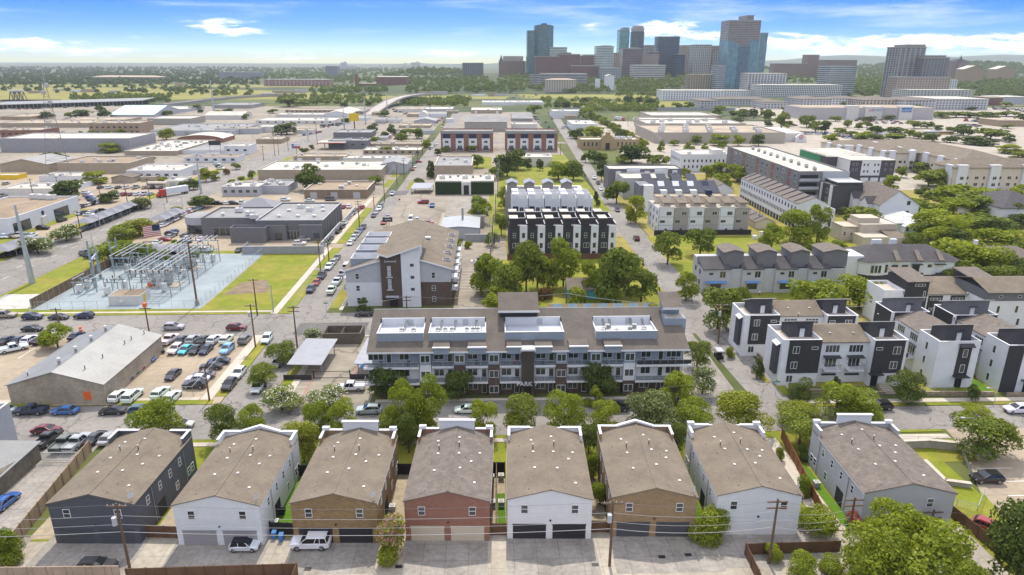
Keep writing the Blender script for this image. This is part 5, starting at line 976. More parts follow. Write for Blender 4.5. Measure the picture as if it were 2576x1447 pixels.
# --- blocks on the right street ---
flat('white three-storey block with narrow windows and a roof hut, behind the yellow-green trees',114,404,147,428,10,white,rwhite,units=3,wins=[('S',115,146,12,5.4,.9,1.6),('S',115,146,12,2,.9,1.6),('W',406,426,7,5.4,.9,1.6)]).p('roof_hut',BX(134,408,9.4,140,416,12.2),offw)
def grl():
 pm=mat('mauve_grey_siding',(.17,.16,.175),.75,.06); t=T('townhouse_row','grey townhouse row with white boxed bays by the right street','townhouses',60,340); t.p('wall',MB().ring(60,340,97,354,-.3,11.2,.3,.6),pm); t.p('roof',BX(60.2,340.2,10.3,96.8,353.8,10.6),rwhite)
 for a,c,z0,h,m in((63.5,66,0,10,white),(69,75.6,6,11.8,white),(78,80.4,6.5,10,white),(83,89.6,6,11.8,white),(92,94.4,5,10.4,white)): t.p('boxed_bay',BX(a,339.2,z0-.3,c,340.3,h),m)
 for x in(72,79,86,93.2): win(t,'S',x,7.4,1.9,1.9,339.2,2,False,framed)
 t.p('front_wing',BX(64,322,-.3,86,338,9),lgrey); t.p('wing_roof',MB().ring(64,322,86,338,9,9.5,.3,.45).box(64.2,322.2,9.003,85.8,337.8,9.08),rwhite)
 t=T('townhouse_row','white townhouse row with dark blue-grey roofs cut by white roof wells','townhouses',70,294); t.p('wall',BX(71,294,-.3,101,312,7.6),white); sl=MB(); sl.slab([(70.6,293.4,7.7),(101.4,293.4,7.7),(101.4,303,11.4),(70.6,303,11.4)],.2); sl.slab([(70.6,303,11.4),(101.4,303,11.4),(101.4,312.6,7.7),(70.6,312.6,7.7)],.2); t.p('roof',sl,mat('slate_blue_shingle',(.06,.064,.085),.9,.12))
 for k in range(4): x=75+k*6.6; w=MB(); w.box(x,293.3,6.5,x+2.9,297.5,8.7); w.add([(x,297.5,8.7),(x+2.9,297.5,8.7),(x+2.9,300.8,11.6),(x,300.8,11.6)],[(0,1,2,3)]); t.p('roof_well',w,navy if k==3 else white); panel(t,'navy_panel','S',x+.2,x+2.7,3,6.2,294,navy,.05)
 t.p('tall_end',BX(65.5,292,-.3,70.5,304,11),grey); t.p('white_end',BX(67,290,-.3,71,294,11.4),white)
 for k in range(4): t.p('rear_roof',SL([(72+k*7,314,8.6),(76.6+k*7,314,8.6),(76.6+k*7,322,11.6),(72+k*7,322,11.6)],.2),mat('slate_blue_shingle',(.06,.064,.085),.9,.12))
grl()
t=T('house','small turquoise house with brown roof behind the tall trees','house',22,176); t.p('wall',gable_mb(21.6,176,33,184,-.3,3.0,4.9,'x'),teal); t.p('roof',gable_roof(21.6,176,33,184,3.0,4.9,'x',o=.5),shing); win(t,'S',29.5,1,1,1.5,176,1); win(t,'S',25,1,1,1.5,176,1)
# --- red brick and white loft blocks at the end of the block ---
def loft_block(lab,x0,x1):
 y0=500; t=T('apartment_block',lab,'apartment block',x0,y0,group='brick loft blocks'); h=14.2; t.p('wall',MB().ring(x0,y0,x1,y0+22,-.3,h,.5,.8),redbrick); t.p('roof',BX(x0+.2,y0+.2,h-1.2,x1-.2,y0+21.8,h-.8),rgrey); t.p('top_band',BX(x0-.3,y0-.3,h-1.6,x1+.3,y0,h+.3),greym)
 n=4
 for k in range(n):
  a=x0+(x1-x0)*(k+.13)/n; c=x0+(x1-x0)*(k+.75)/n; panel(t,'white_panel','S',a,c,.5,9.2,y0,white,.15)
  panel(t,'loggia','S',a+.3,c-.3,9.2,12.2,y0-.15,navy,.06); win(t,'S',(a+c)/2,5.9,2.6,1.7,y0-.15,2,False); win(t,'S',(a+c)/2,1.6,3.4,2.6,y0-.15,3,False); panel(t,'balcony','S',a+.5,c-.5,1.2,2.1,y0-.15,framed,.9)
loft_block('red brick and white loft block with dark top loggias, left one of two',-34,3.5); loft_block('red brick and white loft block with dark top loggias, right one of two',12.5,50)
# ================= INDUSTRIAL BLOCKS, measured in zoomed tiles =================
def pbox(tile,xl,xr,yb,yt,ybk):
 X0,Y0=GT(tile,xl,yb); X1,Y1=GT(tile,xr,yb); Y0=(Y0+Y1)/2
 px,py=D(tile,(xl+xr)/2,yt); h=ZY(px,py,Y0)[1]
 px,py=D(tile,(xl+xr)/2,ybk); Yb=G(px,py,max(.5,h))[1]; Yb=min(max(Yb,Y0+6),Y0+140)
 pa=ZY(*D(tile,xl,yt),Y0)[0]; pc=ZY(*D(tile,xr,yt),Y0)[0]
 return (X0+pa)/2,Y0,(X1+pc)/2,Yb,max(2.5,h)
NB=[0]
def pb(label,tile,xl,xr,yb,yt,ybk,wm,rm,units=3,roof='flat',dy=None,name='warehouse',cat='building',group=None,par=.5,bays=0,win_=0,doors=0):
 x0,y0,x1,y1,h=pbox(tile,xl,xr,yb,yt,ybk); NB[0]+=1; rs=random.Random(NB[0])
 if dy: y1=y0+dy
 if roof=='flat':
  t=flat(label,x0,y0,x1,y1,h,wm,rm,name,par,units,NB[0],group,cat=cat,bays=bays)
 else:
  t=T(name,label,cat,(x0+x1)/2,y0,0,group=group)
  if roof in('gabley','gablex'):
   ax=roof[-1]; zr=h+(x1-x0 if ax=='y' else y1-y0)*.11; t.p('wall',gable_mb(x0,y0,x1,y1,-.3,h,zr,ax),wm); t.p('roof',gable_roof(x0,y0,x1,y1,h+.01,zr+.01,ax,o=.4),rm)
  elif roof=='arch':
   n=10; b=MB(); vs=[];
   for y in(y0-.3,y1+.3): vs+=[(x0+(x1-x0)*i/n,y,h*.55+h*.45*math.sin(PI*i/n)**.7) for i in range(n+1)]
   b.add(vs,[(i,i+1,n+2+i,n+1+i) for i in range(n)]); t.p('roof',b,rm); w=MB()
   for y in(y0,y1): w.add([(x0,y,-.3),(x1,y,-.3)]+[(x1-(x1-x0)*i/n,y,h*.55+h*.45*math.sin(PI*i/n)**.7-.02) for i in range(n+1)],[tuple(range(n+3))])
   w.box(x0,y0+.01,-.3,x0+.2,y1-.01,h*.55); w.box(x1-.2,y0+.01,-.3,x1,y1-.01,h*.55); t.p('wall',w,wm)
 for i in range(win_):
  a=x0+(x1-x0)*(i+.5)/max(1,win_);
  for z in ([h*.5-.6] if h<7.5 else [1.2,h*.55]): win(t,'S',a,z,min(2.2,(x1-x0)/win_*.5),1.3,y0,2,False,framed)
 for i in range(doors):
  a=x0+(x1-x0)*(i+.5)/doors+rs.uniform(-1,1); panel(t,'roller_door','S',a-1.6,a+1.6,0,min(3.4,h*.7),y0,rs.choice([white,greym,lgrey]),.05)
 return t
I=[ # label, tile, xl,xr,base,top,roof back, wall, roof, units, roof kind, depth, extras
('beige warehouse with pale blue-grey flat roof beside the left street','B1',1775,2150,500,360,232,tan,rgrey,3,'flat',38,dict(bays=5)),
('long beige warehouse with white roof and a big tree in front of it','B1',20,1250,500,402,325,tan,rwhite,6,'flat',36,dict(bays=14)),
('brown brick workshop with white roller doors and flat stained roof','B1',480,1105,690,600,505,mat('workshop_brick',(.22,.165,.11),.85,.12,kind='brick',p=(.6,.25,.02,(.26,.19,.13),(.17,.13,.1))),rbrown,4,'flat',24,dict(doors=3,bays=6)),
('small white office with blue trim and curved entrance hood by the boulevard','B0',2210,2576,665,570,525,lgrey,rwhite,3,'flat',14,dict(win_=5)),
('cluttered white workshop right of the small blue-trimmed office','B1',0,320,640,560,500,lgrey,rgrey,4,'flat',18,dict(doors=2)),
('tan brick garage with red-framed bays facing the boulevard junction','B1',375,890,320,268,240,mat('sand_brick',(.33,.26,.18),.85,.1),rtan,2,'flat',None,dict(doors=5)),
('white roofed strip workshop between the long beige warehouse and the brown strip','B1',870,1395,330,285,255,offw,rwhite,4,'flat',None,{}),
('grey metal-roofed shed with a blue panel beside the left street','B1',1245,1500,440,350,300,lgrey,rmetal,0,'gabley',26,{}),
('low strip of shops with a white roof and striped trim','B1',1065,1640,250,205,172,tan,rwhite,5,'flat',None,dict(win_=8)),
('tan strip building behind the low striped strip of shops','B1',1105,1650,175,150,130,tan,rtan,4,'flat',None,{}),
('grey block building with stepped parapet behind the filling station','B1',720,1110,195,110,88,grey,rgrey,3,'flat',None,dict(win_=4)),
('dark grey two-part building at the boulevard edge by the yellow sign','B1',770,1145,85,30,0,grey,rgrey,2,'flat',None,{}),
('big grey gable-fronted hall behind the red brick loft blocks','A1',2075,2500,1310,1215,1170,mat('putty_metal',(.33,.31,.27),.7,.06),rgrey,2,'gablex',40,{}),
('dark roofed hall right of the big grey hall','A2',0,205,1210,1180,1125,greym,rgrey,0,'gablex',40,{}),
('grey roofed hall with skylight strip right of the left street','A2',0,250,1290,1235,1210,offw,rwhite,2,'flat',20,{}),
('white arched hut among the yards left of the bridge road','A1',1620,1705,1185,1112,1110,white,rwhite,0,'arch',22,{}),
('white flat building right of the white arched hut','A1',1710,1890,1170,1130,1118,white,rwhite,1,'flat',None,{}),
('pale blue-grey yard building behind the white arched hut','A1',1660,1955,1110,1085,1062,lgrey,rwhite,2,'flat',None,{}),
('white roofed building by the ramp foot of the bridge','A1',1410,1660,1120,1085,1060,offw,rtan,3,'flat',None,{}),
('flat roofed workshop left of the white arched hut','A1',1500,1620,1165,1135,1115,tan,rtan,1,'flat',None,{}),
('white topped workshop with dark roof beside the white gable','A1',1180,1430,1225,1190,1170,offw,rgrey,2,'flat',None,dict(doors=3)),
('tan roofed workshop in the yard south of the arched hut','A1',1420,1735,1275,1250,1228,tan,rtan,2,'flat',None,dict(doors=2)),
('metal roofed workshop behind the tan roofed yard workshop','A1',1570,1790,1232,1205,1185,lgrey,rmetal,0,'gabley',None,{}),
('white long building at the meadow edge below the far trees','A1',2250,2576,1050,1018,1000,white,rwhite,4,'flat',None,{}),
('tan building with roof vents left of the right street','A1',2140,2450,1130,1095,1068,tan,rwhite,3,'flat',None,dict(doors=3)),
('long tan building with a row of small windows near the meadow','A1',290,930,1125,1095,1078,tan,rtan,3,'flat',None,dict(win_=14)),
('white shed with white gable roof near the meadow','A1',680,930,1165,1135,1090,white,rwhite,0,'gabley',None,{}),
('long white roofed shed left of the white gable shed','A1',190,680,1165,1140,1122,offw,rwhite,3,'flat',None,{}),
('white factory with rounded roof cowls and a tan tower','A1',0,775,1235,1200,1170,offw,rwhite,6,'flat',None,dict(win_=10)),
('grey roofed building at the boulevard edge before the bridge','A1',905,1070,1140,1108,1082,tan,rgrey,1,'flat',None,dict(win_=4)),
('white fronted shed with trees at its left','A1',370,560,1330,1295,1275,offw,rtan,2,'flat',None,dict(doors=2)),
('white boundary building left of the dense clump of trees','A1',0,215,1318,1262,1240,offw,rwhite,2,'flat',None,{}),
('tan building at the grass strip beside the boulevard','A1',0,250,1431,1385,1345,mat('sand_brick',(.33,.26,.18),.85,.1),rtan,3,'flat',24,{}),
('low dark fronted building across the boulevard near the curved viaduct','A0',2110,2500,1080,1045,1020,greym,rgrey,2,'flat',None,{}),
('wide white-roofed warehouse right of the pale green roof','A0',1340,1850,1115,1085,1055,lgrey,rwhite,3,'flat',None,dict(doors=3)),
('pale mint-green gable-roofed hall in the left distance','A0',1095,1535,1165,1150,1105,lgrey,mat('mint_roof',(.5,.62,.55),.6,.06),0,'gablex',None,{}),
('long tan flat building below the mint-green roof','A0',600,1250,1215,1195,1168,tan,rtan,4,'flat',None,{}),
('very long tan flat warehouse at the left','A0',0,880,1270,1225,1192,tan,rtan,6,'flat',None,{}),
('two-storey tan corner building with arched windows','A0',885,1390,1335,1225,1200,mat('clay_brick',(.34,.25,.17),.85,.1),rtan,4,'flat',None,dict(win_=9)),
('grey box warehouse with white trim right of the tan corner building','A0',1465,1900,1245,1180,1152,mat('putty_metal',(.33,.31,.27),.7,.06),rwhite,0,'flat',None,{}),
('long workshop with grey patched roof and white doors','A0',1500,2330,1350,1300,1185,lgrey,rgrey,8,'flat',70,dict(doors=8)),
('brick shed with arched white roof and a rusty front roof','A0',1760,2220,1420,1345,1332,redbrick,rwhite,0,'arch',26,{}),
('white fronted workshop left of the boulevard with pale roof','A0',2140,2576,1335,1280,1262,lgrey,rtan,3,'flat',None,dict(doors=3)),
('double white-roofed hall with rounded gables','A0',2040,2420,1190,1150,1130,offw,rwhite,0,'gablex',None,{}),
('red and tan office building at the left edge','A0',0,400,1370,1295,1265,redbrick,rtan,4,'flat',None,dict(win_=6)),
('tan warehouse at the far left with a brown brick front','A0',0,300,1195,1160,1130,mat('clay_brick',(.34,.25,.17),.85,.1),rtan,2,'flat',None,{}),
('huge grey-walled warehouse at the left with a sloping parapet end','B0',0,1290,225,90,80,mat('long_grey_wall',(.30,.295,.31),.8,.06),rwhite,0,'flat',40,dict(bays=8)),
('tan panel warehouse with brown flat roof and rooftop boxes','B0',575,1290,440,335,280,tan,rbrown,4,'flat',30,dict(bays=10)),
('long warehouse with a white roof crowded by many vents','B0',1240,1760,260,215,140,tan,rwhite,16,'flat',70,{}),
('white walled warehouse with dark grey roof beside the billboard','B0',1740,2250,245,215,145,white,rgrey,0,'flat',None,{}),
('white two-storey office with two square windows at the boulevard','B0',2230,2480,250,165,145,white,rwhite,1,'flat',16,dict(win_=3)),
('low white L-shaped workshop in front of the grey-roofed warehouse','B0',1830,2360,330,275,245,white,rbrown,3,'flat',None,dict(win_=6)),
('white machine shop with a row of small high windows','B0',1260,1790,500,410,345,white,rwhite,3,'flat',26,dict(win_=6)),
('tan gable warehouse with pale roof at the left edge','B0',0,480,440,350,262,tan,rmetal,0,'gabley',26,{}),
('low yellow shop at the left edge','B0',-60,175,500,455,430,yellow,rwhite,0,'flat',8,{}),
('low white roofed workshop cluster behind the big round tree','B0',390,880,520,465,435,white,rwhite,4,'flat',14,{}),
('white and blue low roofs at the left edge','B0',0,560,665,590,540,offw,rwhite,5,'flat',18,{}),
('brown gabled house beside the trailer yard','B0',1110,1320,535,480,445,tan,shing2,0,'gabley',None,dict(name='house',cat='house')),
('small white brick building with flat roof by the red lorry','B0',1640,1810,570,510,470,offw,rwhite,1,'flat',None,dict(doors=1)),
('long grey-roofed shed behind the white car showroom','B0',0,430,830,760,670,greym,rmetal,0,'flat',24,dict(par=.1)),
('low white building left of the right street with grey vents','A2',405,690,1180,1105,1088,white,rwhite,3,'flat',None,{}),
('small tan shed beside the low white building','A2',540,640,1195,1150,1140,tan,rtan,0,'flat',None,{}),
('white flat-roofed pair of workshops behind the bright trees','A2',600,850,1300,1235,1195,white,rwhite,3,'flat',None,{}),
('low white shop with a colourful mural wall below the loft blocks','B2',120,400,370,275,215,offw,rwhite,2,'flat',18,{}),
('long white roofed building at the far meadow by the pale works','A2',0,315,1045,1018,1000,white,rwhite,4,'flat',None,{}),
('grey-blue sports hall with low roof in front of the skyline','A2',830,1070,890,868,852,greym,rgrey,0,'gablex',None,{}),
('low tan range building by the storage yard','A2',1440,2090,1180,1150,1120,tan,rwhite,6,'flat',40,{}),
]
for (lab,tile,xl,xr,yb,yt,yk,wm,rm,un,rk,dy,ex) in I: pb(lab,tile,xl,xr,yb,yt,yk,wm,rm,un,rk,dy,**ex)
# grey car dealership with a curved showroom
def dealer():
 t=T('car_dealership','grey flat-roofed car dealership with a rounded showroom end','building',-85,244); g=grey; m2=mat('slate_stucco',(.15,.148,.155),.8,.08)
 t.p('wall',MB().ring(-84,244,-60,277,-.3,7.2,.35,.5),m2); t.p('roof',BX(-83.8,244.2,6.4,-60.2,276.8,6.7),rgrey)
 t.p('wall',MB().ring(-106,250,-84.01,270,-.3,6.9,.35,.5),m2); t.p('roof',BX(-105.8,250.2,6.1,-84.2,269.8,6.4),rgrey)
 pts=[(-106.01,253)]+[(-110-5*math.sin(a)-0*a,258.5-5.5*math.cos(a)) for a in [i*PI/10 for i in range(11)]]+[(-106.01,264)]; t.p('showroom_fascia',MB().prism(pts,3.4,6.2,0,1),[lgrey,rgrey]); t.p('showroom_glass',MB().prism([(p[0]*.98-2.1,p[1]*.98+5.2) for p in pts],-.3,3.4),glass)
 t.p('front_block',MB().ring(-92,239.5,-79.5,244,-.3,5.6,.3,.8),m2); t.p('front_block_roof',BX(-91.8,239.7,4.5,-79.7,243.9,4.8),rgrey); t.p('portal',BX(-68.5,242.4,-.3,-60.2,244,5.8),m2); t.p('portal',BX(-79.4,242.6,-.3,-73,244,5.6),m2)
 win(t,'S',-71,.1,4.6,3.2,244,4,True,whitem,name='glazed_roller_door'); win(t,'S',-76,.2,2.4,2.6,242.6,1,False,framed); win(t,'S',-97.5,.1,9,3.0,250,4,False,whitem,name='shop_window'); panel(t,'roller_door','S',-63.4,-61.2,0,2.8,242.4,gard,.04)
 for x,y,k in((-90,256,'hvac'),(-86.5,250,'hvac'),(-96,262,'hvac'),(-74,268,'hvac'),(-69,262,'hvac'),(-66,270,'fan'),(-78,252,'fan'),(-71,252,'fan'),(-65,252,'fan'),(-64,262,'fan'),(-77,262,'fan'),(-100,256,'fan')): fit(t,k,x,y,6.5,0,None,1.2)
 c=MB(); c.box(-84.1,243.9,7.201,-59.9,244.3,7.3); c.box(-84.1,276.7,7.201,-59.9,277.1,7.3); c.box(-60.3,244.3,7.201,-59.9,276.7,7.3); c.box(-84.1,244.3,7.201,-83.7,276.7,7.3); t.p('coping',c,lgrey)
 for k in range(7): panel(t,'downpipe','E',246+k*4.4,246.2+k*4.4,0,7,-60,framed,.1)
dealer()
t=T('canopy','large grey hipped fabric canopy behind the grey dealership','canopy',-100,292); t.p('roof',hip_roof(-106,281,-88,296,3.2,7.0,.2),mat('grey_shade_fabric',(.22,.225,.25),.8,.06));
for x,y in((-105,282),(-89,282),(-105,295),(-89,295)): t.p('post',BX(x-.12,y-.12,0,x+.12,y+.12,3.2),greym)
# white showroom with round badge along the boulevard
t=T('car_dealership','white car showroom with a round dark badge along the boulevard','building',-186,258); t.p('wall',MB().ring(-205,252,-176,296,-.3,6.6,.4,.6),white); t.p('roof',BX(-204.7,252.3,5.7,-176.3,295.7,6.0),rbrown)
for yy in(258,283): win(t,'E',yy,.3,10,4.0,-176,5,True,framed,name='shop_window')
b=MB(); b.tube((-176.1,271,4.6),(-175.9,271,4.6),.9,None,20); t.p('badge',b,navy); b=MB(); b.box(-176,269.3,-.3,-175.5,272.7,3.2); t.p('entrance_portal',b,offw)
for x,y in((-188,292),(-184,291),(-192,293),(-200,256)): fit(t,'hvac',x,y,6,0,None,1.5)
# hedge-clad building with white gate
t=T('building','flat building behind a tall clipped dark hedge wall with a white arched gate','building',-12,331); t.p('wall',MB().ring(-26,333,2.6,352,-.3,6.6,.3,.4),offw); t.p('roof',BX(-25.8,333.2,5.9,2.4,351.8,6.2),rwhite); t.p('gate_portal',BX(-13.2,331.2,-.3,-8.6,333,6.2),offw); win(t,'S',-10.9,0,2.6,4.6,331.2,3,True,framed,gm=black,name='gate')
hm=MB(); hm.box(-26,331.4,-.1,-13.2,332.9,6.0); hm.box(-8.6,331.4,-.1,2.6,332.9,6.0); t.p('hedge_wall',hm,mat('hedge_green',(.02,.035,.01),.95,.4,2,9))
for i in range(7): fit(t,'hvac' if i%3==0 else 'cond',-23+i*3.8,341+(i%3)*3,6.2,0,None,1.3)
t=T('carport','carport with striped dark solar roof beside the hedge-clad building','carport',-34,336); t.p('roof',SL([(-38.5,334,2.6),(-28.5,334,2.6),(-27.5,346,3.4),(-37.5,346,3.4)],.2),rmetalv)
for x,y in((-38,335),(-29,335),(-37,345),(-28,345)): t.p('post',BX(x-.1,y-.1,0,x+.1,y+.1,3),greym)
# low long grey-roofed building right of the gable block
t=T('workshop','low white-walled workshop with grey metal roof and a flue, right of the brown gable roof','building',-10,246); t.p('wall',gable_mb(-17.5,244,-3.6,262,-.3,4,4.6),lgrey); t.p('roof',gable_roof(-17.5,244,-3.6,262,4.02,4.62,o=.3),mat('pale_metal_roof',(.33,.35,.37),.5,.1)); b=MB(); b.tube((-10,256,4.2),(-10,256,9),.4,None,8); t.p('flue',b,greym)
t=T('workshop','long low building with worn tan-grey flat roof behind the grey metal roof','building',-12,264); t.p('wall',BX(-17.2,262.3,-.3,-2,302,4.2),mat('worn_wall',(.33,.3,.26),.9,.12)); t.p('roof',BX(-17.4,262.35,4.2,-1.8,302.2,4.4),mat('worn_grey_roof',(.26,.24,.205),.9,.2,.3,2))
# filling station canopy, gate walls, screen walls
t=T('filling_station_canopy','white flat filling station canopy with red trim beside the boulevard','canopy',-113,505); x0,y0,x1,y1,h=pbox('B1',610,890,205,165,135); t.p('roof',BX(x0,y0,4.6,x1,y0+14,5.4),rwhite); t.p('trim',BX(x0-.1,y0-.1,4.7,x1+.1,y0,5.2),redp)
for x in(x0+4,(x0+x1)/2,x1-4): t.p('post',BX(x-.3,y0+6,0,x+.3,y0+6.6,4.6),offw)
t=T('sign_board','white and red shop sign board with a blue star panel by the boulevard','sign',*GT('B1',405,250)); X,Y=GT('B1',405,250); t.p('board',BX(X-3,Y,4,X+3,Y+.4,7.4),white); t.p('star_panel',BX(X-2.9,Y-.05,4.2,X-1.4,Y,7.2),bluep); t.p('red_panel',BX(X-1.3,Y-.05,4.2,X+2.9,Y,5.6),redp); t.p('post',BX(X-.2,Y+.05,0,X+.2,Y+.35,4),greym)
t=T('sign_board','yellow roadside sign on a post beside the bridge road','sign',*GT('A1',983,1305)); X,Y=GT('A1',983,1305); t.p('board',BX(X-4.5,Y,9,X+4.5,Y+.6,16),yellow); t.p('post',BX(X-.5,Y+.1,0,X+.5,Y+.5,9),woodpole)
# --- big store: stepped beige boxes with rooftop boxes and a round target sign ---
def bigstore():
 t=T('big_store','vast beige flat-roofed store dotted with rooftop units, by the large car park','store',180,550); m=mat('store_beige',(.40,.36,.30),.85,.06)
 for (x0,y0,x1,y1,h) in((132,550,238,622,8.5),(142,622.01,232,668,9.6),(148,668.01,228,705,9.0),(165,705.01,232,760,10.5)):
  t.p('wall',MB().ring(x0,y0,x1,y1,-.3,h,.5,.9),m); t.p('roof',BX(x0+.3,y0+.3,h-1.3,x1-.3,y1-.3,h-.9),rtan if y0<600 else rwhite)
 for i in range(13): fit(t,'hvac',140+(i%5)*20+(i//5)*6,560+(i//5)*22,7.6,0,None,2.0)
 for i in range(7): fit(t,'hvac',150+i*11,632+(i%3)*12,8.7,0,None,1.9)
 t.p('entrance_block',BX(238.01,560,-.3,258,612,7),offw); b=MB(); n=24
 bx,by=254,556; b.add([(bx-4.5,by,-.3),(bx+4.5,by,-.3)]+[(bx+4.5-9*i/n,by,4+2.6*math.sin(PI*i/n)) for i in range(n+1)]+[(bx-4.5,by+2,-.3),(bx+4.5,by+2,-.3)]+[(bx+4.5-9*i/n,by+2,4+2.6*math.sin(PI*i/n)) for i in range(n+1)],[tuple(range(n+3)),tuple(range(2*n+5,n+2,-1))]+[(i,n+3+i,n+3+(i+1)%(n+3),(i+1)%(n+3)) for i in range(n+3)]); t.p('round_sign_wall',b,white)
 def disc(r,y,m_): d=MB(); d.tube((bx,y,4.1),(bx,y-.15,4.1),r*.62,None,24); t.p('round_emblem',d,m_)
 disc(2.8,by,redp); disc(1.9,by-.16,white); disc(1.0,by-.32,redp)
bigstore()
t=T('store','low pale strip store with two store signs across the big car park','store',430,760)
X0,Y0=GT('A3',360,1190); X1,_=GT('A3',1660,1190); t.p('wall',BX(X0,Y0,-.3,X1,Y0+50,13),mat('pale_store_wall',(.42,.4,.4),.85,.06)); t.p('roof',BX(X0+.5,Y0+.5,13,X1-.5,Y0+49.5,13.2),rtan); Lx=X1-X0
for a,c,h in((.33,.42,15.5),(.47,.6,14.5),(.73,.83,14.8)): t.p('raised_front',BX(X0+Lx*a,Y0-2,-.3,X0+Lx*c,Y0+6,h),offw)
text(t,'pet',X0+Lx*.515,Y0-2.1,9.2,4.2,redp); text(t,'SMART',X0+Lx*.562,Y0-2.1,9.2,4.2,bluep); panel(t,'blue_sign','S',X0+Lx*.742,X0+Lx*.82,8.2,13.2,Y0-2,bluep,.15); text(t,'five BELOW',X0+Lx*.781,Y0-2.3,9.4,3.0,white)
# mission-style tan building
t=T('building','tan mission-style building with a curved stepped gable over an arched door','building',90,508); t.p('wall',MB().ring(68,510,112,528,-.3,7.4,.5,.8),mat('mission_tan',(.36,.27,.15),.85,.1)); t.p('roof',BX(68.3,510.3,6.2,111.7,527.7,6.6),rwhite); b=MB(); b.prism([(83,508.5),(93,508.5),(93,510.6),(83,510.6)],-.3,8.6); b.box(84.6,508.6,8.6,91.4,510.5,10.4); b.box(86.2,508.7,10.4,89.8,510.4,12.6); t.p('stepped_gable',b,mat('mission_tan',(.36,.27,.15),.85,.1)); panel(t,'arched_door','S',86.4,89.6,0,5,508.5,framed,.1)
for x in(71,74,77,80,96,99,102,105,108): win(t,'S',x,2.4,1.2,3,510,1,True,framed)
for x in(97,101,106): fit(t,'hvac',x,519,6.6,0,None,1.6)
# ================= DISTANT APARTMENTS =================
def gridm(name,col,w,h,sx,sz,gl,rough=.7): return mat(name,col,rough,.05,.05,.5,kind='grid',p=(w,h,sx,sz,gl))
wg=gridm('white_flat_facade',(.68,.68,.68),4.5,3.3,.58,.5,(.06,.065,.075)); gg=gridm('grey_flat_facade',(.46,.46,.47),4.5,3.3,.58,.5,(.06,.065,.075)); bwg=gridm('black_white_facade',(.62,.62,.61),3.4,3.3,.42,.3,(.035,.035,.045)); og=gridm('pale_office_facade',(.4,.42,.42),300,3.8,.0,.5,(.09,.12,.13)); brg=gridm('brown_brick_facade',(.22,.14,.11),4,4,.55,.55,(.09,.08,.08)); rdg=gridm('red_brick_facade',(.22,.09,.07),4.2,3.6,.5,.5,(.1,.1,.11))
def far_block(lab,tile,xl,xr,yb,yt,wm,rm,Y=None,dy=40,name='apartment_block',cat='building',roof='flat',group=None,z0=-2,extra=None):
 if Y is None: Y=GT(tile,(xl+xr)/2,yb)[1]
 xa,h=ZY(*D(tile,xl,yt),Y); xb,h2=ZY(*D(tile,xr,yt),Y); h=(h+h2)/2
 t=T(name,lab,cat,(xa+xb)/2,Y,0,group=group)
 if roof=='flat': t.p('wall',BX(xa,Y,z0,xb,Y+dy,h),wm); t.p('roof',BX(xa-.3,Y-.3,h,xb+.3,Y+dy+.3,h+.8),rm)
 elif roof=='hip': t.p('wall',BX(xa,Y,z0,xb,Y+dy,h),wm); t.p('roof',hip_roof(xa,Y,xb,Y+dy,h+.2,h+min(dy,xb-xa)*.08,1),rm)
 elif roof=='gable': t.p('wall',gable_mb(xa,Y,xb,Y+dy,z0,h,h+(xb-xa)*.16),wm); t.p('roof',gable_roof(xa,Y,xb,Y+dy,h+.1,h+.1+(xb-xa)*.16,o=.8),rm)
 elif roof=='round':
  n=28; cx=(xa+xb)/2; r=(xb-xa)/2; pts=[(cx+r*math.cos(i*2*PI/n),Y+r+r*math.sin(i*2*PI/n)) for i in range(n)]; t.p('wall',MB().prism(pts,z0,h),wm)
 elif roof=='none': t.p('wall',BX(xa,Y,z0,xb,Y+dy,h),wm)
 t.box=(xa,xb,Y,h); return t
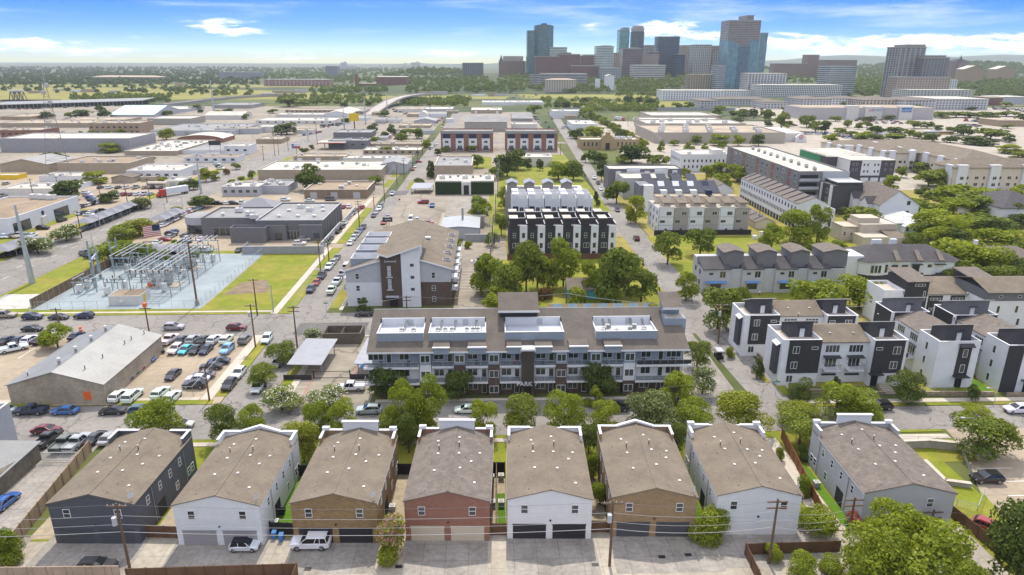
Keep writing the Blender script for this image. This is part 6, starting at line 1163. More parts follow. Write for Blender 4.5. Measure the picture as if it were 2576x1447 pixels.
FB=[('long white four-storey apartment block with balconies in front of the glass tower','A2',1495,2120,1000,905,wg,rwhite,None,40,'flat'),('white apartment wing right of the long white apartment block','A2',2110,2480,960,905,wg,rwhite,None,40,'flat'),('black and white six-storey apartment block at the foot of the glass tower','A3',-40,770,970,850,bwg,rwhite,None,50,'flat'),('grey-roofed apartment block with white balconies right of the railway trees','A2',1880,2060,1075,1005,gg,shing2,None,60,'hip'),('long low grey-roofed apartment wing behind it','A2',2050,2576,1050,990,gg,shing2,None,40,'hip'),('white and grey gabled apartment block left of the parking trees','A3',0,240,1085,1020,gg,shing2,None,50,'hip'),('grey hip-roofed apartment block in the middle of the far row','A3',360,660,1080,990,gg,shing2,None,60,'hip'),('grey apartment block with long flat front and trees before it','A3',650,1000,1075,985,wg,shing2,None,40,'hip'),('cream-finned apartment block above the strip store','A3',985,1400,1095,1000,gridm('cream_fin_facade',(.48,.42,.36),5,3.3,.55,.35,(.06,.06,.07)),shing2,None,60,'hip'),('grey gabled apartment block above the blue store sign','A3',1390,1700,1105,1000,gg,shing2,None,60,'hip'),('tall cream and grey apartment block at the far right','A3',1700,2230,1095,990,gg,rwhite,None,70,'flat'),('cream upper blocks behind the far right apartment block','A3',1430,2060,1000,900,gridm('cream_upper_facade',(.5,.48,.44),6,3.4,.6,.5,(.06,.06,.07)),rwhite,None,50,'flat'),('red brick low store by the right car park','A3',2230,2370,1050,975,rdg,rtan,None,40,'flat'),('white low store with dark openings at the right edge','A3',2360,2640,1040,970,lgrey,rwhite,None,50,'flat'),('tan brick restaurant in the right car park','A3',2330,2600,1260,1205,mat('clay_brick',(.34,.25,.17),.85,.1),rtan,None,30,'flat'),('tan museum-like roof among trees at the right edge','A3',2110,2640,890,855,mat('clay_brick',(.34,.25,.17),.85,.1),mat('clay_roof',(.42,.33,.25),.9,.08),None,60,'hip'),
('long red and white apartment row along the far left meadow','A1',75,725,858,795,gridm('red_white_facade',(.26,.12,.10),9,3.4,.5,.3,(.3,.3,.31)),rgrey,None,50,'flat'),('low brick power house beside the tall chimney','A1',1025,1345,870,835,rdg,rtan,None,40,'flat'),('pale roofed brick plant behind the power house','A1',1195,1500,800,768,rdg,rwhite,1700,60,'flat'),('wide dark civic building with stepped top on the bluff','A1',2053,2262,700,628,gridm('dusky_facade',(.14,.15,.16),6,5,.4,.4,(.07,.075,.08)),rgrey,2100,60,'flat'),('far boxy building on the wooded horizon','A1',690,803,710,660,gridm('dusky_facade2',(.2,.21,.21),6,5,.4,.4,(.1,.11,.12)),rgrey,2900,60,'flat'),('brown and tan apartment row among far left woods','A0',900,1580,800,768,gridm('clay_flat_facade',(.30,.22,.18),5,3.4,.5,.45,(.12,.12,.13)),mat('clay_roof',(.42,.33,.25),.9,.08),2400,60,'hip'),('grey flat blocks on the far left skyline of trees','A0',2170,2576,760,720,gridm('grey_far_facade',(.24,.25,.26),5,3.6,.5,.45,(.12,.13,.14)),rgrey,2600,60,'flat'),('brown brick terrace left of the teal tower','A2',-130,135,720,610,brg,rgrey,1900,60,'flat'),('tan stepped block beside the church spire','A1',2460,2660,650,562,gridm('tan_far_facade',(.36,.3,.25),5,4,.55,.5,(.12,.12,.12)),rtan,2150,60,'flat'),('striped parking garage below the red brick offices','A2',180,300,830,738,gridm('garage_facade',(.36,.36,.36),300,3.4,0,.5,(.07,.07,.08)),rgrey,1500,60,'round'),('long parking deck right of the round garage end','A2',290,750,820,738,gridm('garage_facade',(.36,.36,.36),300,3.4,0,.5,(.07,.07,.08)),rgrey,1540,50,'flat'),('cream row of houses under the parking deck','A2',340,640,850,795,gridm('cream_far_facade',(.42,.38,.33),5,3.4,.55,.5,(.12,.12,.13)),mat('clay_roof',(.42,.33,.25),.9,.08),1420,30,'hip'),('white parking deck with long openings beneath the dark tower','A2',1215,1530,720,650,gridm('white_deck_facade',(.5,.49,.46),300,4,0,.55,(.1,.1,.11)),rwhite,1650,50,'flat'),('grey office slab below the white banded tower','A2',880,1090,760,680,gridm('grey_slab_facade',(.32,.33,.35),5,3.8,.4,.45,(.09,.1,.12)),rgrey,1620,50,'flat'),('tan brick school with many windows below the grid tower','A2',1765,2010,805,745,gridm('school_facade',(.36,.29,.2),5,4,.45,.4,(.08,.08,.08)),rtan,1450,30,'flat'),('slim grey office at the left foot of the glass tower','A2',2045,2130,820,660,gridm('slim_facade',(.36,.38,.4),300,3.8,0,.5,(.07,.09,.12)),rwhite,1420,40,'flat'),('pale striped office block left of the twin tower','A3',655,918,850,655,og,rgrey,1350,50,'flat'),('brown crenellated block behind the pale striped office','A3',605,918,680,600,brg,rgrey,2100,50,'flat'),('castle-topped brown tower on the right skyline','A3',430,543,700,548,brg,rgrey,2200,40,'flat'),('low brown terrace left of the castle-topped tower','A3',100,430,720,635,brg,rgrey,2150,40,'flat'),('small grey medical office right of the twin tower','A3',1820,1920,870,795,wg,rwhite,1300,30,'flat'),('white finned apartment block left of the black and white block','A3',-170,215,830,735,gridm('white_fin_facade',(.5,.5,.51),6,3.4,.3,.3,(.1,.11,.12)),rwhite,1350,40,'flat'),('pale roofed hall on the right hillside','A3',1980,2190,745,690,mat('clay_brick',(.34,.25,.17),.85,.1),rwhite,1700,30,'gable'),('second pale roofed hall on the right hillside, further right','A3',2300,2490,740,690,mat('clay_brick',(.34,.25,.17),.85,.1),rwhite,1800,30,'gable'),('dark church with a spire on the right horizon','A3',1870,2020,680,610,brg,shingd,2300,40,'gable'),('white church with a pointed tower below the banded tower','A2',940,1020,795,755,white,rwhite,1450,25,'gable')]
for lab,tile,xl,xr,yb,yt,wm,rm,Y,dy,rk in FB: far_block(lab,tile,xl,xr,yb,yt,wm,rm,Y,dy,roof=rk)
def far_spire(lab,tile,x,yb,yt,Y,w,m,cat='tower',name='church_spire'):
 xa,h=ZY(*D(tile,x,yt),Y); t=T(name,lab,cat,xa,Y); t.p('shaft',BX(xa-w/2,Y,-2,xa+w/2,Y+w,h*.72),m); b=MB(); b.add([(xa-w/2,Y,h*.72),(xa+w/2,Y,h*.72),(xa+w/2,Y+w,h*.72),(xa-w/2,Y+w,h*.72),(xa,Y+w/2,h)],[(0,1,4),(1,2,4),(2,3,4),(3,0,4)]); t.p('steeple',b,shingd)
far_spire('dark slender church spire left of the teal tower','A1',2440,690,543,2100,14,brg); far_spire('thin spire of the dark church on the right horizon','A3',1966,600,545,2290,10,brg); far_spire('white pointed church tower below the banded tower','A2',858,790,725,1445,9,white)
X,Y=GT('A1',1005,868); t=T('chimney','tall red brick chimney standing by the power house','chimney',X,Y); b=MB(); b.tube((X,Y,-1),(X,Y,ZY(*D('A1',1003,737),Y)[1]),5,3.6,14); t.p('shaft',b,mat('chimney_brick',(.22,.09,.06),.85,.1)); b=MB(); b.tube((X,Y,ZY(*D('A1',1003,737),Y)[1]),(X,Y,ZY(*D('A1',1003,733),Y)[1]),4.2,4.2,14); t.p('rim',b,greym)
# ================= SKYLINE =================
tg=gridm('teal_glass_facade',(.10,.16,.18),3,3.9,.2,.3,(.05,.13,.15),.3); tg2=gridm('green_glass_facade',(.13,.27,.27),3,3.9,.15,.25,(.10,.26,.26),.3); dk=gridm('dark_glass_facade',(.05,.07,.10),3,3.9,.2,.3,(.03,.05,.085),.3); cyl=gridm('bronze_glass_facade',(.10,.12,.13),3,3.9,.3,.2,(.04,.075,.09),.3); wb=gridm('white_banded_facade',(.50,.50,.47),300,3.9,0,.5,(.10,.2,.19)); wgrid=gridm('white_grid_facade',(.46,.45,.42),5,3.9,.45,.4,(.08,.11,.13)); bpz=gridm('brown_stone_facade',(.25,.20,.19),300,3.9,0,.55,(.12,.11,.12)); gb=gridm('blue_glass_facade',(.10,.15,.2),3,4,.12,.2,(.055,.12,.18),.25); gb2=gridm('pale_blue_glass_facade',(.13,.24,.30),3,3.9,.15,.3,(.10,.22,.30),.25); tanf=gridm('tan_tower_facade',(.34,.27,.22),5,3.9,.55,.45,(.11,.11,.12)); rbr=gridm('red_brown_facade',(.17,.085,.07),5,3.9,.55,.55,(.08,.075,.08)); brn=gridm('brown_office_facade',(.16,.11,.10),300,3.9,0,.5,(.07,.07,.08))
def tower(lab,tile,parts,Y,dy=40,grp=None):       # parts: (xl, xr, top, material, roof kind)
 t=None
 for i,(xl,xr,yt,m,k) in enumerate(parts):
  y=Y+i*.7; xa,h=ZY(*D(tile,xl,yt),y); xb,h2=ZY(*D(tile,xr,yt),y); h=(h+h2)/2
  if t is None: t=T('skyscraper',lab,'skyscraper',(xa+xb)/2,Y)
  if k=='round':
   n=32; cx=(xa+xb)/2; r=(xb-xa)/2; t.p('shaft',MB().prism([(cx+r*math.cos(a*2*PI/n),Y+r+r*math.sin(a*2*PI/n)) for a in range(n)],-2,h-14),m); t.p('crown_ring',MB().prism([(cx+r*.94*math.cos(a*2*PI/n),Y+r+r*.94*math.sin(a*2*PI/n)) for a in range(n)],h-14,h-6),mat('pale_crown',(.34,.31,.3),.7,.1)); t.p('crown',MB().prism([(cx+r*.8*math.cos(a*2*PI/n),Y+r+r*.8*math.sin(a*2*PI/n)) for a in range(n)],h-6,h),mat('pale_crown',(.34,.31,.3),.7,.1)); t.p('crown_rim',MB().prism([(cx+r*1.02*math.cos(a*2*PI/n),Y+r+r*1.02*math.sin(a*2*PI/n)) for a in range(n)],h-8,h-6.5),mat('pale_crown',(.34,.31,.3),.7,.1))
  elif k=='oct':
   c=(xb-xa)*.22; pts=[(xa+c,y),(xb-c,y),(xb,y+c),(xb,y+dy-c),(xb-c,y+dy),(xa+c,y+dy),(xa,y+dy-c),(xa,y+c)]; t.p('shaft',MB().prism(pts,-2,h),m)
  elif k=='vcrown':
   yy=y; xm=(xa+xb)/2; b=MB(); b.box(xa+3,yy+2,-2,xb-3,yy+dy,h-12); t.p('shaft',b,m);
   lz=h; b=MB(); b.add([(xa,yy,-2),(xa+(xb-xa)*.22,yy,-2),(xa+(xb-xa)*.22,yy,h-4),(xa,yy,h),(xa,yy+dy,-2),(xa,yy+dy,h)],[(0,1,2,3),(4,0,3,5)]); b.add([(xa+(xb-xa)*.22,yy,-2),(xm,yy+4,-2),(xm,yy+4,h-16),(xa+(xb-xa)*.22,yy,h-4)],[(0,1,2,3)]); b.add([(xm,yy+4,-2),(xb,yy,-2),(xb,yy,h),(xm,yy+4,h-16),(xb,yy+dy,-2),(xb,yy+dy,h)],[(0,1,2,3),(1,4,5,2)]); t.p('glass_screen',b,gb2)
  else: t.p('shaft' if i==0 else 'upper_block',BX(xa,y,-2,xb,y+dy,h),m); t.p('roof_edge',BX(xa-.6,y-.6,h,xb+.6,y+dy+.6,h+1.6),greym)
 return t
tower('tall teal glass tower with a stepped octagonal crown, leftmost of the skyline','A2',[(228,418,253,tg,'oct'),(153,238,303,tg,'oct'),(252,395,246,tg,'oct'),(297,350,231,tg,'oct')],1850,60)
tower('pale green banded block right of the teal tower','A2',[(378,548,476,wb,'')],1830)
tower('red-brown brick office complex with stepped wings','A2',[(240,470,566,rbr,''),(470,680,545,rbr,''),(490,590,530,rbr,'')],1720,70)
tower('brown block with a green hipped top beside the white banded tower','A2',[(685,842,560,rbr,''),(715,825,550,mat('verdigris',(.12,.28,.2),.7,.1),'')],1850)
tower('low red-brown podium below the brick offices','A2',[(600,870,660,rbr,'')],1650)
tower('white banded tower with green glass, left of the slim green tower','A2',[(845,1013,466,wb,''),(900,985,460,wb,'')],1760)
tower('slim green glass tower with a slanted top','A2',[(1075,1172,300,tg2,''),(1108,1165,280,tg2,'')],1950)
tower('round bronze glass tower with a pale ringed crown','A2',[(1200,1337,255,cyl,'round')],1880)
tower('brown office block in front of the round tower','A2',[(1105,1302,487,brn,''),(1200,1260,480,brn,'')],1740)
tower('low tan block left of the brown office block','A2',[(1016,1108,532,tanf,'')],1860)
tower('small tan tower right of the round tower','A2',[(1335,1415,456,tanf,'')],1900); tower('tan and red low blocks before the dark tower','A2',[(1325,1465,545,tanf,''),(1375,1462,520,rbr,'')],1780)
tower('dark navy glass box tower in the middle of the skyline','A2',[(1467,1672,369,dk,'')],1800,50); tower('tan stepped hotel right of the navy box tower','A2',[(1672,1795,470,tanf,''),(1695,1765,456,tanf,'')],1900)
tower('small dark block at the foot of the navy tower','A2',[(1650,1726,545,dk,'')],1760); tower('white grid office tower with square windows','A2',[(1812,1990,451,wgrid,'')],1800); tower('brown-topped striped office right of the white grid tower','A2',[(1995,2143,515,wgrid,''),(2005,2143,462,tanf,'')],1820)
tower('tallest tower of the skyline, brown stone with a raised centre slab','A2',[(2165,2482,208,bpz,''),(2343,2410,158,bpz,'')],1720,60)
tower('pale blue glass tower right of the tallest tower','A2',[(2478,2550,332,gb2,'')],1830); tower('blue glass tower with a V-shaped glass crown in front of the tallest tower','A2',[(2155,2460,400,gb,'vcrown')],1480,55)
tower('taller glass and tan half of the twin tower on the right','A3',[(1340,1606,475,gridm('tan_glass_facade',(.36,.28,.22),9,3.8,.3,.2,(.07,.13,.18)),''),(1410,1596,452,tanf,'')],1280,40); tower('lower glass and tan half of the twin tower on the right','A3',[(1582,1838,580,gridm('tan_glass_facade2',(.24,.18,.16),6,3.8,.35,.25,(.06,.11,.17)),''),(1610,1800,560,tanf,'')],1260,40)
tower('wide tan podium under the twin tower','A3',[(1320,1850,775,tanf,'')],1240,30)
# grain silos, stacks and masts on the far horizon
for x,yt,w,lab in((870,622,60,'pale grain silo tower on the far horizon'),(1590,622,90,'pale factory block with a stack on the far horizon'),(1482,625,8,'thin stack on the far horizon'),(1668,632,8,'second thin stack on the far horizon, right of the pale factory'),(1230+0,640,6,'faint mast on the far horizon left of the thin stack')):
 xa,h=ZY(*D('A1',x-w/2,yt),5200); xb,_=ZY(*D('A1',x+w/2,yt),5200); t=T('silo' if w>20 else 'mast',lab,'silo' if w>20 else 'mast',(xa+xb)/2,5200); t.p('shaft',BX(xa,5200,-2,xb,5230,h),mat('pale_silo',(.4,.4,.38),.8,.05));
 if w>20: t.p('headhouse',BX(xa+(xb-xa)*.6,5199,h,xb-(xb-xa)*.25,5231,h*1.15),mat('pale_silo',(.4,.4,.38),.8,.05)); t.p('low_bins',BX(xa-60,5201,-2,xb+70,5229,h*.5),mat('pale_silo',(.4,.4,.38),.8,.05))
# ================= BRIDGE, VIADUCT, RAILWAY SHED =================
def strip(b,pts,w,t,m=0):
 for (p,q) in zip(pts,pts[1:]):
  d=Vector((q[0]-p[0],q[1]-p[1],0)).normalized(); n=Vector((-d.y,d.x,0))*w/2
  b.slab([(p[0]-n.x,p[1]-n.y,p[2]),(q[0]-n.x,q[1]-n.y,q[2]),(q[0]+n.x,q[1]+n.y,q[2]),(p[0]+n.x,p[1]+n.y,p[2])],t,m)
P=[(-145,860,.2),(-145,900,1.4),(-144,940,3.4),(-142,980,5.6),(-139,1020,7.8),(-134,1060,9.4),(-127,1100,10.2),(-118,1140,10.2),(-108,1190,9.6),(-98,1240,8.2),(-90,1290,6)]
t=T('road_bridge','long pale concrete road bridge rising over the river meadow','bridge',-145,860); b=MB(); strip(b,P,17,1.3); t.p('bridge_deck',b,mat('bridge_deck_concrete',(.38,.355,.32),.9,.1,.1,1)); b=MB()
for s in(-8.3,8.3): strip(b,[(p[0]+s,p[1],p[2]+1.0) for p in P],.5,1.0)
t.p('parapet',b,conc)
for p in P[3:]:
 b=MB()
 for s in(-5,5): b.tube((p[0]+s,p[1],p[2]-1.2),(p[0]+s*.3,p[1],-1),.8,.8,6)
 t.p('pier',b,conc)
t=T('viaduct','low curved road embankment with pale parapet in the left distance','bridge',-400,1000); pts=[]
for x,y in((1600,1035),(1800,1015),(2000,990),(2250,965),(2576,942)): X,Y=GT('A0',x,y,4); pts.append((X,Y,4))
for x,y in((200,938),(450,945)): X,Y=GT('A1',x,y,4); pts.append((X,Y,4))
b=MB(); strip(b,pts,13,4.5); t.p('embankment',b,mat('embankment_concrete',(.30,.29,.27),.9,.1)); b=MB(); strip(b,[(p[0],p[1]-7,p[2]+1) for p in pts],.6,1.2); t.p('parapet',b,conc)
t=T('railway_shed','very long low grey railway canopy with dark open side','shed',-600,800); X0,Y0=GT('A0',-150,1095); X1,Y1=GT('A0',1480,1035); b=MB(); b.slab([(X0,Y0,6),(X1,Y1-20,6),(X1,Y1+24,8),(X0,Y0+44,8)],.6); t.p('roof',b,rmetal); b=MB()
for i in range(40):
 f=i/39; b.box(X0+(X1-X0)*f-.3,Y0+(Y1-20-Y0)*f+1,0,X0+(X1-X0)*f+.3,Y0+(Y1-20-Y0)*f+1.6,5.4)
t.p('columns',b,greym); b=MB(); b.slab([(X0,Y0+20,4.5),(X1,Y1,4.5),(X1,Y1+2,4.5),(X0,Y0+22,4.5)],4.6); t.p('back_wall',b,framed)
X,Y=GT('A0',95,1010); X2,_=GT('A0',245,1010); t=T('truss_bridge','dark steel truss railway bridge at the far left','bridge',X,Y); b=MB(); h=14; n=6
for y in(Y,Y+8):
 for i in range(n):
  a=X+(X2-X)*i/n; c=X+(X2-X)*(i+1)/n; b.beam((a,y,1),(c,y,1),.9);
  if 0<i<n-1 or True: b.beam((a if i else a,y,1 if i%2==0 else h),(c,y,h if i%2==0 else 1),.8)
  if i and i<n-1: b.beam((a,y,h),(c,y,h),.9)
 b.beam((X+(X2-X)/n,y,h),(X+(X2-X)*(n-1)/n,y,h),.9)
t.p('truss',b,mat('rusty_steel',(.06,.05,.045),.8,.1)); Xa,Ya=GT('A0',-50,1015); Xb,Yb=GT('A0',640,1005); t.p('trestle',BX(Xa,Y-1,-1,Xb,Y+9,2.5),mat('rusty_steel',(.06,.05,.045),.8,.1))
# ================= WOODS (nobody could count these trees) =================
def woods(label,regs,lm,seed,hmin=6,hmax=11):
 rs=np.random.RandomState(seed); V=[];
 for (tile,x0,y0,x1,y1,n) in regs:
  for k in range(n):
   X,Y,Z0=hit(*D(tile,rs.uniform(x0,x1),rs.uniform(y0,y1)))
   h=rs.uniform(hmin,hmax); w=h*rs.uniform(.8,1.3); lf=max(1.0,math.hypot(X,Y)*.0011); m=int(26 if Y>1500 else 60)
   d=rs.normal(size=(m,3)); d/=np.linalg.norm(d,axis=1)[:,None]; d[:,2]=np.abs(d[:,2])*1.0-.25
   p=d*np.array([w*.5,w*.5,h*.62])*(.75+.35*rs.rand(m))[:,None]+np.array([X,Y,Z0+h*.36]); nr=d+rs.normal(size=(m,3))*.4; nr/=np.linalg.norm(nr,axis=1)[:,None]
   t=np.cross(nr,rs.normal(size=(m,3))); t/=np.linalg.norm(t,axis=1)[:,None]; q=np.cross(nr,t); s=lf*(.7+.7*rs.rand(m))[:,None]
   V.append(np.stack([p-t*s,p-q*s*.7,p+t*s,p+q*s*.7],1).reshape(-1,3))
 v=np.concatenate(V); n=len(v)//4; me=bpy.data.meshes.new('wood'); me.vertices.add(4*n); me.vertices.foreach_set('co',v.ravel()); me.loops.add(4*n); me.loops.foreach_set('vertex_index',np.arange(4*n)); me.polygons.add(n); me.polygons.foreach_set('loop_start',np.arange(n)*4); me.polygons.foreach_set('loop_total',np.full(n,4)); me.materials.append(lm); me.update(calc_edges=True)
 return single('wood',me,None,label,'wood',kind='stuff')
woods('far wooded valley on the left, fading under the horizon',[('A0',-100,690,2576,770,900),('A0',-100,770,2576,850,650),('A0',-100,672,2576,692,200),('A0',0,860,2300,930,90)],LM['dark'],3)
woods('far wooded slopes left of the skyline and around the chimney',[('A1',0,680,2100,760,800),('A1',0,750,1000,790,150),('A1',720,780,2300,830,300),('A1',1500,820,2576,935,300),('A1',550,870,1300,935,120),('A1',1450,1000,2120,1050,70),('A1',230,960,1250,1040,90),('A0',700,960,1700,1020,110),('A0',1700,880,2500,960,50)],LM['oak'],4)
woods('wooded ground under the skyline towers',[('A2',-100,750,900,830,260),('A2',0,830,700,920,90),('A2',700,780,1500,850,200),('A2',1050,840,1500,960,150),('A2',1100,680,2150,800,260),('A2',1500,800,2140,890,140),('A2',560,870,960,945,60),('A1',1540,985,2100,1060,40),('A2',300,1000,1450,1075,80),('A2',740,1080,1500,1120,90)],LM['oak'],5)
woods('woods on the right hillside around the twin tower',[('A3',200,720,700,830,120),('A3',900,690,1340,880,220),('A3',1820,720,2650,900,520),('A3',1850,620,2650,720,300),('A3',0,640,650,700,160),('A3',760,880,1450,960,200),('A3',1350,820,1900,880,90),('A3',1800,570,2650,640,250),('A3',0,600,430,650,120),('A3',920,600,1340,690,160),('A3',2100,890,2650,960,120)],LM['oak'],6)
# ================= TREES IN PLACE =================
KD=dict(bright='bright green',oak='green',dark='dark green',cone='bright conical',conedark='dark conical',wide='broad green',widebright='broad bright green',myrtle='white-flowering',yellow='yellow-green',grey='grey-green',bush='bright bushy',bushdark='dark bushy',pink='pink-flowering',red='red-flowering',rust='rusty leaved')
def treerow(tile,lst,where,group):
 lst=sorted(lst,key=lambda q:q[0])
 for i,(x,yt,yb,w,k) in enumerate(lst): ptree(tile,x,yt,yb,w,k,f'{KD[k]} {"shrub" if FORMS[k][0]=="bush" else "tree"}, {ORD[i]} from the left {where}' if len(lst)>1 else f'{KD[k]} {"shrub" if FORMS[k][0]=="bush" else "tree"} {where}',group if len(lst)>1 else None)
for tile,x,yt,yb,w,k,lab in [
 ('C1',1190,965,1285,290,'dark','dark green tree hugging the left end of the long block, before its leftmost balconies'),('C1',1350,1130,1470,270,'bright','bright green street tree left of a taller twin, by the second bay of the block'),('C1',1590,1105,1480,280,'bright','tall bright green street tree with a pointed crown, right of its shorter twin'),('C1',1850,1000,1290,290,'dark','dark tree against the third balcony bay of the long block'),('C1',250,750,960,230,'oak','green tree beside the left street, at the corner of the sloping carport'),('C1',90,950,1175,230,'oak','green tree on the left street verge below the silver car'),('C1',240,1170,1385,300,'myrtle','white-flowering crepe myrtle at the left corner of the driveway mouth'),('C1',660,1160,1370,300,'myrtle','white-flowering crepe myrtle at the right side of the driveway mouth'),('C1',520,630,750,145,'myrtle','small white-flowering crepe myrtle beside the brick bin store'),('C1',540,1320,1480,230,'bright','bright green street tree left of the white car, nearest the driveway mouth'),('C1',800,1290,1490,250,'bright','bright green street tree directly left of the parked white car on the front street'),('C1',990,345,475,110,'conedark','small dark conical tree by the white wall of the gabled block'),
 ('C2',100,1225,1500,300,'oak','round green street tree above the white house with black garage doors'),('C2',480,1220,1510,330,'bright','bright green street tree right of the PARK 7 entrance'),('C2',760,1165,1340,150,'cone','narrow conical tree before the right half of the long block'),('C2',850,1320,1530,270,'bright','low bright green street tree above the tan brick house left edge'),('C2',790,925,1245,300,'dark','dark tree against the right-hand balconies of the long block'),('C2',1250,1190,1560,420,'grey','large grey-green street tree near the right end of the long block'),('C2',1510,1060,1400,290,'bright','bright green pointed tree at the right end of the long block'),('C2',1640,1300,1540,320,'bright','bright green low street tree right of the large grey-green one'),('C2',2070,1205,1520,430,'yellow','yellow-green street tree at the corner of the right street'),('C2',1740,975,1235,220,'myrtle','white-flowering crepe myrtle by the right corner of the long block'),('C2',1690,735,985,220,'oak','green tree at the right end wall of the long block'),('C2',1370,1030,1160,170,'myrtle','white-flowering shrub tree before the dark glass balcony'),
 ('C1',1500,1330,1520,260,'oak','green low street tree directly behind the red brick house roof'),('C1',2080,1300,1500,240,'bright','bright green street tree behind the white car near the entrance steps'),('C1',1250,1380,1530,260,'oak','green street tree above the golden brown brick house roof corner'),
 ('C3',640,1150,1440,300,'bright','bright green tree left half of the pair before the corner townhouses'),('C3',850,1215,1450,330,'bright','bright green tree right half of the pair before the corner townhouses'),('C3',320,1075,1310,190,'dark','dark tree before the left garden of the corner townhouses'),('C3',1290,1020,1300,250,'dark','dark tree by the lawn with the low fence'),('C3',1890,1160,1300,90,'dark','small dark tree at the garden path of the right-hand townhouses'),('C3',130,880,1080,110,'conedark','small dark tree beside the steps at the right street'),('C3',640,1075,1200,90,'conedark','slim dark evergreen against the white wall under the balconies'),
 ('C3',440,170,470,420,'widebright','bright tree clump left of the pair below the rounded white house'),('C3',850,125,460,430,'widebright','bright tree clump right of the pair below the rounded white house'),('C3',1080,330,560,150,'bright','bright tree behind the small pole beside the second townhouse pair'),
 ('D0',60,960,1345,240,'bush','bright leafy bush at the left edge by the tan fence'),('D0',1440,-155,120,340,'bright','bright green tree at the kerb beside the fenced car lot'),('D0',2030,-130,130,240,'oak','round green street tree above the dark grey house corner'),('D0',2290,-95,110,220,'bright','bright round street tree above the white house left corner'),('D1',440,30,410,320,'yellow','yellow-green tree between the white house and the golden brown brick house'),('D1',1230,850,1270,300,'pink','pink-flowering crepe myrtle between the golden brown and red brick houses'),
 ('D1',1400,-60,330,220,'dark','dark tree behind the gap of the golden brown and red brick houses'),('D2',700,20,330,200,'dark','dark tree behind the gap left of the tan brick house'),('D2',1500,40,330,180,'dark','dark tree behind the gap right of the tan brick house'),
 ('D2',740,300,560,150,'bush','bright shrub filling the gap behind the white house with black garages'),('D2',800,560,800,170,'bush','bright shrub at the alley end of the gap left of the tan brick house'),('D2',1830,795,1130,340,'bush','leafy tree between the tan brick house and the white house, at the driveway'),('D3',310,-60,250,340,'oak','green tree in a stone ring beside the light grey house'),('D3',470,820,1060,300,'bush','leafy shrub at the corner of the white house and the side drive'),('D3',360,500,720,140,'bush','pale shrub beside the white house by the brown side fence'),('D3',130,250,400,70,'bush','small shrub by the side drive of the white house'),('D3',1930,-20,330,420,'oak','green tree at the corner of the small car park, casting shade on it'),
 ('D3',1080,830,1400,420,'bright','foremost bright tree clump, back part, below the light grey house'),('D3',950,1010,1560,440,'bright','foremost bright tree clump, left part, at the alley fence'),('D3',1400,960,1560,560,'bright','foremost bright tree clump, right part, before the dark driveway'),('D3',1180,1160,1640,520,'bright','foremost bright tree clump, lowest part, at the bottom edge'),('D3',2280,780,1560,480,'dark','dark feathery tree at the right edge over the red car'),('D3',340,1250,1440,230,'bush','left shrub behind the brown alley fence at the bottom right'),('D3',560,1240,1410,220,'bush','right shrub behind the brown alley fence at the bottom right'),('D3',850,870,1030,180,'red','red-flowering crepe myrtle beside the alley pole'),('D3',70,1150,1300,130,'bush','small leafy shrub at the foot of the alley pole'),('D3',1850,1330,1500,300,'bush','low shrubs by the drive at the bottom right'),('D3',370,250,390,120,'bushdark','dark bush below the tree in the stone ring'),
 ('C0',530,610,810,230,'bright','bright round tree behind the ribbed shed roof'),('C2',130,-190,320,300,'oak','big green tree left of the trees before the charcoal and white row'),('C2',330,-20,280,220,'bright','bright tree second from the left before the charcoal and white row'),('C2',470,-180,250,300,'bright','bright tree in the middle before the charcoal and white row'),('C2',950,-120,420,420,'oak','tall green tree with bare twigs by the turquoise house'),('C2',880,150,410,260,'bright','bright tree right behind the turquoise house'),('C2',1180,60,400,300,'oak','spreading green tree by the kerb of the right street'),('C2',620,235,405,260,'bush','bright bush before the turquoise house'),('C2',1590,120,385,200,'bright','bright tree on the verge across the right street'),('C2',1880,225,640,340,'oak','big green tree left of the white alternating row, behind the pole'),('C2',2090,245,520,190,'oak','green tree against the lower front of the alternating row'),('C2',300,200,370,150,'rust','rusty leaved bush left of the turquoise house'),('C2',2240,905,1080,100,'conedark','dark small tree at the stone wall by the right street'),('C2',1985,775,900,80,'bush','small young bush beside the golf cart'),('C2',30,40,310,260,'oak','green tree at the left end behind the long roof')]:
 ptree(tile,x,yt,yb,w,k,lab)
treerow('C3',[(300,1330,1500,380,'yellow')],'in front of the corner townhouses by the right street junction',None)
treerow('C3',[(1900,1345,1480,200,'bright')],'on the verge opposite the fenced lawn',None)
treerow('A0',[(475,1110,1180,110,'dark'),(700,1115,1175,90,'oak'),(820,1085,1175,150,'dark'),(1000,1045,1110,90,'dark'),(1040,1080,1170,110,'dark'),(1655,1270,1390,150,'yellow'),(1950,1035,1095,110,'dark'),(2005,1085,1125,60,'dark'),(1670,1100,1150,100,'dark'),(2175,1090,1140,90,'oak'),(2280,1075,1120,100,'dark'),(2450,1130,1190,70,'oak')],'among the far left warehouses',"trees among the far left warehouses")
treerow('A0',[(805,1300,1360,60,'dark'),(930,1295,1360,90,'oak'),(1080,1295,1360,90,'oak'),(1210,1280,1350,80,'oak'),(385,1290,1340,100,'dark'),(1445,1235,1280,50,'bright')],'in front of the tan corner building','trees by the tan corner building')
treerow('A1',[(330,960,1065,230,'oak'),(480,1005,1050,110,'oak'),(600,970,1045,110,'oak'),(700,990,1040,90,'oak'),(800,1000,1035,100,'oak'),(880,1015,1065,90,'dark'),(1045,990,1030,60,'dark'),(1130,1000,1060,80,'dark'),(170,1080,1130,100,'oak')],'along the meadow left of the bridge','trees along the meadow edge left of the bridge')
treerow('A1',[(905,1170,1225,100,'dark'),(310,1205,1340,210,'dark'),(250,1255,1340,150,'dark'),(1275,1100,1160,130,'dark')],'among the white factories by the boulevard','trees among the white factories')
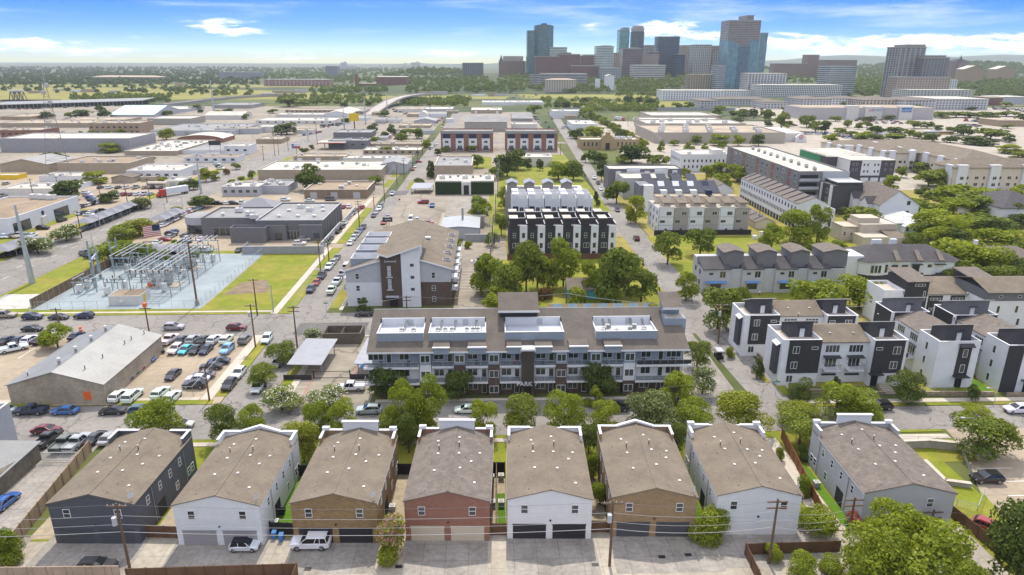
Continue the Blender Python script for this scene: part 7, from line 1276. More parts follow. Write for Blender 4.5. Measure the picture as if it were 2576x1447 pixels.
treerow('A1',[(1170,1215,1320,120,'dark'),(1350,1225,1340,90,'dark'),(1490,1270,1350,130,'oak'),(1600,1270,1380,150,'oak'),(1450,1320,1410,150,'oak'),(1700,1390,1450,90,'bright'),(1190,1360,1420,120,'oak'),(1280,1310,1370,100,'dark')],'in the central car yards','trees in the car yards')
treerow('A2',[(220,1030,1130,160,'oak'),(445,1005,1080,90,'dark'),(540,1000,1090,110,'dark'),(650,1010,1090,120,'oak'),(720,960,1030,110,'dark'),(930,985,1045,90,'dark'),(1150,945,1045,110,'dark'),(1260,950,1040,100,'dark'),(1380,970,1070,130,'dark')],'on the rail strip below the skyline','trees on the rail strip')
treerow('A2',[(740,1075,1190,170,'bright'),(645,1265,1380,160,'dark'),(830,1245,1400,220,'yellow'),(1090,1280,1400,130,'dark'),(410,1275,1330,110,'oak')],'beside the far right street','trees beside the far end of the right street')
treerow('A2',[(860+45*i,1140+25*i,1215+28*i,100,['oak','bright','dark'][i%3]) for i in range(11)],'in the diagonal rail hedge','trees in the diagonal rail hedge')
treerow('A2',[(1620,1390,1450,110,'oak'),(1830,1340,1440,110,'oak'),(2060,1335,1450,190,'bright'),(2250,1345,1450,120,'bright'),(2450,1325,1450,140,'dark')],'along the front wall of the big store','trees along the front wall of the big store')
treerow('A2',[(1640,1010,1085,110,'oak'),(1760,1010,1080,110,'oak'),(2060,1050,1150,140,'oak'),(2200,1090,1170,90,'oak'),(2300,1080,1180,120,'oak'),(2400,1080,1180,100,'dark'),(2520,1080,1200,120,'oak'),(2240,1160,1220,130,'dark'),(2540,1200,1260,90,'dark')],'behind the big store','trees behind the big store')
treerow('A3',[(40,1100,1200,110,'oak'),(160,1110,1290,140,'oak'),(240,1200,1260,70,'oak'),(410,1130,1270,140,'oak'),(500,1200,1320,120,'oak'),(590,1190,1320,110,'dark'),(700,1150,1210,110,'oak'),(820,1190,1270,80,'oak'),(930,1220,1290,70,'oak'),(1010,1200,1270,90,'oak'),(1030,1150,1210,130,'dark'),(1240,1140,1200,110,'dark'),(1480,1190,1280,120,'oak'),(1610,1210,1280,110,'oak'),(1720,1240,1300,90,'dark'),(1970,1230,1350,160,'dark'),(1860,1250,1330,130,'oak'),(2410,1230,1280,90,'oak'),(2290,1180,1240,90,'oak')],'in the upper big car park','trees in the upper rows of the big car park')
treerow('A3',[(740,1270,1330,130,'oak'),(860,1300,1350,110,'oak'),(1110,1250,1330,180,'dark'),(1290,1255,1320,190,'dark'),(980,1310,1400,150,'bright'),(1090,1330,1431,160,'dark'),(1290,1325,1400,210,'oak'),(650,1330,1420,140,'bright'),(1440,1280,1370,100,'oak'),(1530,1310,1380,120,'oak'),(1660,1320,1410,150,'dark'),(2240,1260,1390,230,'oak'),(1840,1350,1420,130,'dark'),(2080,1340,1440,200,'dark'),(2430,1330,1420,100,'dark'),(2200,1385,1450,200,'dark')],'in the lower big car park','trees in the lower rows of the big car park')
treerow('A3',[(1760,1110,1175,170,'oak'),(1900,1100,1170,170,'oak'),(2040,1110,1170,160,'dark'),(2200,1110,1180,170,'oak'),(2400,1100,1160,170,'oak'),(2540,1120,1200,120,'dark')],'in the tree belt right of the strip store','trees in the belt right of the strip store')
treerow('A3',[(1510,1040,1110,90,'oak'),(870,1035,1090,80,'dark'),(770,1010,1080,60,'oak'),(515,1060,1100,60,'oak'),(300,1050,1110,80,'oak'),(210,1060,1150,120,'oak'),(2060,1060,1100,90,'dark'),(2400,1010,1060,90,'oak')],'before the far grey-roofed apartments','trees before the far grey-roofed apartments')
treerow('B0',[(540,205,360,230,'dark'),(1100,135,230,190,'bright'),(1500,265,320,90,'bright'),(1400,300,350,120,'bright')],'between the tan warehouses','trees between the tan warehouses')
treerow('B0',[(705,490,700,270,'dark'),(960,415,540,200,'bright'),(1100,600,725,170,'dark'),(1410,660,790,180,'grey'),(1620,475,560,130,'yellow'),(1840,510,610,110,'dark'),(1930,495,600,120,'dark'),(2050,385,520,150,'yellow'),(2150,415,510,90,'bright'),(1260,360,420,110,'oak')],'around the used-car yard left of the boulevard','trees around the used-car yard')
treerow('B0',[(665,950,1110,240,'myrtle'),(380,1060,1240,260,'myrtle')],'on the left side of the boulevard','flowering trees on the boulevard')
treerow('B0',[(1400,870,1050,270,'yellow'),(1220,950,1095,250,'bright'),(1130,1080,1310,330,'widebright'),(1360,1075,1320,350,'wide'),(2010,640,780,230,'dark'),(1755,765,850,110,'yellow')],'by the boulevard dealership','trees on the right side of the boulevard')
treerow('B0',[(2350,325,400,90,'oak'),(2510,405,490,80,'oak'),(2310,490,530,80,'bush'),(2400,460,500,80,'bush'),(2250,375,450,70,'rust'),(1940,1165,1275,110,'bright'),(1655,1195,1295,110,'bright')],'on the dealership planting strips','planted trees by the dealership')
treerow('B1',[(550,320,600,270,'dark'),(1190,450,545,150,'wide'),(555,150,200,60,'dark'),(480,175,245,90,'oak'),(1300,165,240,140,'oak')],'around the long beige warehouse','trees around the long beige warehouse')
treerow('B1',[(1740,300,480,110,'conedark'),(1620,480,565,130,'dark'),(1700,105,180,90,'bright'),(1810,185,260,80,'dark'),(1890,170,225,100,'oak'),(2160,140,215,160,'bright')],'around the left-street warehouse','trees around the beige warehouse beside the left street')
treerow('B1',[(2230,675,930,250,'bright'),(1960,1040,1190,140,'bush'),(2110,1095,1185,90,'bush'),(2390,360,500,150,'oak'),(2500,180,470,240,'dark'),(2300,440,510,100,'bright')],'along the narrow lane','trees along the narrow lane')
treerow('B1',[(2440,800,1060,170,'oak'),(2330,1340,1440,260,'bright')],'beside the lane poles','trees beside the lane poles')
treerow('B2',[(60,175,400,210,'dark'),(160,280,400,90,'dark'),(275,295,410,90,'dark'),(460,300,500,280,'widebright'),(610,300,500,220,'oak')],'between lofts and grey townhouses','trees between lofts and grey townhouses')
treerow('B2',[(730,220,330,90,'oak'),(820,190,335,150,'dark'),(900,240,320,110,'bright'),(890,300,510,130,'dark'),(1100,270,350,130,'bright'),(1190,140,340,310,'dark'),(1400,240,350,220,'oak'),(1540,270,350,100,'bright')],'around the mission-style building','trees around the mission-style building')
treerow('B2',[(1490,95,220,80,'cone'),(1760,120,215,110,'cone'),(1920,135,215,80,'cone'),(2080,145,195,60,'cone'),(2280,140,320,150,'oak'),(2380,255,350,80,'bright')],'behind the white block','trees behind the white block')
treerow('B2',[(1820,305,400,140,'yellow'),(1930,360,500,130,'bright'),(2050,330,460,190,'bright'),(2240,330,520,240,'widebright'),(2080,440,600,190,'bright'),(1720,380,480,120,'yellow')],'right of the white block','trees right of the white block')
treerow('B2',[(1040,480,740,240,'oak'),(1310,570,740,140,'bright'),(1230,660,935,200,'bright'),(1175,790,940,90,'bright'),(835,610,758,80,'conedark')],'on the right street kerbs','kerb trees of the right street')
treerow('B2',[(1545,1000,1345,290,'oak'),(1870,950,1250,300,'oak'),(1590,550,660,80,'bright')],'before the beige-grey row','trees before the white and beige-grey row')
treerow('B3',[(280,805,1130,340,'bright'),(510,755,1125,220,'bright'),(60,950,1200,230,'bright')],'before the long white townhouse row','trees in front of the long white row')
treerow('B3',[(960,770,950,340,'oak'),(1140,715,890,200,'dark'),(790,760,850,120,'grey'),(1510,655,900,350,'wide'),(810,910,1000,110,'bush'),(720,1110,1190,150,'bright'),(440,1110,1190,150,'bright')],'around the white bungalow','trees around the bungalow')
treerow('B3',[(1240,460,610,150,'bright'),(1350,370,480,100,'bright'),(1550,320,430,210,'oak'),(1330,250,380,180,'bright'),(1620,400,570,250,'oak'),(1750,370,560,180,'yellow'),(1560,560,640,130,'bushdark')],'along the winding lane by the plum block','trees along the winding lane')
treerow('B3',[(1950,515,790,430,'widebright'),(1750,590,760,280,'oak'),(2260,585,870,480,'wide'),(1740,785,1110,490,'widebright'),(2150,840,1020,430,'oak'),(2340,1000,1210,440,'bright'),(2010,1075,1440,540,'widebright'),(2490,1255,1450,260,'dark'),(2530,830,980,170,'dark')],'in the big grove at the right edge','trees of the right-hand grove')
treerow('B3',[(2430,150,240,200,'bright'),(2520,220,310,170,'oak')],'behind the cream wing at the right edge','trees behind the cream wing')
treerow('B3',[(2060,640,880,320,'oak'),(1850,690,920,320,'bright'),(2180,540,770,300,'widebright'),(2420,690,920,280,'dark'),(1630,880,1110,270,'oak'),(2310,860,1060,300,'dark'),(2480,1040,1250,280,'oak'),(1880,980,1210,300,'dark'),(1480,1020,1180,200,'oak'),(2200,1180,1400,300,'widebright'),(1700,960,1180,260,'bright'),(2540,560,700,200,'bright')],'deep in the right-hand grove','trees deep in the grove')
treerow('C1',[(2140,-30,330,330,'bright'),(2290,30,420,320,'oak'),(2230,270,470,260,'bright'),(2060,30,300,150,'bright')],'behind the left part of the long roof','trees behind the long roof left')
treerow('C2',[(230,-120,260,260,'oak'),(720,30,330,240,'bright'),(1060,-60,300,300,'oak'),(1450,330,480,150,'bush')],'in the garden of the turquoise house','trees in the turquoise garden')
treerow('B1',[(2480,560,800,170,'bright'),(2350,1020,1160,150,'oak'),(2200,240,380,150,'oak')],'on the lane beside the white row','trees on the lane by the white row')
treerow('C3',[(1750,-40,200,330,'wide'),(2080,20,230,300,'oak'),(1990,-90,120,300,'widebright'),(2250,-60,180,260,'dark')],'behind the furthest townhouse towers','trees behind the townhouse towers')
# small far sheds and houses
def sheds(tile,lst,where):
 for i,(xl,xr,yb,yt,yk) in enumerate(lst): pb(f'small {["white","tan","grey"][i%3]} building, {ORD[i]} from the left {where}',tile,xl,xr,yb,yt,yk,[white,tan,lgrey][i%3],[rwhite,rtan,rgrey][i%3],0,dy=16,group='small buildings '+where)
sheds('A0',[(90,190,925,895,885),(280,370,930,905,895),(520,600,905,890,880),(700,790,920,895,885),(810,930,920,890,880),(1080,1170,925,905,900),(1260,1320,895,880,870),(1740,1810,860,825,815)],'on the far river meadow')
sheds('A1',[(50,160,945,925,915),(160,380,930,905,895),(390,490,925,895,885),(1160,1350,920,908,900),(1620,1740,950,915,905),(1760,1900,945,910,900),(2150,2280,960,940,930),(2310,2370,960,920,915),(2375,2500,960,938,930)],'beyond the river meadow')
sheds('A3',[(380,440,775,755,750),(560,650,725,710,705),(1010,1070,765,750,745),(1190,1310,840,815,810),(1460,1520,850,815,810)],'among the right hillside trees')
sheds('B0',[(640,760,610,575,560),(1400,1540,520,485,470),(1850,1960,450,415,400),(2000,2100,300,262,250),(2260,2420,215,180,165)],'between the large warehouses')
sheds('A1',[(1000,1120,1200,1170,1160),(1150,1260,1150,1120,1110),(1640,1760,1340,1300,1285),(1890,1960,1220,1185,1175),(1900,2010,1130,1105,1095),(1180,1300,1400,1370,1355)],'in the yards by the bridge road')
# the hundreds of cars too far away to count
def farcars(regs):
 b=MB(); rs=random.Random(5); P=[((-2.3,-.9,.3),(2.3,.9,.95)),((-1.5,-.8,.95),(1,.8,1.45))]
 for tile,x0,y0,x1,y1,n in regs:
  for k in range(n):
   f=rs.random(); X,Y=GT(tile,x0+(x1-x0)*f,y0+(y1-y0)*f+rs.choice([-9,0,9])); c=rs.choice([0,0,0,1,1,2,2,3,4]); r=rs.choice([0,1])
   for q,(p,s) in enumerate(P):
    (a,d,z0),(e,g,z1)=p,s; m=5 if q else c
    b.box(*((X+a,Y+d,z0,X+e,Y+g,z1) if r else (X+d,Y+a,z0,X+g,Y+e,z1)),m)
    if q: b.box(*((X+a+.3,Y+d+.1,z1,X+e-.4,Y+g-.1,z1+.04) if r else (X+d+.1,Y+a+.3,z1,X+g-.1,Y+e-.4,z1+.04)),c)
 single('distant_cars',b,[white,greym,black,redp,navy,cglass],'crowded small cars in the far parking yards','cars',kind='stuff')
farcars([('A0',0,1090,1400,1040,60),('A0',500,1360,640,1330,14),('A0',1240,1350,1500,1280,24),('A0',330,1375,780,1345,30),('A1',650,1265,900,1235,24),('A1',1200,1235,1330,1215,16),('A1',1290,1400,1420,1310,24),('A1',0,955,1300,945,60),('A1',1360,1100,1600,1165,24),('A1',1780,1250,1880,1150,18),('A2',200,1150,290,1240,14),('A2',0,970,260,955,20),('B0',0,700,60,560,8),('A3',230,1330,620,1335,24),('A3',720,1350,1050,1420,44),('A3',900,1200,1700,1235,40),('A3',1950,1200,2560,1215,40),('A3',2250,1080,2570,1110,36),('A3',1900,1250,2150,1260,14),('A3',940,835,1060,828,16),('A2',1090,755,1350,735,30),('A2',1880,1085,2500,1085,24)])
# ================= CARS IN PLACE =================
SUV,SED,PK='suv','sedan','pickup'
for tile,x,y,k,c,h,lab in [('C0',30,545,PK,'beige','E','beige pickup truck at the left edge on the cross street'),('C0',290,560,SUV,'navy','E','navy car, first of three at the far kerb below the substation'),('C0',530,560,SED,'dark','E','dark low car in the middle of three at the far kerb below the substation'),('C0',760,552,SUV,'navy','W','navy car, last of three at the far kerb below the substation'),('C0',285,668,SED,'black','E','black car at the near kerb of the cross street, above the tree'),('C0',110,855,PK,'white',38,'white pickup truck in the lot left of the ribbed shed'),
 ('C0',1585,655,SUV,'silver','E','silver car parked along the street at the top of the fenced lot'),('C0',2160,660,SUV,'maroon','E','dark red car parked along the street at the top right of the fenced lot'),('C0',1440,862,'hatch','black','SE','black small car nose out at the shed corner'),('C0',1310,952,SED,'blue','E','blue car beside the shed wall, above the red car'),('C0',1205,1032,SED,'red','E','red car beside the shed wall'),('C0',1150,1078,SED,'black','E','black car beside the shed wall, below the red car'),('C0',1095,1128,SED,'black','E','black car beside the shed wall, lowest of the row'),('C0',1575,1095,SED,'dark','SW','dark car alone in the middle of the fenced lot'),
 ('C0',1995,968,SED,'navy','W','navy car at the right fence of the lot, uppermost'),('C0',1925,1018,SED,'black','W','black car second from the top along the right fence'),('C0',1855,1098,SED,'grey','W','grey car third from the top along the right fence'),('C0',1800,1132,SED,'white','W','white car fourth from the top along the right fence'),('C0',1775,1192,SUV,'black','W','black car lowest along the right fence of the lot'),
 ('C0',1080,1295,SUV,'white','NE','white car left of the large white car at the lot gate'),('C0',1205,1298,'largesuv','white','NE','large white car at the bottom fence of the lot'),('C0',1460,1268,SUV,'white','NE','white car half hidden by the kerb tree'),('C0',1570,1305,SUV,'white','NE','white car right of the kerb tree in the lot corner'),('C0',2178,1085,SUV,'white','S','white car parked on the left street beside the lot verge'),('C0',2090,1192,SUV,'black','S','black car behind the white one on the left street verge'),
 ('C0',270,1432,PK,'navy','W','navy pickup truck parked below the shed gable'),('C0',585,1430,SED,'blue','W','bright blue car parked below the orange notice'),('C0',1020,1430,SED,'black','W','black car parked on the front street below the lot gate'),('C0',1290,1432,SUV,'teal','E','dark teal car half behind the kerb tree'),('C0',10,1425,SED,'silver','W','silver car cut by the left edge on the front street'),
 ('C1',95,765,SUV,'white','S','white car on the left street opposite the lot corner'),('C1',195,980,SED,'silver','S','silver car at the kerb left of the sloping carport'),('C1',10,1215,SUV,'white','S','white car at the kerb by the lower driveway tree'),('C1',860,1215,PK,'white','W','white pickup truck at the driveway below the carport'),('C1',1030,1425,SUV,'silver','W','silver car on the front street right of the bright street trees'),('C1',1930,1418,SED,'white','W','white car on the front street before the entrance'),('C1',985,530,SED,'black','W','black car in the shade behind the long block'),
 ('C1',500,305,SUV,'navy','S','navy car at the foot of the kerb row by the grass field'),('C1',550,240,SED,'red','S','red car in the kerb row by the grass field'),('C1',600,178,PK,'navy','S','navy pickup truck in the kerb row by the grass field'),('C1',665,98,SUV,'white','S','white car in the kerb row above the navy pickup'),('C1',705,52,SED,'silver','S','silver car at the kerb row by the end of the screen wall'),('C1',740,8,SED,'grey','S','grey car nearest the screen wall corner at the kerb'),
 ('C1',688,315,PK,'white','N','white pickup truck lowest along the gabled block'),('C1',740,235,PK,'white','N','white pickup truck in the middle along the gabled block'),('C1',790,165,PK,'silver','N','silver pickup truck uppermost along the gabled block'),('C1',830,95,'van','white','N','white van at the corner of the gabled block'),
 ('B1',935,1150,SED,'white','S','white car, lowest of five by the long screen wall'),('B1',970,1105,SUV,'silver','S','silver car, second lowest by the long screen wall'),('B1',1003,1065,PK,'silver','S','silver pickup truck by the long screen wall'),('B1',1035,1028,SED,'blue','S','blue car by the long screen wall'),('B1',1065,995,SUV,'black','S','black car, uppermost of five by the long screen wall'),('B1',1170,875,SED,'navy','S','navy car, lowest of four before the driveway'),('B1',1195,840,SED,'silver','S','silver car, second of four before the driveway'),('B1',1225,808,SUV,'white','S','white car, third of four before the driveway'),('B1',1243,782,SUV,'grey','S','grey car, uppermost of four before the driveway'),
 ('B1',1310,888,SED,'silver','S','silver car by the yard fence on the right of the left street'),('B1',1265,945,SED,'red','S','red car by the small dark sign board'),('B1',1357,655,PK,'white','S','white pickup truck at the driveway mouth by the brown workshop'),('B1',1560,410,SUV,'red','S','red car, lowest at the kerb by the blue panel shed'),('B1',1585,380,SED,'white','S','white car above the red one by the blue panel shed'),('B1',1540,330,SUV,'white','S','white car at the crossroads before the low strip'),('B1',1512,300,SED,'red','S','red car left of the crossroads'),('B1',1618,332,SED,'red','E','red car turning at the crossroads'),
 ('B1',700,1150,SUV,'green','NE','green car behind the screen wall by the dealership'),('B1',740,1105,SED,'dark','NE','dark car behind the green one by the screen wall'),('B1',818,1035,SED,'black','NE','black car behind the screen wall, third from the bottom'),('B1',855,990,SED,'black','NE','black car behind the screen wall, fourth from the bottom'),('B1',882,945,SUV,'white','NE','white car behind the screen wall, uppermost'),('B1',430,1155,SUV,'white','E','white car before the glazed roller door'),('B1',480,1115,SUV,'silver','E','silver car behind the white one before the glazed roller door'),
 ('B1',532,722,SED,'white','E','white car in front of the brown brick workshop'),('B1',740,712,'van','grey','E','grey van in front of the brown brick workshop'),('B1',290,715,SUV,'white','E','white car beside the small black gate'),('B1',1665,742,'largesuv','red','W','large red car in the fenced yard'),('B1',1752,775,SUV,'blue','S','blue car in the fenced yard'),('B1',1540,912,'van','white','S','white van behind the gabled roof'),('B1',1605,915,SED,'white','S','white car behind the gabled roof'),('B1',1712,945,SED,'red','E','red car at the corner of the gabled roof'),('B1',2268,1310,SUV,'navy','W','navy car, upper one in the side lot of the gabled block'),('B1',2240,1352,SED,'blue','W','blue car, lower one in the side lot of the gabled block'),
 ('B2',820,497,SUV,'white','S','white car at the kerb beside the grey boxed-bay row'),('B2',857,548,SED,'dark','S','dark car at the kerb under the street tree'),('B2',885,606,SED,'white','S','white car at the kerb by the street trees'),('B2',920,666,PK,'silver','S','silver pickup truck at the kerb of the right street'),('B2',1050,820,SED,'dark','S','dark car at the kerb by the young tree'),('B2',1240,1105,SUV,'maroon','N','dark red car with black roof at the kerb by the white and beige-grey row'),
 ('C2',960,1400,SUV,'black','W','black car in the shade of the street trees'),('C3',1055,1388,SUV,'black','W','black car on the front street by the bright tree pair'),('C3',2320,1418,SUV,'white','W','white car at the right edge of the front street'),
 ('D0',410,160,SED,'maroon','E','maroon car across the front street from the shed'),('D0',430,250,PK,'black','NE','black pickup truck, first of the row behind the sliding gate'),('D0',580,285,PK,'grey','NE','grey pickup truck, second behind the sliding gate'),('D0',700,280,PK,'silver','NE','silver pickup truck, third behind the sliding gate'),('D0',860,235,SED,'dark','NE','dark car, fourth behind the sliding gate'),('D0',985,235,SED,'silver','NE','silver car beside the tan fence end'),('D0',30,830,SED,'blue','NE','bright blue car at the left edge by the dark shed'),('D0',870,1437,SUV,'dark','E','dark car behind the tan fence at the bottom edge'),('D0',2230,1235,'hatch','white','E','small white car with a black roof before the white house'),('D0',1640,108,SED,'silver','E','silver car behind the roof of the dark grey house'),('D1',495,1215,'largesuv','white','W','large white car with roof rails before the golden brown brick house'),('D3',2045,610,SUV,'black','W','black car alone in the small car park'),('D3',2085,1080,SUV,'red','SE','red car half under the dark feathery tree')]: pcar(tile,x,y,k,c,h,lab)
for x,c,k in((1545,'white',PK),(1655,'navy',SED),(1760,'silver',SUV),(1855,'black',SED),(1955,'white',SUV),(2065,'white',SUV),(2235,'grey',SUV)): pcar('C0',x,772,k,c,'NE',f'{c} {NAMEK[k]} in the upper diagonal row of the fenced lot, {ORD[[1545,1655,1760,1855,1955,2065,2235].index(x)]} from the left','cars in the upper lot row')
for i,(x,c,k) in enumerate(((1600,'white',SUV),(1692,'turquoise',SED),(1785,'black',SED),(1880,'navy',SED),(2070,'lightblue',SUV))): pcar('C0',x,862,k,c,'SW',f'{c} {NAMEK[k]} in the lower diagonal row of the fenced lot, {ORD[i]} from the left','cars in the lower lot row')
for i,(x,c,k) in enumerate(((55,'dark',SED),(165,'navy',SED),(270,'white',SUV),(365,'black',SED),(460,'grey',SED),(690,'navy',SED))): pcar('C0',x,775-(40 if x>600 else 0),k,c,'NE',f'{c} {NAMEK[k]} in the row behind the round tree, {ORD[i]} from the left','cars behind the round tree')
carrow('B0',830,1015,1370,795,15,['black','dark','black','navy','black','dark','black','grey'],'NE','under the shade canopies left of the boulevard','cars under the boulevard shade canopies')
carrow('B0',1620,970,1760,905,6,['white','white','silver','grey','white','dark'],'NE','under the shade canopy right of the boulevard','cars under the right shade canopy')
carrow('B0',1810,865,2000,790,7,['white','white','red','white','silver','lightblue','silver'],'NE','at the boulevard edge by the dealership','cars at the boulevard edge by the dealership')
carrow('B0',1000,590,1620,590,8,['black','white','dark','white','silver','beige','black','navy'],'NE','at the back of the used-car yard','cars at the back of the used-car yard')
carrow('B0',850,640,930,720,4,['white','white','blue','dark'],'E','beside the big dark tree in the yard','cars beside the big dark tree')
carrow('B0',1180,660,1500,655,6,['white','red','maroon','white','white','silver'],'NE','in the middle of the used-car yard','cars in the middle of the used-car yard')
carrow('B0',790,790,1010,730,7,['white','dark','silver','white','black','white','dark'],'NE','in the upper row beside the showroom','cars in the upper showroom row')
carrow('B0',800,850,1010,830,5,['white','black','white','silver','dark'],'NE','in the lower row beside the showroom','cars in the lower showroom row')
carrow('B0',20,1080,330,1065,8,['silver','white','white','grey','white','white','silver','white'],'NE','at the left edge below the white showroom','cars below the white showroom')
carrow('B0',60,1270,300,1215,5,['black','dark','black','dark','silver'],'NE','under the left edge canopy','cars under the left edge canopy')
for i,(x,y,c,k) in enumerate([(420,1000,'black',SUV),(610,920,'black',SUV),(880,865,'white',SED),(840,1250,'grey',SUV),(1490,1030,'white',SED),(1730,1035,'blue',SED),(1700,1060,'dark',SUV),(1690,1085,'silver',SED),(1630,1115,'red',SED),(1560,1145,'white',SED),(1850,1075,'grey',SED),(1860,1100,'white',SED),(1840,1135,'dark',SED),(2000,1110,'white',SED),(2045,1225,'white',SUV),(2380,1220,'grey',SED),(1720,1260,'navy',SED),(1560,1255,'black',SED),(1800,1265,'black',SED),(960,1300,'white',SED),(920,1290,'navy',PK)]): pcar('B0',x,y,k,c,'NE' if i%2 else 'E',['black car by the white showroom entrance','black car under the showroom glass','white car in the showroom forecourt','grey car driving on the boulevard','white car beside the flag at the canopy','blue car by the round planter, top of the group','dark car below the blue one by the round planter','silver car third down by the round planter','red car by the round planter','white car before the red one by the round planter','grey car near the rounded showroom end','white car below the grey one near the rounded showroom','dark car at the right of the round planter','white sports car before the showroom glass','white car parked behind the substation','grey car behind the substation, right of the screen wall end','navy car under the lower dealership canopy','black car at the left end of the lower dealership canopy','black car at the right end of the lower dealership canopy','white car beside the boulevard verge by the tall posts','navy pickup truck by the tall posts'][i])
carrow('B0',2140,330,2200,400,4,['white','white','dark','white'],'E','by the small boulevard office lot','cars by the small boulevard office')
carrow('B0',2100,750,2480,745,6,['black','black','white','black','white','silver'],'E','behind the grey hipped canopy','cars behind the hipped canopy')
carrow('B0',360,415,540,385,4,['black','dark','white','silver'],'E','by the tan gable warehouse','cars by the tan gable warehouse')
carrow('A0',340,1355,640,1335,8,None,'NE','below the dark trees by the tan corner building','cars by the tan corner building',seed=3)
carrow('A0',1270,1345,1480,1290,7,None,'NE','right of the tan corner building','cars right of the tan corner building',seed=4)
carrow('A0',1550,1125,1830,1125,7,['white','silver','white'],'E','in front of the wide white-roofed warehouse','cars before the wide warehouse',seed=5)
carrow('A1',480,1350,640,1320,6,None,'NE','in the yard left of the boulevard pole','cars in the yard by the boulevard',seed=6)
carrow('A1',690,1260,880,1235,6,None,'NE','in the lot below the white factory','cars below the white factory',seed=7)
carrow('A1',1190,1240,1320,1220,5,None,'NE','in the yard by the white-topped workshop','cars by the white-topped workshop',seed=8)
carrow('A1',1850,1270,1900,1150,6,None,'N','along the left street far end','cars along the left street far end',seed=9)
carrow('B1',1800,150,1730,200,4,['white','silver','white','black'],'S','at the far kerb of the left street','cars at the far kerb of the left street',seed=10)
carrow('B1',1220,245,1480,245,5,None,'E','before the striped strip of shops','cars before the striped strip',seed=11)
carrow('B1',870,785,930,780,2,['red','white'],'N','beside the grey dealership wall','cars beside the dealership wall')
carrow('B1',940,865,1060,790,4,['white','silver','red','red'],'NE','under the wall canopy by the left street','cars by the wall canopy')
carrow('A2',365,1130,400,1190,4,['blue','white','silver','dark'],'N','at the kerb by the low white building','cars by the low white building')
carrow('A2',510,1285,570,1250,4,None,'E','beside the white pair of workshops','cars beside the workshop pair',seed=12)
carrow('A3',270,1325,600,1330,9,None,'N','in the car park by the round sign','cars by the round sign wall',seed=13)
carrow('A3',730,1360,1000,1395,10,None,'NE','in the packed lot before the green-sided block','cars in the packed lot',seed=14)
carrow('A3',950,1230,1350,1235,6,None,'E','in the upper car park below the store signs','cars below the store signs',seed=15)
carrow('A3',1050,1330,1200,1345,4,None,'E','between the dark trees of the car park','cars between the dark trees',seed=16)
carrow('A3',2000,1210,2240,1220,6,None,'E','in the far right car park','cars in the far right car park',seed=17)
carrow('A3',2330,1090,2560,1090,7,None,'E','before the white low store at the right edge','cars before the white low store',seed=18)
carrow('A3',940,835,1060,830,5,['white'],'E','on the hill lot left of the twin tower','cars on the hill lot',kinds=['suv'],seed=19)
carrow('A2',1090,750,1340,735,8,['white','silver','white'],'E','in the pale lot under the round tower','cars in the pale lot under the round tower',kinds=['suv'],seed=20)
for i,(x,y) in enumerate(((335,1225),(365,1275))): pcar('A2',x,y,PK,'black' if i else 'dark','S',['dark truck driving on the far right street','black truck nearer on the far right street'][i])
pcar('A3',300,1255,SUV,'black','E','black car under the car park tree by the round sign')
# golf cart, lorries, trailers, school bus
X,Y=GT('C2',1890,905); t=T('golf_cart','black golf cart with a pale roof at the right street kerb','golf cart',X,Y); t.p('body',BX(X-.7,Y-1.3,.25,X+.7,Y+1.3,.75).box(X-.65,Y-.2,.75,X+.65,Y+.25,1.2),black); t.p('roof',BX(X-.75,Y-1.2,1.95,X+.75,Y+1.1,2.03),lgrey); b=MB()
for a in(-.68,.64):
 for c in(-1.15,1.0): b.box(X+a,Y+c,.7,X+a+.05,Y+c+.05,1.96)
t.p('frame',b,black)
for a in(-.62,.62):
 for c in(-.85,.85): t.p('wheel',MB().tube((X+a-.1,Y+c,.25),(X+a+.1,Y+c,.25),.25,None,10),tyre)
def lorry(x,y,head,cabm,L,lab,tm=white):
 t=T('lorry',lab,'lorry',x,y,.04,R(head),local=True); t.p('trailer',BX(-L/2,-1.25,1.1,L/2-2.6,1.25,3.9),tm); t.p('cab',BX(L/2-2.2,-1.2,.6,L/2+.4,1.2,2.6).box(L/2-2.2,-1.15,2.6,L/2-.3,1.15,3.6).box(L/2+.4,-1.0,.6,L/2+1.4,1.0,1.7),cabm); t.p('windscreen',BX(L/2+.38,-1.05,1.75,L/2+.44,1.05,2.5),glass)
 for xx in(-L/2+1,-L/2+2.3,L/2-2,L/2+.8):
  for s in(-1.1,.9): t.p('wheel',MB().tube((xx,s,.5),(xx,s+.25,.5),.5,None,10),tyre)
X,Y=GT('B0',1735,655); lorry(X,Y,235,redp,14,'red and white lorry with a long white trailer at the boulevard verge')
X,Y=GT('A2',1068,1200); lorry(X,Y,300,redp,15,'white trailer with a red cab in the empty store yard, left one'); X,Y=GT('A2',1255,1215); lorry(X,Y,300,redp,15,'white trailer with a red cab in the empty store yard, right one')
for x,lab in((1800,'yellow school bus with a white roof in the right car park'),(1655,'pale long bus left of the yellow school bus')):
 X,Y=GT('A3',x,1342); t=T('bus',lab,'bus',X,Y); w=7; t.p('body',BX(X-w,Y,.5,X+w,Y+2.5,2.9),mat('school_bus_yellow',(.45,.26,.05),.6,.05) if x==1800 else lgrey); t.p('roof',BX(X-w+.1,Y+.1,2.9,X+w-.1,Y+2.4,3.2),white); t.p('window_band',BX(X-w+.6,Y-.03,1.8,X+w-1,Y+.01,2.5),glass)
 for a in(-4.5,4): t.p('wheel',MB().tube((X+a,Y-.02,.5),(X+a,Y+.3,.5),.5,None,10),tyre)
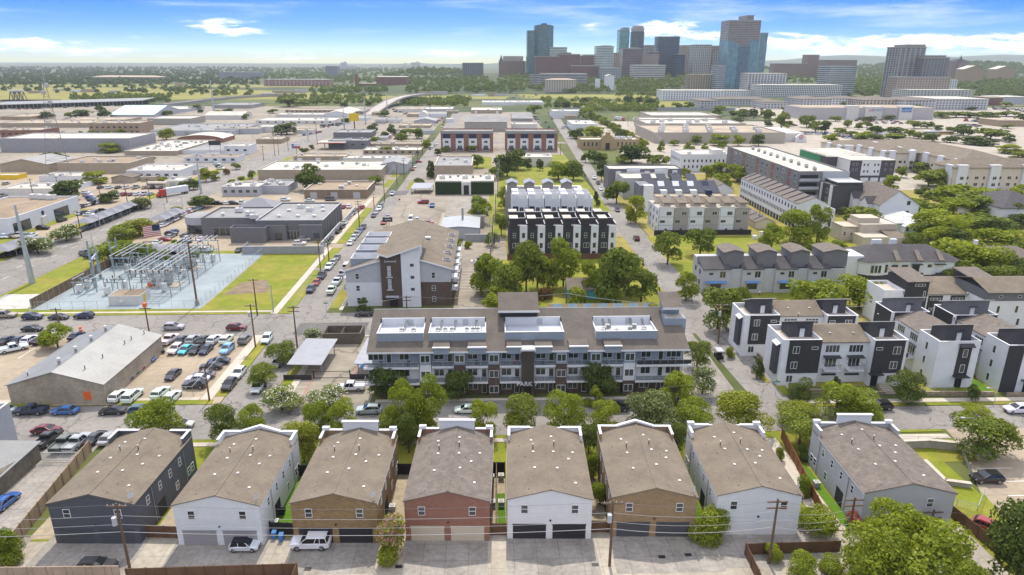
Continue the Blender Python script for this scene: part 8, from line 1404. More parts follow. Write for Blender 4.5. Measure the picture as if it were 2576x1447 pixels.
X,Y=GT('B0',1560,592); t=T('caravan','long beige motorhome in the used-car yard','motorhome',X,Y); t.p('body',BX(X-5,Y,.5,X+5,Y+2.5,3.3),cream); t.p('window_band',BX(X-4,Y-.03,1.8,X+3.6,Y+.01,2.4),glass); t.p('wheel',MB().tube((X-3,Y-.02,.5),(X-3,Y+.3,.5),.5,None,10),tyre); t.p('wheel',MB().tube((X+3,Y-.02,.5),(X+3,Y+.3,.5),.5,None,10),tyre)
# ================= SHADE CANOPIES =================
def canopy(tile,x,y,w,lab,grp):
 X,Y=GT(tile,x,y); t=T('shade_canopy',lab,'canopy',X,Y,0,group=grp); b=MB(); h=w/2; z=2.7; b.add([(X-h,Y-h*.8,z),(X+h,Y-h*.8,z),(X+h,Y+h*.8,z),(X-h,Y+h*.8,z),(X,Y,z+1.6)],[(0,1,4),(1,2,4),(2,3,4),(3,0,4)]); b.poly([(X-h,Y-h*.8),(X-h,Y+h*.8),(X+h,Y+h*.8),(X+h,Y-h*.8)],z-.02); t.p('fabric',b,mat('grey_shade_fabric',(.22,.225,.25),.8,.06))
 for a in(-h+.2,h-.2): t.p('post',BX(X+a-.08,Y-.08,0,X+a+.08,Y+.08,z),greym)
for i in range(7): canopy('B0',860+88*i,985-35*i,7.5,f'grey fabric shade canopy, {ORD[i]} from the left in the row left of the boulevard','boulevard shade canopies')
for i in range(3): canopy('B0',1600+75*i,950-35*i,7.5,f'grey fabric shade canopy, {ORD[i]} from the left by the large flag','shade canopies by the flag')
for i in range(3): canopy('B0',40+130*i,1265-45*i,9,f'grey fabric shade canopy, {ORD[i]} from the left at the left edge','left edge shade canopies')
for i in range(3): canopy('B0',1570+125*i,1262,9,f'pale fabric shade canopy, {ORD[i]} from the left behind the substation','shade canopies behind the substation')
# ================= POLES, LAMPS AND WIRES =================
POLES=[]
def pole(x,yt,xb,yb,lab,kind='wood',tile=None,arms=1,tr=0,r=.16):
 if tile: x,yt=D(tile,x,yt); xb,yb=D(tile,xb,yb)
 X,Y=G(xb,yb); h=max(4,ZY(x,yt,Y)[1]); m=woodpole if kind=='wood' else galv
 t=T({'wood':'utility_pole','steel':'steel_pole','lamp':'street_lamp'}[kind],lab,{'wood':'utility pole','steel':'steel pole','lamp':'street lamp'}[kind],X,Y,0); t.p('shaft',MB().tube((X,Y,-.2),(X,Y,h),r*1.25 if kind!='steel' else r*2.6,r*.8,8),m)
 if kind=='wood':
  for i in range(arms): t.p('crossarm',BX(X-.09,Y-1.3,h-.5-i*.9,X+.09,Y+1.3,h-.35-i*.9) if arms==3 else BX(X-1.3,Y-.09,h-.5-i*.9,X+1.3,Y+.09,h-.35-i*.9),woodpole)
  ib=MB()
  for a in(-1.1,-.4,.4,1.1): ib.tube((X+a,Y,h-.35),(X+a,Y,h-.1),.06,.05,6)
  t.p('insulators',ib,lgrey)
  for k in range(tr): t.p('transformer',MB().tube((X-.42+k*.7,Y-.35,h-2.9),(X-.42+k*.7,Y-.35,h-1.8),.3,None,12),lgrey)
 elif kind=='steel':
  for i in range(3): t.p('davit_arm',MB().beam((X,Y,h-.8-i*1.6),(X+(1 if i%2 else -1)*1.8,Y,h-.4-i*1.6),.12),galv)
 else: t.p('lamp_arm',MB().beam((X,Y,h-.1),(X-1.6,Y,h),.05),galv); t.p('lamp_head',BX(X-2.2,Y-.15,h-.05,X-1.5,Y+.15,h+.08),lgrey)
 POLES.append((X,Y,h)); return (X,Y,h)
def wire(lab,pts,n=3,sag=1.0,r=.02,dz=0,sp=.7,m=None):
 b=MB()
 for q in range(n):
  for p,s in zip(pts,pts[1:]):
   prev=None
   for i in range(9):
    f=i/8; P=(p[0]+(s[0]-p[0])*f+(q-(n-1)/2)*sp,p[1]+(s[1]-p[1])*f,p[2]-.2-dz+(s[2]-p[2])*f-sag*4*f*(1-f))
    if prev: b.tube(prev,P,r,None,4,0,False)
    prev=P
 single('power_line',b,m or mat('pale_cable',(.3,.3,.3),.6,.05),lab,'power line')
a1=pole(1085,790,1190,1400,'dark leaning utility pole before the dark grey house, with a grey transformer','wood','D0',1,1); a2=pole(905,765,892,1362,'utility pole at the gap left of the tan brick house','wood','D2',1,1); a3=pole(130,750,32,1340,'utility pole in front of the right grey garage door','wood','D3',2); a4=pole(775,735,757,1090,'utility pole by the red-flowering shrub','wood','D3',2); a5=pole(1500,850,1495,1075,'utility pole against the light grey house wall with a transformer','wood','D3',2,1)
wire('pale power cables along the alley behind the duplex houses, upper set',[(a1[0]-60,a1[1]+1,a1[2]),a1,a2,a3,a4,a5,(a5[0]+40,a5[1]-2,a5[2])],3,.9,.016,0,0,None)
for dz,lab in((1.6,'second pale cable below the alley power cables'),(2.9,'third pale cable below the alley power cables'),(4.0,'lowest thick pale cable along the alley')): wire(lab,[(a1[0]-60,a1[1]+1,a1[2]),a1,a2,a3,a4,a5],1,.8,.022 if dz<4 else .035,dz)
c1=pole(350,430,378,815,'tall dark utility pole at the kerb by the street junction','wood','C1',2); c2=pole(1340,440,1388,800,'utility pole with an orange top box at the shed corner','wood','C0',1); t=T('marker_box','orange box on top of the utility pole by the shed','box',c2[0],c2[1],c2[2]); t.p('box',BX(c2[0]-.35,c2[1]-.3,c2[2],c2[0]+.35,c2[1]+.3,c2[2]+.9),orange)
pole(520,450,545,625,'utility pole behind the round tree by the cross street','wood','C0',1); c3=pole(2290,415,2338,812,'utility pole with solar panels at the corner of the fenced lot','wood','C0',1,1); pole(1870,1000,1917,1300,'short leaning wood pole on the verge beside the fenced lot','wood','C0',0); c5=pole(150,235,160,490,'wooden lamp pole at the corner of the grass field','lamp','C1'); c6=pole(2340,180,2355,520,'utility pole with solar panels on the grass field edge','wood','C0',1); c7=pole(1915,410,1885,778,'utility pole with transformer at the right street corner','wood','C2',2,1); c8=pole(1380,400,1380,470,'utility pole behind the left part of the long roof','wood','C1',2); c9=pole(495,370,495,440,'utility pole behind the right part of the long roof','wood','C2',2); c10=pole(1050,410,1040,560,'utility pole by the tree clump behind the townhouse pairs','wood','C3',2)
wire('power cables behind the long block across the streets',[c1,c8,c9,c7,c10],3,1.0,.022,0,.35)
wire('power cables along the cross street by the car lot',[(-150,158,9),c2,c3,c1],2,1.0,.018,0,.3)
pole(150,745,300,225+0,'tall tapered grey steel pole at the left edge by the boulevard','steel') if False else None
def tallsteel(xt,yt,xb,yb,lab,r=.28):
 return pole(xt,yt,xb,yb,lab,'steel',None,0,0,r)
s1=tallsteel(38,515,82,713,'tall tapered grey steel pole at the left edge by the boulevard',.34); s2=tallsteel(*D('B0',1960,250),*D('B0',2003,640),'tall grey steel pole right of the used-car yard',.25); s3=tallsteel(*D('A1',868,1060),*D('A1',882,1312),'tall steel pole beside the white factory at the boulevard',.3); s4=tallsteel(*D('A1',1075,970),*D('A1',1092,1238),'tall steel pole at the foot of the bridge',.3); s5=tallsteel(*D('A1',1297,905),*D('A1',1306,1112),'tall steel pole halfway up the bridge',.3); s6=tallsteel(*D('A0',2100,800),*D('A0',2135,1145),'very tall dark steel mast among the left warehouses',.5)
wire('high transmission cables along the boulevard',[s1,s2,s3,s4,s5],3,3,.03,0,1.2)
BP=[(980,490,1012,735),(1240,530,1270,738),(1460,490,1505,775),(1635,545,1665,728),(315,490,332,665),(745,810,815,1082),(555,470,572,560)]
bp=[pole(xt,yt,xb,yb,f'wooden utility pole, {ORD[i]} of the poles left of the boulevard','wood','B0',1) for i,(xt,yt,xb,yb) in enumerate(sorted(BP))]
for i,(xt,yt,xb,yb) in enumerate([(1810,665,1822,808),(1635,735,1650,862),(910,1040,935,1205),(975,810,1005,1005),(1360,665,1372,790),(2265,600,2272,690)]): pole(xt,yt,xb,yb,f'grey car-lot lamp post, {ORD[i]} of the lamp posts by the boulevard','lamp','B0',r=.1)
KP=[(615,1085,642,1402),(715,1080,727,1312),(1015,710,1030,972),(1165,645,1176,800),(1285,465,1280,720),(1400,350,1404,556),(1475,285,1474,480),(1555,245,1560,362),(1605,160,1610,300),(1650,80,1655,250)]
kp=[pole(xt,yt,xb,yb,f'wooden utility pole on the left street, {ORD[i]} counting away from the grass field','wood','B1',2,1 if i%4==1 else 0) for i,(xt,yt,xb,yb) in enumerate(KP)]
wire('pale power cables along the left street',[c1]+kp[1:],3,.8,.024,0,.4)
for i,(xt,yt,xb,yb) in enumerate([(65,165,78,312),(220,110,228,255),(315,70,322,210),(515,0,520,125),(605,-60,612,160),(170,-20,190,270)]): pole(xt,yt,xb,yb,f'dark roadside pole along the boulevard grass, {ORD[i]} in the upper group','wood','B1',1)
lp=[pole(xt,yt,xb,yb,f'lane utility pole right of the gabled block, {ORD[i]} counting away','wood','B1',3,1 if i==1 else 0) for i,(xt,yt,xb,yb) in enumerate([(2345,1180,2335,1480),(2365,900,2355,1170),(2395,640,2385,880),(2410,430,2405,640),(2425,280,2420,470)])]
wire('bundle of pale cables along the narrow lane poles',lp+[(lp[-1][0]+3,lp[-1][1]+120,lp[-1][2])],3,.9,.03,0,.5)
rp=[pole(xt,yt,xb,yb,f'utility pole in the rail hedge, {ORD[i]} from the big store','wood','A2',2) for i,(xt,yt,xb,yb) in enumerate([(1265,1040,1270,1150),(865,990,870,1090),(1150,1150,1152,1260)])]
p0=(*GT('A2',830,1140),14); p1=(*GT('B2',1390,200),13); wire('bundle of pale rail-side power cables beside the big store',[p0,p1,(*GT('B2',1700,420),11)],4,1.5,.045,0,.8)
pole(1925,5,1830,330,'tall car-park lamp post by the light grey house','lamp','D3',r=.09); pole(490,140,482,255,'dark leaning pole on the far right street','wood','B2',1); pole(2460,790,2450,960,'wooden pole by the garage row','wood','B2',1,1); pole(2110,1195,2085,1355,'black garden lamp post at the right sidewalk','lamp','C3',r=.06)
# lattice mast
X,Y=GT('B0',640,500); px,py=D('A0',462,818); h=ZY(px,py,Y)[1]; t=T('lattice_mast','tall steel lattice communications mast with dishes at the left','lattice mast',X,Y); b=MB(); n=14; w0=6.5
def lv(i): f=i/n; w=w0*(1-f)**1.0+.5; return [(X+w*a,Y+w*c,h*f) for a,c in((-1,-.6),(1,-.6),(0,1))]
for i in range(n):
 A,B=lv(i),lv(i+1)
 for k in range(3): b.beam(A[k],B[k],.16); b.beam(A[k],B[(k+1)%3],.1); b.beam(B[k],B[(k+1)%3],.1)
t.p('lattice',b,mat('mast_steel',(.22,.2,.2),.6,.1)); t.p('antenna',MB().tube((X,Y,h),(X,Y,h+6),.12,None,5),galv)
for z,s in((h*.97,1),(h*.9,-1),(h*.8,1)): t.p('dish',MB().tube((X+s*1.2,Y-.8,z),(X+s*1.2,Y-1.2,z),1.3,1.0,12),lgrey)
# flagpole
X,Y=GT('B0',1612,1105); t=T('flagpole','flagpole flying a large striped flag by the boulevard canopies','flagpole',X,Y); h=ZY(*D('B0',1575,935),Y)[1]; t.p('pole',MB().tube((X,Y,0),(X,Y,h),.1,.06,8),rail); b=MB();
fw,fh=6.0,4.2
for i in range(13):
 z0=h-.3-fh*(i+1)/13; z1=z0+fh/13
 for k in range(6): xa,xb=X-fw*k/6,X-fw*(k+1)/6; yo=lambda q:Y-.35*math.sin(q*1.4); b.quad((xa,yo(k),z0-.12*k),(xb,yo(k+1),z0-.12*(k+1)),(xb,yo(k+1),z1-.12*(k+1)),(xa,yo(k),z1-.12*k),2 if (i<7 and k<3) else (0 if i%2==0 else 1))
t.p('flag',b,[redp,white,navy])
# ================= SUBSTATION =================
def DS(x,y): return 217+x*.1854,593.4+y*.1854
def GS(x,y,z=0): return G(*DS(x,y),z)
blg=mat('blue_grey_steel',(.27,.34,.36),.5,.08,metal=.2); ins=mat('porcelain_brown',(.16,.10,.075),.5,.2); insw=mat('porcelain_grey',(.42,.41,.4),.5,.1)
def deadend(p,q,hp,hq,lab):
 t=T('line_tower',lab,'line tower',p[0],p[1])
 for (x,y),h in((p,hp),(q,hq)): t.p('mast',MB().tube((x,y,-.2),(x,y,h),.5,.24,10),blg)
 d=Vector((q[0]-p[0],q[1]-p[1],0)); z=min(hp,hq)-2.0; a=Vector((*p,z))-d*.18; c=Vector((*q,z))+d*.18; t.p('crossbeam',MB().beam(a,c,.4),rail)
 for k in range(3): s=a+(c-a)*(.1+.4*k); t.p('insulator_string',MB().tube((s.x,s.y,z-.2),(s.x,s.y-.5,z-2.0),.12,.12,8),ins); t.p('dropper',MB().tube((s.x,s.y-.5,z-2.0),(s.x+.5,s.y-2,3),.05,None,4),rail)
p,q=GS(130,705),GS(200,590); deadend(p,q,ZY(*DS(15,65),p[1])[1],ZY(*DS(130,150),q[1])[1],'nearer blue-grey twin-mast line tower of the substation'); p,q=GS(372,430),GS(455,385); deadend(p,q,ZY(*DS(325,95),p[1])[1],ZY(*DS(405,40),q[1])[1],'farther blue-grey twin-mast line tower before the big round tree')
def bus(xs,ya,yb,z,posts,lab,clut=0,seed=1):
 t=T('busbar_structure',lab,'busbar structure',xs[0],ya); rs=random.Random(seed)
 for x in xs: t.p('busbar',MB().tube((x,ya,z),(x,yb,z),.13,None,8),rail)
 for y in posts:
  b=MB()
  for x in(xs[0]-.6,xs[-1]+.6): b.tube((x,y,-.1),(x,y,z-1.2),.14,None,6)
  b.box(xs[0]-1,y-.12,z-1.3,xs[-1]+1,y+.12,z-1.05); t.p('portal_frame',b,blg)
  s=MB()
  for x in xs: s.tube((x,y,z-1.05),(x,y,z-.1),.17,.13,8)
  t.p('post_insulators',s,ins)
  for k in range(clut):
   x=rs.uniform(xs[0]-.5,xs[-1]+.5); yy=y+rs.uniform(-1.6,1.6); zz=rs.uniform(2.2,z-1.6); b=MB(); b.box(xs[0]-.6,yy-.06,zz-.1,xs[-1]+.6,yy+.06,zz);
   for u in range(4): xx=rs.uniform(xs[0]-.5,xs[-1]+.5); b.tube((xx,yy,zz),(xx,yy+rs.uniform(-.3,.3),zz+rs.uniform(.7,1.2)),.12,.1,6,1)
   t.p('switch_frame',b,[blg,ins if k%2 else insw])
   if k==0: t.p('breaker_cabinet',BX(x-.7,yy-.5,.6,x+.7,yy+.5,2.4).box(x-.6,yy-.4,0,x-.4,yy+.4,.6).box(x+.4,yy-.4,0,x+.6,yy+.4,.6),whitem)
bus([-97.2,-95.6,-94.0,-91,-89.4,-87.8],178,218,8.2,[180,186,192,198,204,210,216],'long six-tube busbar structure crowded with switchgear',5,1)
bus([-111,-109.2,-107.4],196,212,7.5,[198,204,210],'short three-tube busbar structure behind the line towers',3,2)
bus([-115.5,-113,-110.5],184,190,4.2,[185,189],'low switch stand near the brown fence',1,3); bus([-106,-104],183,188,4.5,[184,187],'low switch stand in the middle of the gravel',1,4); bus([-102.5,-100.8],196,206,6,[197,201,205],'busbar stand left of the transformer',3,5)
def transformer(x,y,lab,orangep=False):
 t=T('power_transformer',lab,'power transformer',x,y); t.p('pad',BX(x-4,y-2.6,0,x+5,y+3,.15),conc); t.p('tank',BX(x-1.6,y-1.2,.15,x+1.4,y+1.4,4.6),whitem); t.p('radiator',BX(x+1.5,y-1.1,.6,x+2.6,y+1.3,4.2),greym); t.p('radiator',BX(x-2.8,y-1.1,.6,x-1.7,y+1.3,4.2),greym); t.p('conservator',MB().tube((x-1.4,y+.8,5.4),(x+1.6,y+.8,5.4),.5,None,10),whitem)
 for k in range(6): t.p('bushing',MB().tube((x-1.2+k*.5,y-.2+(k%2)*.6,4.6),(x-1.3+k*.55,y-.3+(k%2)*.7,6.2),.16,.08,8),ins)
 if orangep: t.p('orange_cabinet',BX(x-3.4,y-2,.15,x-2.6,y-1.2,1.4),orange)
x,y=GS(1010,690); transformer(x,y+1.5,'pale power transformer with an orange cabinet at its foot',True); x,y=GS(1290,470); transformer(x,y+1.5,'second pale power transformer behind the first')
X,Y=GT('C0',1000,425); X1,_=GT('C0',1275,428); h=ZY(*D('C0',990,342),Y)[1]; t=T('control_building','white ribbed metal control building with a brown roof inside the substation','building',X,Y); t.p('wall',MB().ring(X,Y,X1,Y+6,-.2,h,.15,.25),metalw); t.p('roof',BX(X+.1,Y+.1,h-.45,X1-.1,Y+5.9,h-.2),rbrown); panel(t,'door','E',Y+2.2,Y+3.3,0,2.2,X1,yellow,.04); panel(t,'wall_unit','S',X+3,X+4,.8,1.4,Y,white,.3)
s=pole(1395,70,1510,950,'x','wood') if False else None
pA=GS(1508,945); hA=ZY(*DS(1395,75),pA[1])[1]; t=T('utility_pole','tall wooden pole standing in front of the busbars at the substation corner','utility pole',*pA); t.p('shaft',MB().tube((*pA,-.2),(*pA,hA),.3,.18,8),woodpole); t.p('crossarm',BX(pA[0]-1.3,pA[1]-.1,hA*.72,pA[0]+1.3,pA[1]+.1,hA*.74),rail); t.p('foot_box',BX(pA[0]-.45,pA[1]-.4,0,pA[0]+.45,pA[1]+.4,1.3),greym)
# ================= FENCES AND WALLS =================
def fence(name,lab,pts,h,m,th=.08,post=2.4,pm=None,cat='fence',z=0,cap=None):
 t=T(name,lab,cat,*pts[0],z); b=MB(); c=MB(); pm_=None
 for p,q in zip(pts,pts[1:]):
  d=Vector((q[0]-p[0],q[1]-p[1],0)); L=d.length; d/=L; n=Vector((-d.y,d.x,0))*th/2
  b.prism([(p[0]-n.x,p[1]-n.y),(q[0]-n.x,q[1]-n.y),(q[0]+n.x,q[1]+n.y),(p[0]+n.x,p[1]+n.y)],-.1,h)
  if cap: n2=n*2.4; c.prism([(p[0]-n2.x,p[1]-n2.y),(q[0]-n2.x,q[1]-n2.y),(q[0]+n2.x,q[1]+n2.y),(p[0]+n2.x,p[1]+n2.y)],h+.002,h+.1)
  if post:
   for i in range(int(L/post)+1): x,y=p[0]+d.x*i*post,p[1]+d.y*i*post; pm_=pm_ or BX(-.07-abs(n.x),-.07-abs(n.y),-.1,.07+abs(n.x),.07+abs(n.y),h+.06).mesh('post',[pm or m]); t.p('post',pm_,None,at=(x,y,0))
 t.p('boards' if 'fence' in name else 'wall',b,m)
 if cap: t.p('coping',c,cap)
def chain(lab,pts,h=2.1,sp=3):
 t=T('chain_link_fence',lab,'fence',*pts[0]); b=MB(); w=MB(); me=MB().tube((0,0,-.1),(0,0,h),.045,None,5).mesh('post',[galv])
 for p,q in zip(pts,pts[1:]):
  d=Vector((q[0]-p[0],q[1]-p[1],0)); L=d.length; n=max(1,int(L/sp))
  for i in range(n+1): x,y=p[0]+d.x*i/n,p[1]+d.y*i/n; t.p('post',me,None,at=(x,y,0))
  b.tube((*p,h),(*q,h),.035,None,5)
  for k in range(1,8): w.tube((*p,h*k/8),(*q,h*k/8),.007,None,3,0,False)
 t.p('top_rail',b,galv); t.p('mesh',w,galv)
chain('chain-link fence around the blue-white substation gravel',[(-118.6,171.6),(-77,171.6),(-76.2,224)]); fence('precast_fence','brown precast fence along the left side of the substation',[(-119.4,171.5),(-119.4,226)],2.8,mat('brown_precast',(.17,.115,.065),.9,.15),.15,2.4,greym)
chain('chain-link fence around the tan car lot',[(-57.6,121.2),(-71.8,121.2)]); chain('chain-link fence on the street side of the tan car lot',[(-57.6,121.2),(-57.6,151)])
fence('screen_wall','long grey block screen wall between dealership and grass field',[(-83,224.8),(-55.8,224.8)],2.6,cmu,.2,0,cap=lgrey,cat='wall'); fence('screen_wall','grey screen wall along the left street beside the dealership',[(-57.8,229),(-57.8,262)],2.4,cmu,.2,0,cap=lgrey,cat='wall'); fence('screen_wall','second grey screen wall along the left street, farther up',[(-57.4,268),(-57.4,292)],2.4,cmu,.2,0,cap=lgrey,cat='wall'); fence('screen_wall','grey wall behind the side lot of the gabled block',[(-8.6,240),(4,240)],2.6,cmu,.2,0,cap=lgrey,cat='wall'); fence('screen_wall','short grey wall returning at the substation edge',[(-83,225),(-83,231)],2.6,cmu,.2,0,cat='wall'); fence('screen_wall','grey rail wall behind the storage yard',[(100,930),(330,930)],4,cmu,.4,0,cat='wall')
fence('precast_fence','tan precast fence beside the dark grey house',[(-66.4,101.4),(-63.4,75.2)],2.3,woodl,.12,2.4); fence('precast_fence','tan precast fence at the bottom left along the alley',[(-70,71.9),(-46.6,71.6)],2.0,mat('pinkish_precast',(.36,.27,.2),.85,.12,.4,4,kind='vlines',p=(2.4,.55,.03)),.12,2.4)
fence('wooden_fence','dark brown board fence along the alley at the bottom left',[(-45.6,71.3),(-24.6,71.6),(-24.6,66)],1.8,wood,.08,2.4); fence('wooden_fence','brown board fence between the dark grey and white houses',[(-46.9,79.5),(-42.2,79.2)],1.9,wood); fence('wooden_fence','dark board fence with bins between the white and golden brown houses',[(-30.4,79.8),(-26.6,79.4)],1.9,mat('black_fence_boards',(.03,.026,.024),.85,.2)); fence('wooden_fence','brown board fence between the red brick and white houses',[(-.1,78.6),(2.1,78.5)],1.9,wood); fence('wooden_fence','brown board fence left of the tan brick house',[(13.7,78.8),(16.4,78.7)],1.9,wood); fence('wooden_fence','long brown board fence along the side drive by the light grey house',[(50.4,102.4),(46.9,78.0)],2.0,mat('red_brown_boards',(.2,.085,.03),.85,.2,.6,6,kind='vlines',p=(.15,.6,.14))); fence('wooden_fence','dark brown alley fence at the bottom right',[(33.6,73.6),(46.4,73.8)],1.8,wood); fence('wooden_fence','dark brown fence end post panel at the bottom right',[(33.6,73.6),(33.4,68)],1.8,wood); fence('wooden_fence','brown fence running down the right side of the dark driveway',[(66.0,80.8),(68.6,62)],1.9,wood)
for x,lab in((-14.6,'dark fence deep in the gap right of the golden brown house'),(-.2,'dark fence deep in the gap right of the red brick house'),(-30,'dark fence deep in the gap right of the white house')): fence('wooden_fence',lab,[(x,93.5),(x+2.4+(1 if x<-20 else 0),93.4)],2,mat('black_fence_boards',(.03,.026,.024),.85,.2))
fence('wooden_fence','thin tan board fence down the gap between red brick and white houses',[(.9,93.3),(.7,79)],1.8,woodl,.06,2.4)
fence('wooden_fence','dark board fence in front of the charcoal and white row',[(6,215.6),(43,216)],2,wood); fence('wooden_fence','dark board fence in front of the white and beige-grey row',[(62,247.6),(99,248)],2.0,mat('black_fence_boards',(.03,.026,.024),.85,.2))
fence('retaining_wall','pale concrete retaining wall beside the light grey house lawn',[(66.6,98.6),(74,98.9),(79.6,97.6)],1.5,mat('stained_wall',(.33,.31,.27),.9,.2),.3,0,cap=walk,cat='wall'); fence('retaining_wall','low pale retaining wall curving below the light grey house',[(70.4,94),(70.2,88.4),(73.6,87.4)],.8,mat('stained_wall',(.33,.31,.27),.9,.2),.3,0,cap=walk,cat='wall')
chain('chain-link fence on the sloping lawn by the car park',[(66.4,84.4),(70.6,81.6),(74.4,85.6)],1.2,1.8); chain('chain-link fence on top of the pale retaining wall',[(67,101.2),(79.8,100.2)],1.1); t=T('guard_rail_screen','pale leaning metal screen at the edge of the small car park','screen',75,88); t.p('panel',MB().quad((79.6,98.8,0),(74.9,88.4,0),(74.6,88.8,1.7),(79.3,99.2,1.7)).quad((79.66,98.8,0),(79.36,99.2,1.7),(74.66,88.8,1.7),(74.96,88.4,0)),rail)
fence('stone_wall','buff stone garden wall in front of the corner townhouses',[(59.4,140),(59.6,124),(61.5,119.6),(77.4,118.0)],.8,stone,.4,0,cat='wall'); fence('stone_wall','buff stone garden wall in front of the end-on townhouses',[(80.4,117.8),(98.6,117.2)],.9,stone,.4,0,cat='wall'); fence('stone_wall','buff stone garden wall at the right edge',[(101,116.8),(114,116.4)],.8,stone,.4,0,cat='wall'); fence('stone_wall','buff stone kerb wall beside the second townhouse pair',[(57.6,154),(59,142)],.8,stone,.4,0,cat='wall'); chain('low black fence around the small garden lawn',[(84.6,119.6),(92,119.2)],1.0,1.6)
b=MB()
for k in range(6): b.box(77.6,118.3+k*.5,0,79.8,118.8+k*.5,.17*(k+1))
single('garden_steps',b,conc,'pale steps rising through the stone wall to the corner townhouses','steps')
b=MB(); b.box(-72.6,98.6,.3,-66.8,98.7,.4); b.box(-72.6,98.6,1.7,-66.8,98.7,1.8)
for k in range(25): b.box(-72.6+k*.24,98.63,.4,-72.55+k*.24,98.67,1.7)
single('sliding_gate',b,galv,'long grey sliding gate in front of the parked pickup trucks','gate')
b=MB(); b.box(-36,128.2,.2,-29,128.3,1.6); single('driveway_gate',BX(-36.2,128.2,1.6,-28.6,128.3,1.7).box(-36.2,128.2,.2,-28.6,128.3,.3).box(-36.2,128.15,0,-36.0,128.35,1.9).box(-28.8,128.15,0,-28.6,128.35,1.9),black,'black sliding gate across the driveway beside the carports','gate')
fence('wooden_fence','dark low fence under the sloping carport',[(-42,127.8),(-36.4,127.8)],1.2,framed); fence('wooden_fence','dark low fence under the second carport',[(-28.4,127.8),(-23.4,127.8)],1.2,framed)
# ================= SMALL THINGS =================
def bin_(x,y,m,lab):
 t=T('wheelie_bin',lab,'wheelie bin',x,y,0,group='wheelie bins by the dark fence'); t.p('body',MB().prism([(x-.28,y-.33),(x+.28,y-.33),(x+.28,y+.33),(x-.28,y+.33)],.08,1.0),m); t.p('lid',SL([(x-.31,y-.37,1.02),(x+.31,y-.37,1.02),(x+.31,y+.37,1.12),(x-.31,y+.37,1.12)],.05),m); t.p('axle',MB().tube((x-.3,y+.3,.12),(x+.3,y+.3,.12),.12,None,8),tyre)
bin_(-29.6,78.9,bluep,'blue wheelie bin, left one of the pair by the dark fence'); bin_(-28.5,78.3,bluep,'blue wheelie bin, nearer one of the pair by the dark fence')
for x,y,lab in((-30.2,81.4,'condenser unit behind the dark fence beside the white house'),(-14.3,84.4,'condenser unit in the gap right of the golden brown house'),(.2,85,'condenser unit in the gap right of the red brick house, left of the thin fence'),(1.5,85,'condenser unit in the gap, right of the thin fence'),(50,88.4,'condenser unit on the turf beside the light grey house'),(0.1,91.5,'condenser unit deep in the gap left of the thin fence'),(1.6,91.7,'condenser unit deep in the gap right of the thin fence')):
 o=single('air_conditioner',unit_mesh('cond'),None,lab,'air conditioner',loc=(x,y,.06))
single('patio_grill',BX(-30.5,83.6,.3,-29.6,84.4,1.0).tube((-30.5,84,1.0),(-29.6,84,1.0),.4,None,10).box(-30.4,83.7,0,-30.3,83.8,.3).box(-29.8,83.7,0,-29.7,83.8,.3),black,'black barbecue grill beside the white house wall','barbecue')
single('wheeled_bin_cabinet',BX(97.2,241,0,98.6,242.4,1.3),white,'low white cabinet on the lawn below the white and beige-grey row','cabinet'); t=T('cabinet','tall white cabinet on the lawn below the white and beige-grey row','cabinet',100,242); t.p('body',BX(99.6,241,0,101,242.2,2.6),white); t.p('roof',BX(99.5,240.9,2.6,101.1,242.3,2.75),lgrey)
X,Y=GT('C0',740,662); t=T('traffic_barrel','orange traffic barrel on the cross street','barrel',X,Y); t.p('drum',MB().tube((X,Y,.05),(X,Y,1.1),.4,.32,12),orange); t.p('band',MB().tube((X,Y,.45),(X,Y,.65),.39,.37,12),white)
for X,Y,lab in((55.9,118.6,'green street name sign at the right street corner'),(-42.0,166.5,'green street name sign at the corner of the gabled block')): t=T('street_sign',lab,'street sign',X,Y); t.p('post',MB().tube((X,Y,0),(X,Y,3),.05,None,6),galv); t.p('name_plate',BX(X-.6,Y-.02,2.75,X+.6,Y+.02,3.0),greenp); t.p('name_plate',BX(X-.02,Y-.6,3.02,X+.02,Y+.6,3.26),greenp)
X,Y=GT('B1',1312,965); t=T('sign_board','small dark sign board on posts by the left street','sign',X,Y); t.p('board',BX(X-1.9,Y,1.8,X+1.9,Y+.2,3.6),framed); t.p('lettering',BX(X-1.1,Y-.02,2.5,X+1.3,Y,2.9),lgrey)
for a in(-.5,.5): t.p('post',BX(X+a-.08,Y+.05,0,X+a+.08,Y+.15,1.8),woodpole)
t=T('billboard','small black billboard on posts over the low white workshop','sign',*GT('B0',2150,260)); X,Y=GT('B0',2150,262); t.p('board',BX(X-4,Y,7,X+4,Y+.4,10),framed)
for a in(-3.6,3.6): t.p('post',BX(X+a-.12,Y+.1,0,X+a+.12,Y+.3,7),greym)
for x in(-20.5,-7):
 pass
pm_=mat('round_planter',(.4,.36,.3),.9,.1); X,Y=GT('B0',1740,1145); t=T('planter','round kerbed planter with a shrub in the dealership forecourt','planter',X,Y); t.p('kerb',MB().tube((X,Y,0),(X,Y,.35),3.2,None,20),pm_); t.p('lawn_top',MB().tube((X,Y,.3),(X,Y,.38),2.8,None,20),grass); ptree('B0',1742,1085,1132,70,'bush','bright shrub in the round planter')
t=T('planter_bed','stone-ringed rock bed under the pink-flowering shrub','planter',-13.2,75.5); t.p('rocks',MB().prism([(-15,77.6),(-15.2,75),(-14.2,73.4),(-12.6,73.4),(-11.7,75),(-11.8,77.6)],0,.16),mat('rock_bed',(.3,.24,.18),.95,.35,1.5,6))
single('tree_ring',MB().tube((48.9+4.4,97.6,0),(53.3,97.6,.2),1.1,None,18),stone,'stone ring around the tree beside the light grey house','tree ring')
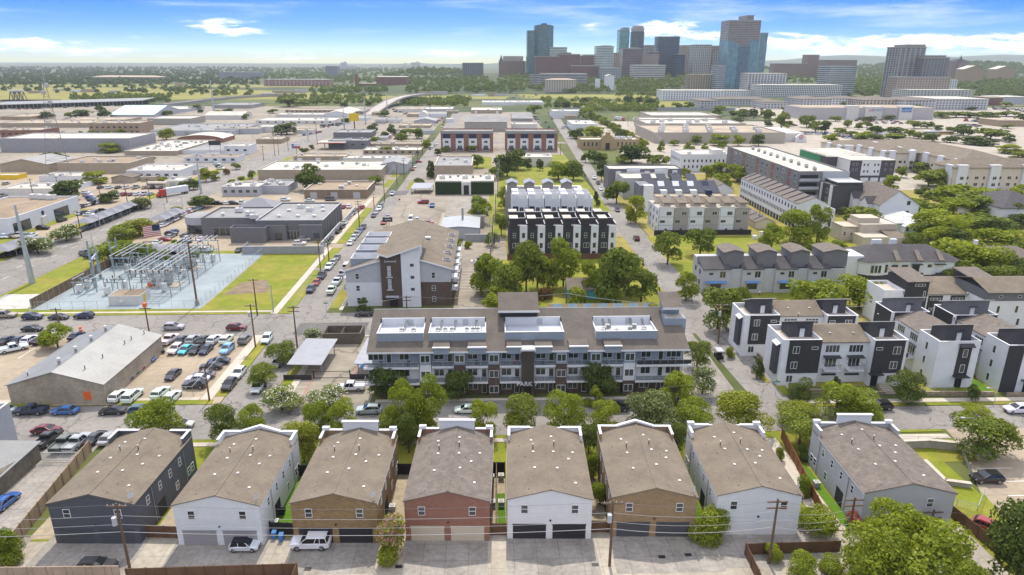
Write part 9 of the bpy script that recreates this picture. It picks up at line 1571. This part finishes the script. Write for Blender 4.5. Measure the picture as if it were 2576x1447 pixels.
# people
def person(x,y,lab,shirt,legs,rz=0):
 me=bpy.data.meshes.new('person'); V=[(0,0,.95),(0,0,1.2),(0,0,1.42),(0,.01,1.53),(0,-.01,1.66),(0,-.01,1.74),(.1,0,.9),(.12,-.04,.5),(.12,.02,.07),(.12,-.12,.03),(-.1,0,.9),(-.12,.05,.5),(-.12,.1,.07),(-.12,-.04,.03),(.2,0,1.4),(.26,.02,1.12),(.25,-.1,.88),(-.2,0,1.4),(-.26,.02,1.12),(-.25,-.06,.88)]
 Ed=[(0,1),(1,2),(2,3),(3,4),(4,5),(0,6),(6,7),(7,8),(8,9),(0,10),(10,11),(11,12),(12,13),(2,14),(14,15),(15,16),(2,17),(17,18),(18,19)]
 me.from_pydata(V,Ed,[]); o=bpy.data.objects.new('person',me); lk(o); bpy.context.view_layer.objects.active=o; sk=o.modifiers.new('s','SKIN'); rad=[.15,.15,.15,.055,.1,.09,.09,.065,.045,.04,.09,.065,.045,.04,.06,.045,.035,.06,.045,.035]
 for i,v in enumerate(me.skin_vertices[0].data): v.radius=(rad[i],rad[i]*.8); v.use_root=(i==0)
 o.modifiers.new('u','SUBSURF').levels=1; bpy.context.view_layer.update(); m2=bpy.data.meshes.new_from_object(o.evaluated_get(bpy.context.evaluated_depsgraph_get())); o.modifiers.clear(); o.data=m2; o.location=(x,y,.04); o.rotation_euler=(0,0,rz)
 m2.materials.clear()
 for m in(shirt,legs,mat('skin',(.45,.28,.2),.6,0),black): m2.materials.append(m)
 for p in m2.polygons: z=p.center.z; p.material_index=3 if z>1.7 else 2 if z>1.48 else 0 if z>.93 and not(abs(p.center.x)>.2 and z<1.0) else 1
 tag(o,lab,'person')
X,Y=GT('B1',250,1098); person(X,Y+.4,'person in a white top standing at the dealership side door',white,black); X,Y=GT('B1',1555,655); person(X,Y,'person in dark clothes walking by the hedge-clad building, left one of two',framed,black); X,Y=GT('B1',1583,640); person(X,Y,'person in grey clothes by the hedge-clad building, right one of two',grey,framed,1); X,Y=GT('B1',678,1298); person(X,Y,'person in dark clothes on the sidewalk by the end of the screen wall',framed,navy,.5)
X,Y=GT('B1',1430,752); t=T('stop_sign','red stop sign at the yard driveway by the left street','sign',X,Y); t.p('post',MB().tube((X,Y,0),(X,Y,2.3),.05,None,6),galv); n=8; t.p('plate',MB().prism([(0,0)]*0 or [(X+.42*math.cos(i*PI/4+PI/8),0) for i in range(0)] or rect(X-.4,Y-.03,X+.4,Y+.03),2.1,2.9),redp)
# ================= AIR =================
hz=BX(-9500,-350,-3,9500,15500,206); hm=bpy.data.materials.new('haze'); hm.use_nodes=True; n=hm.node_tree.nodes; n.remove(n['Principled BSDF']); pv=n.new('ShaderNodeVolumePrincipled'); pv.inputs['Color'].default_value=(.80,.90,.97,1); pv.inputs['Density'].default_value=7e-5; pv.inputs['Anisotropy'].default_value=.1; hm.node_tree.links.new(pv.outputs[0],n['Material Output'].inputs['Volume'])
single('haze',hz,hm,None,None,kind='stuff')
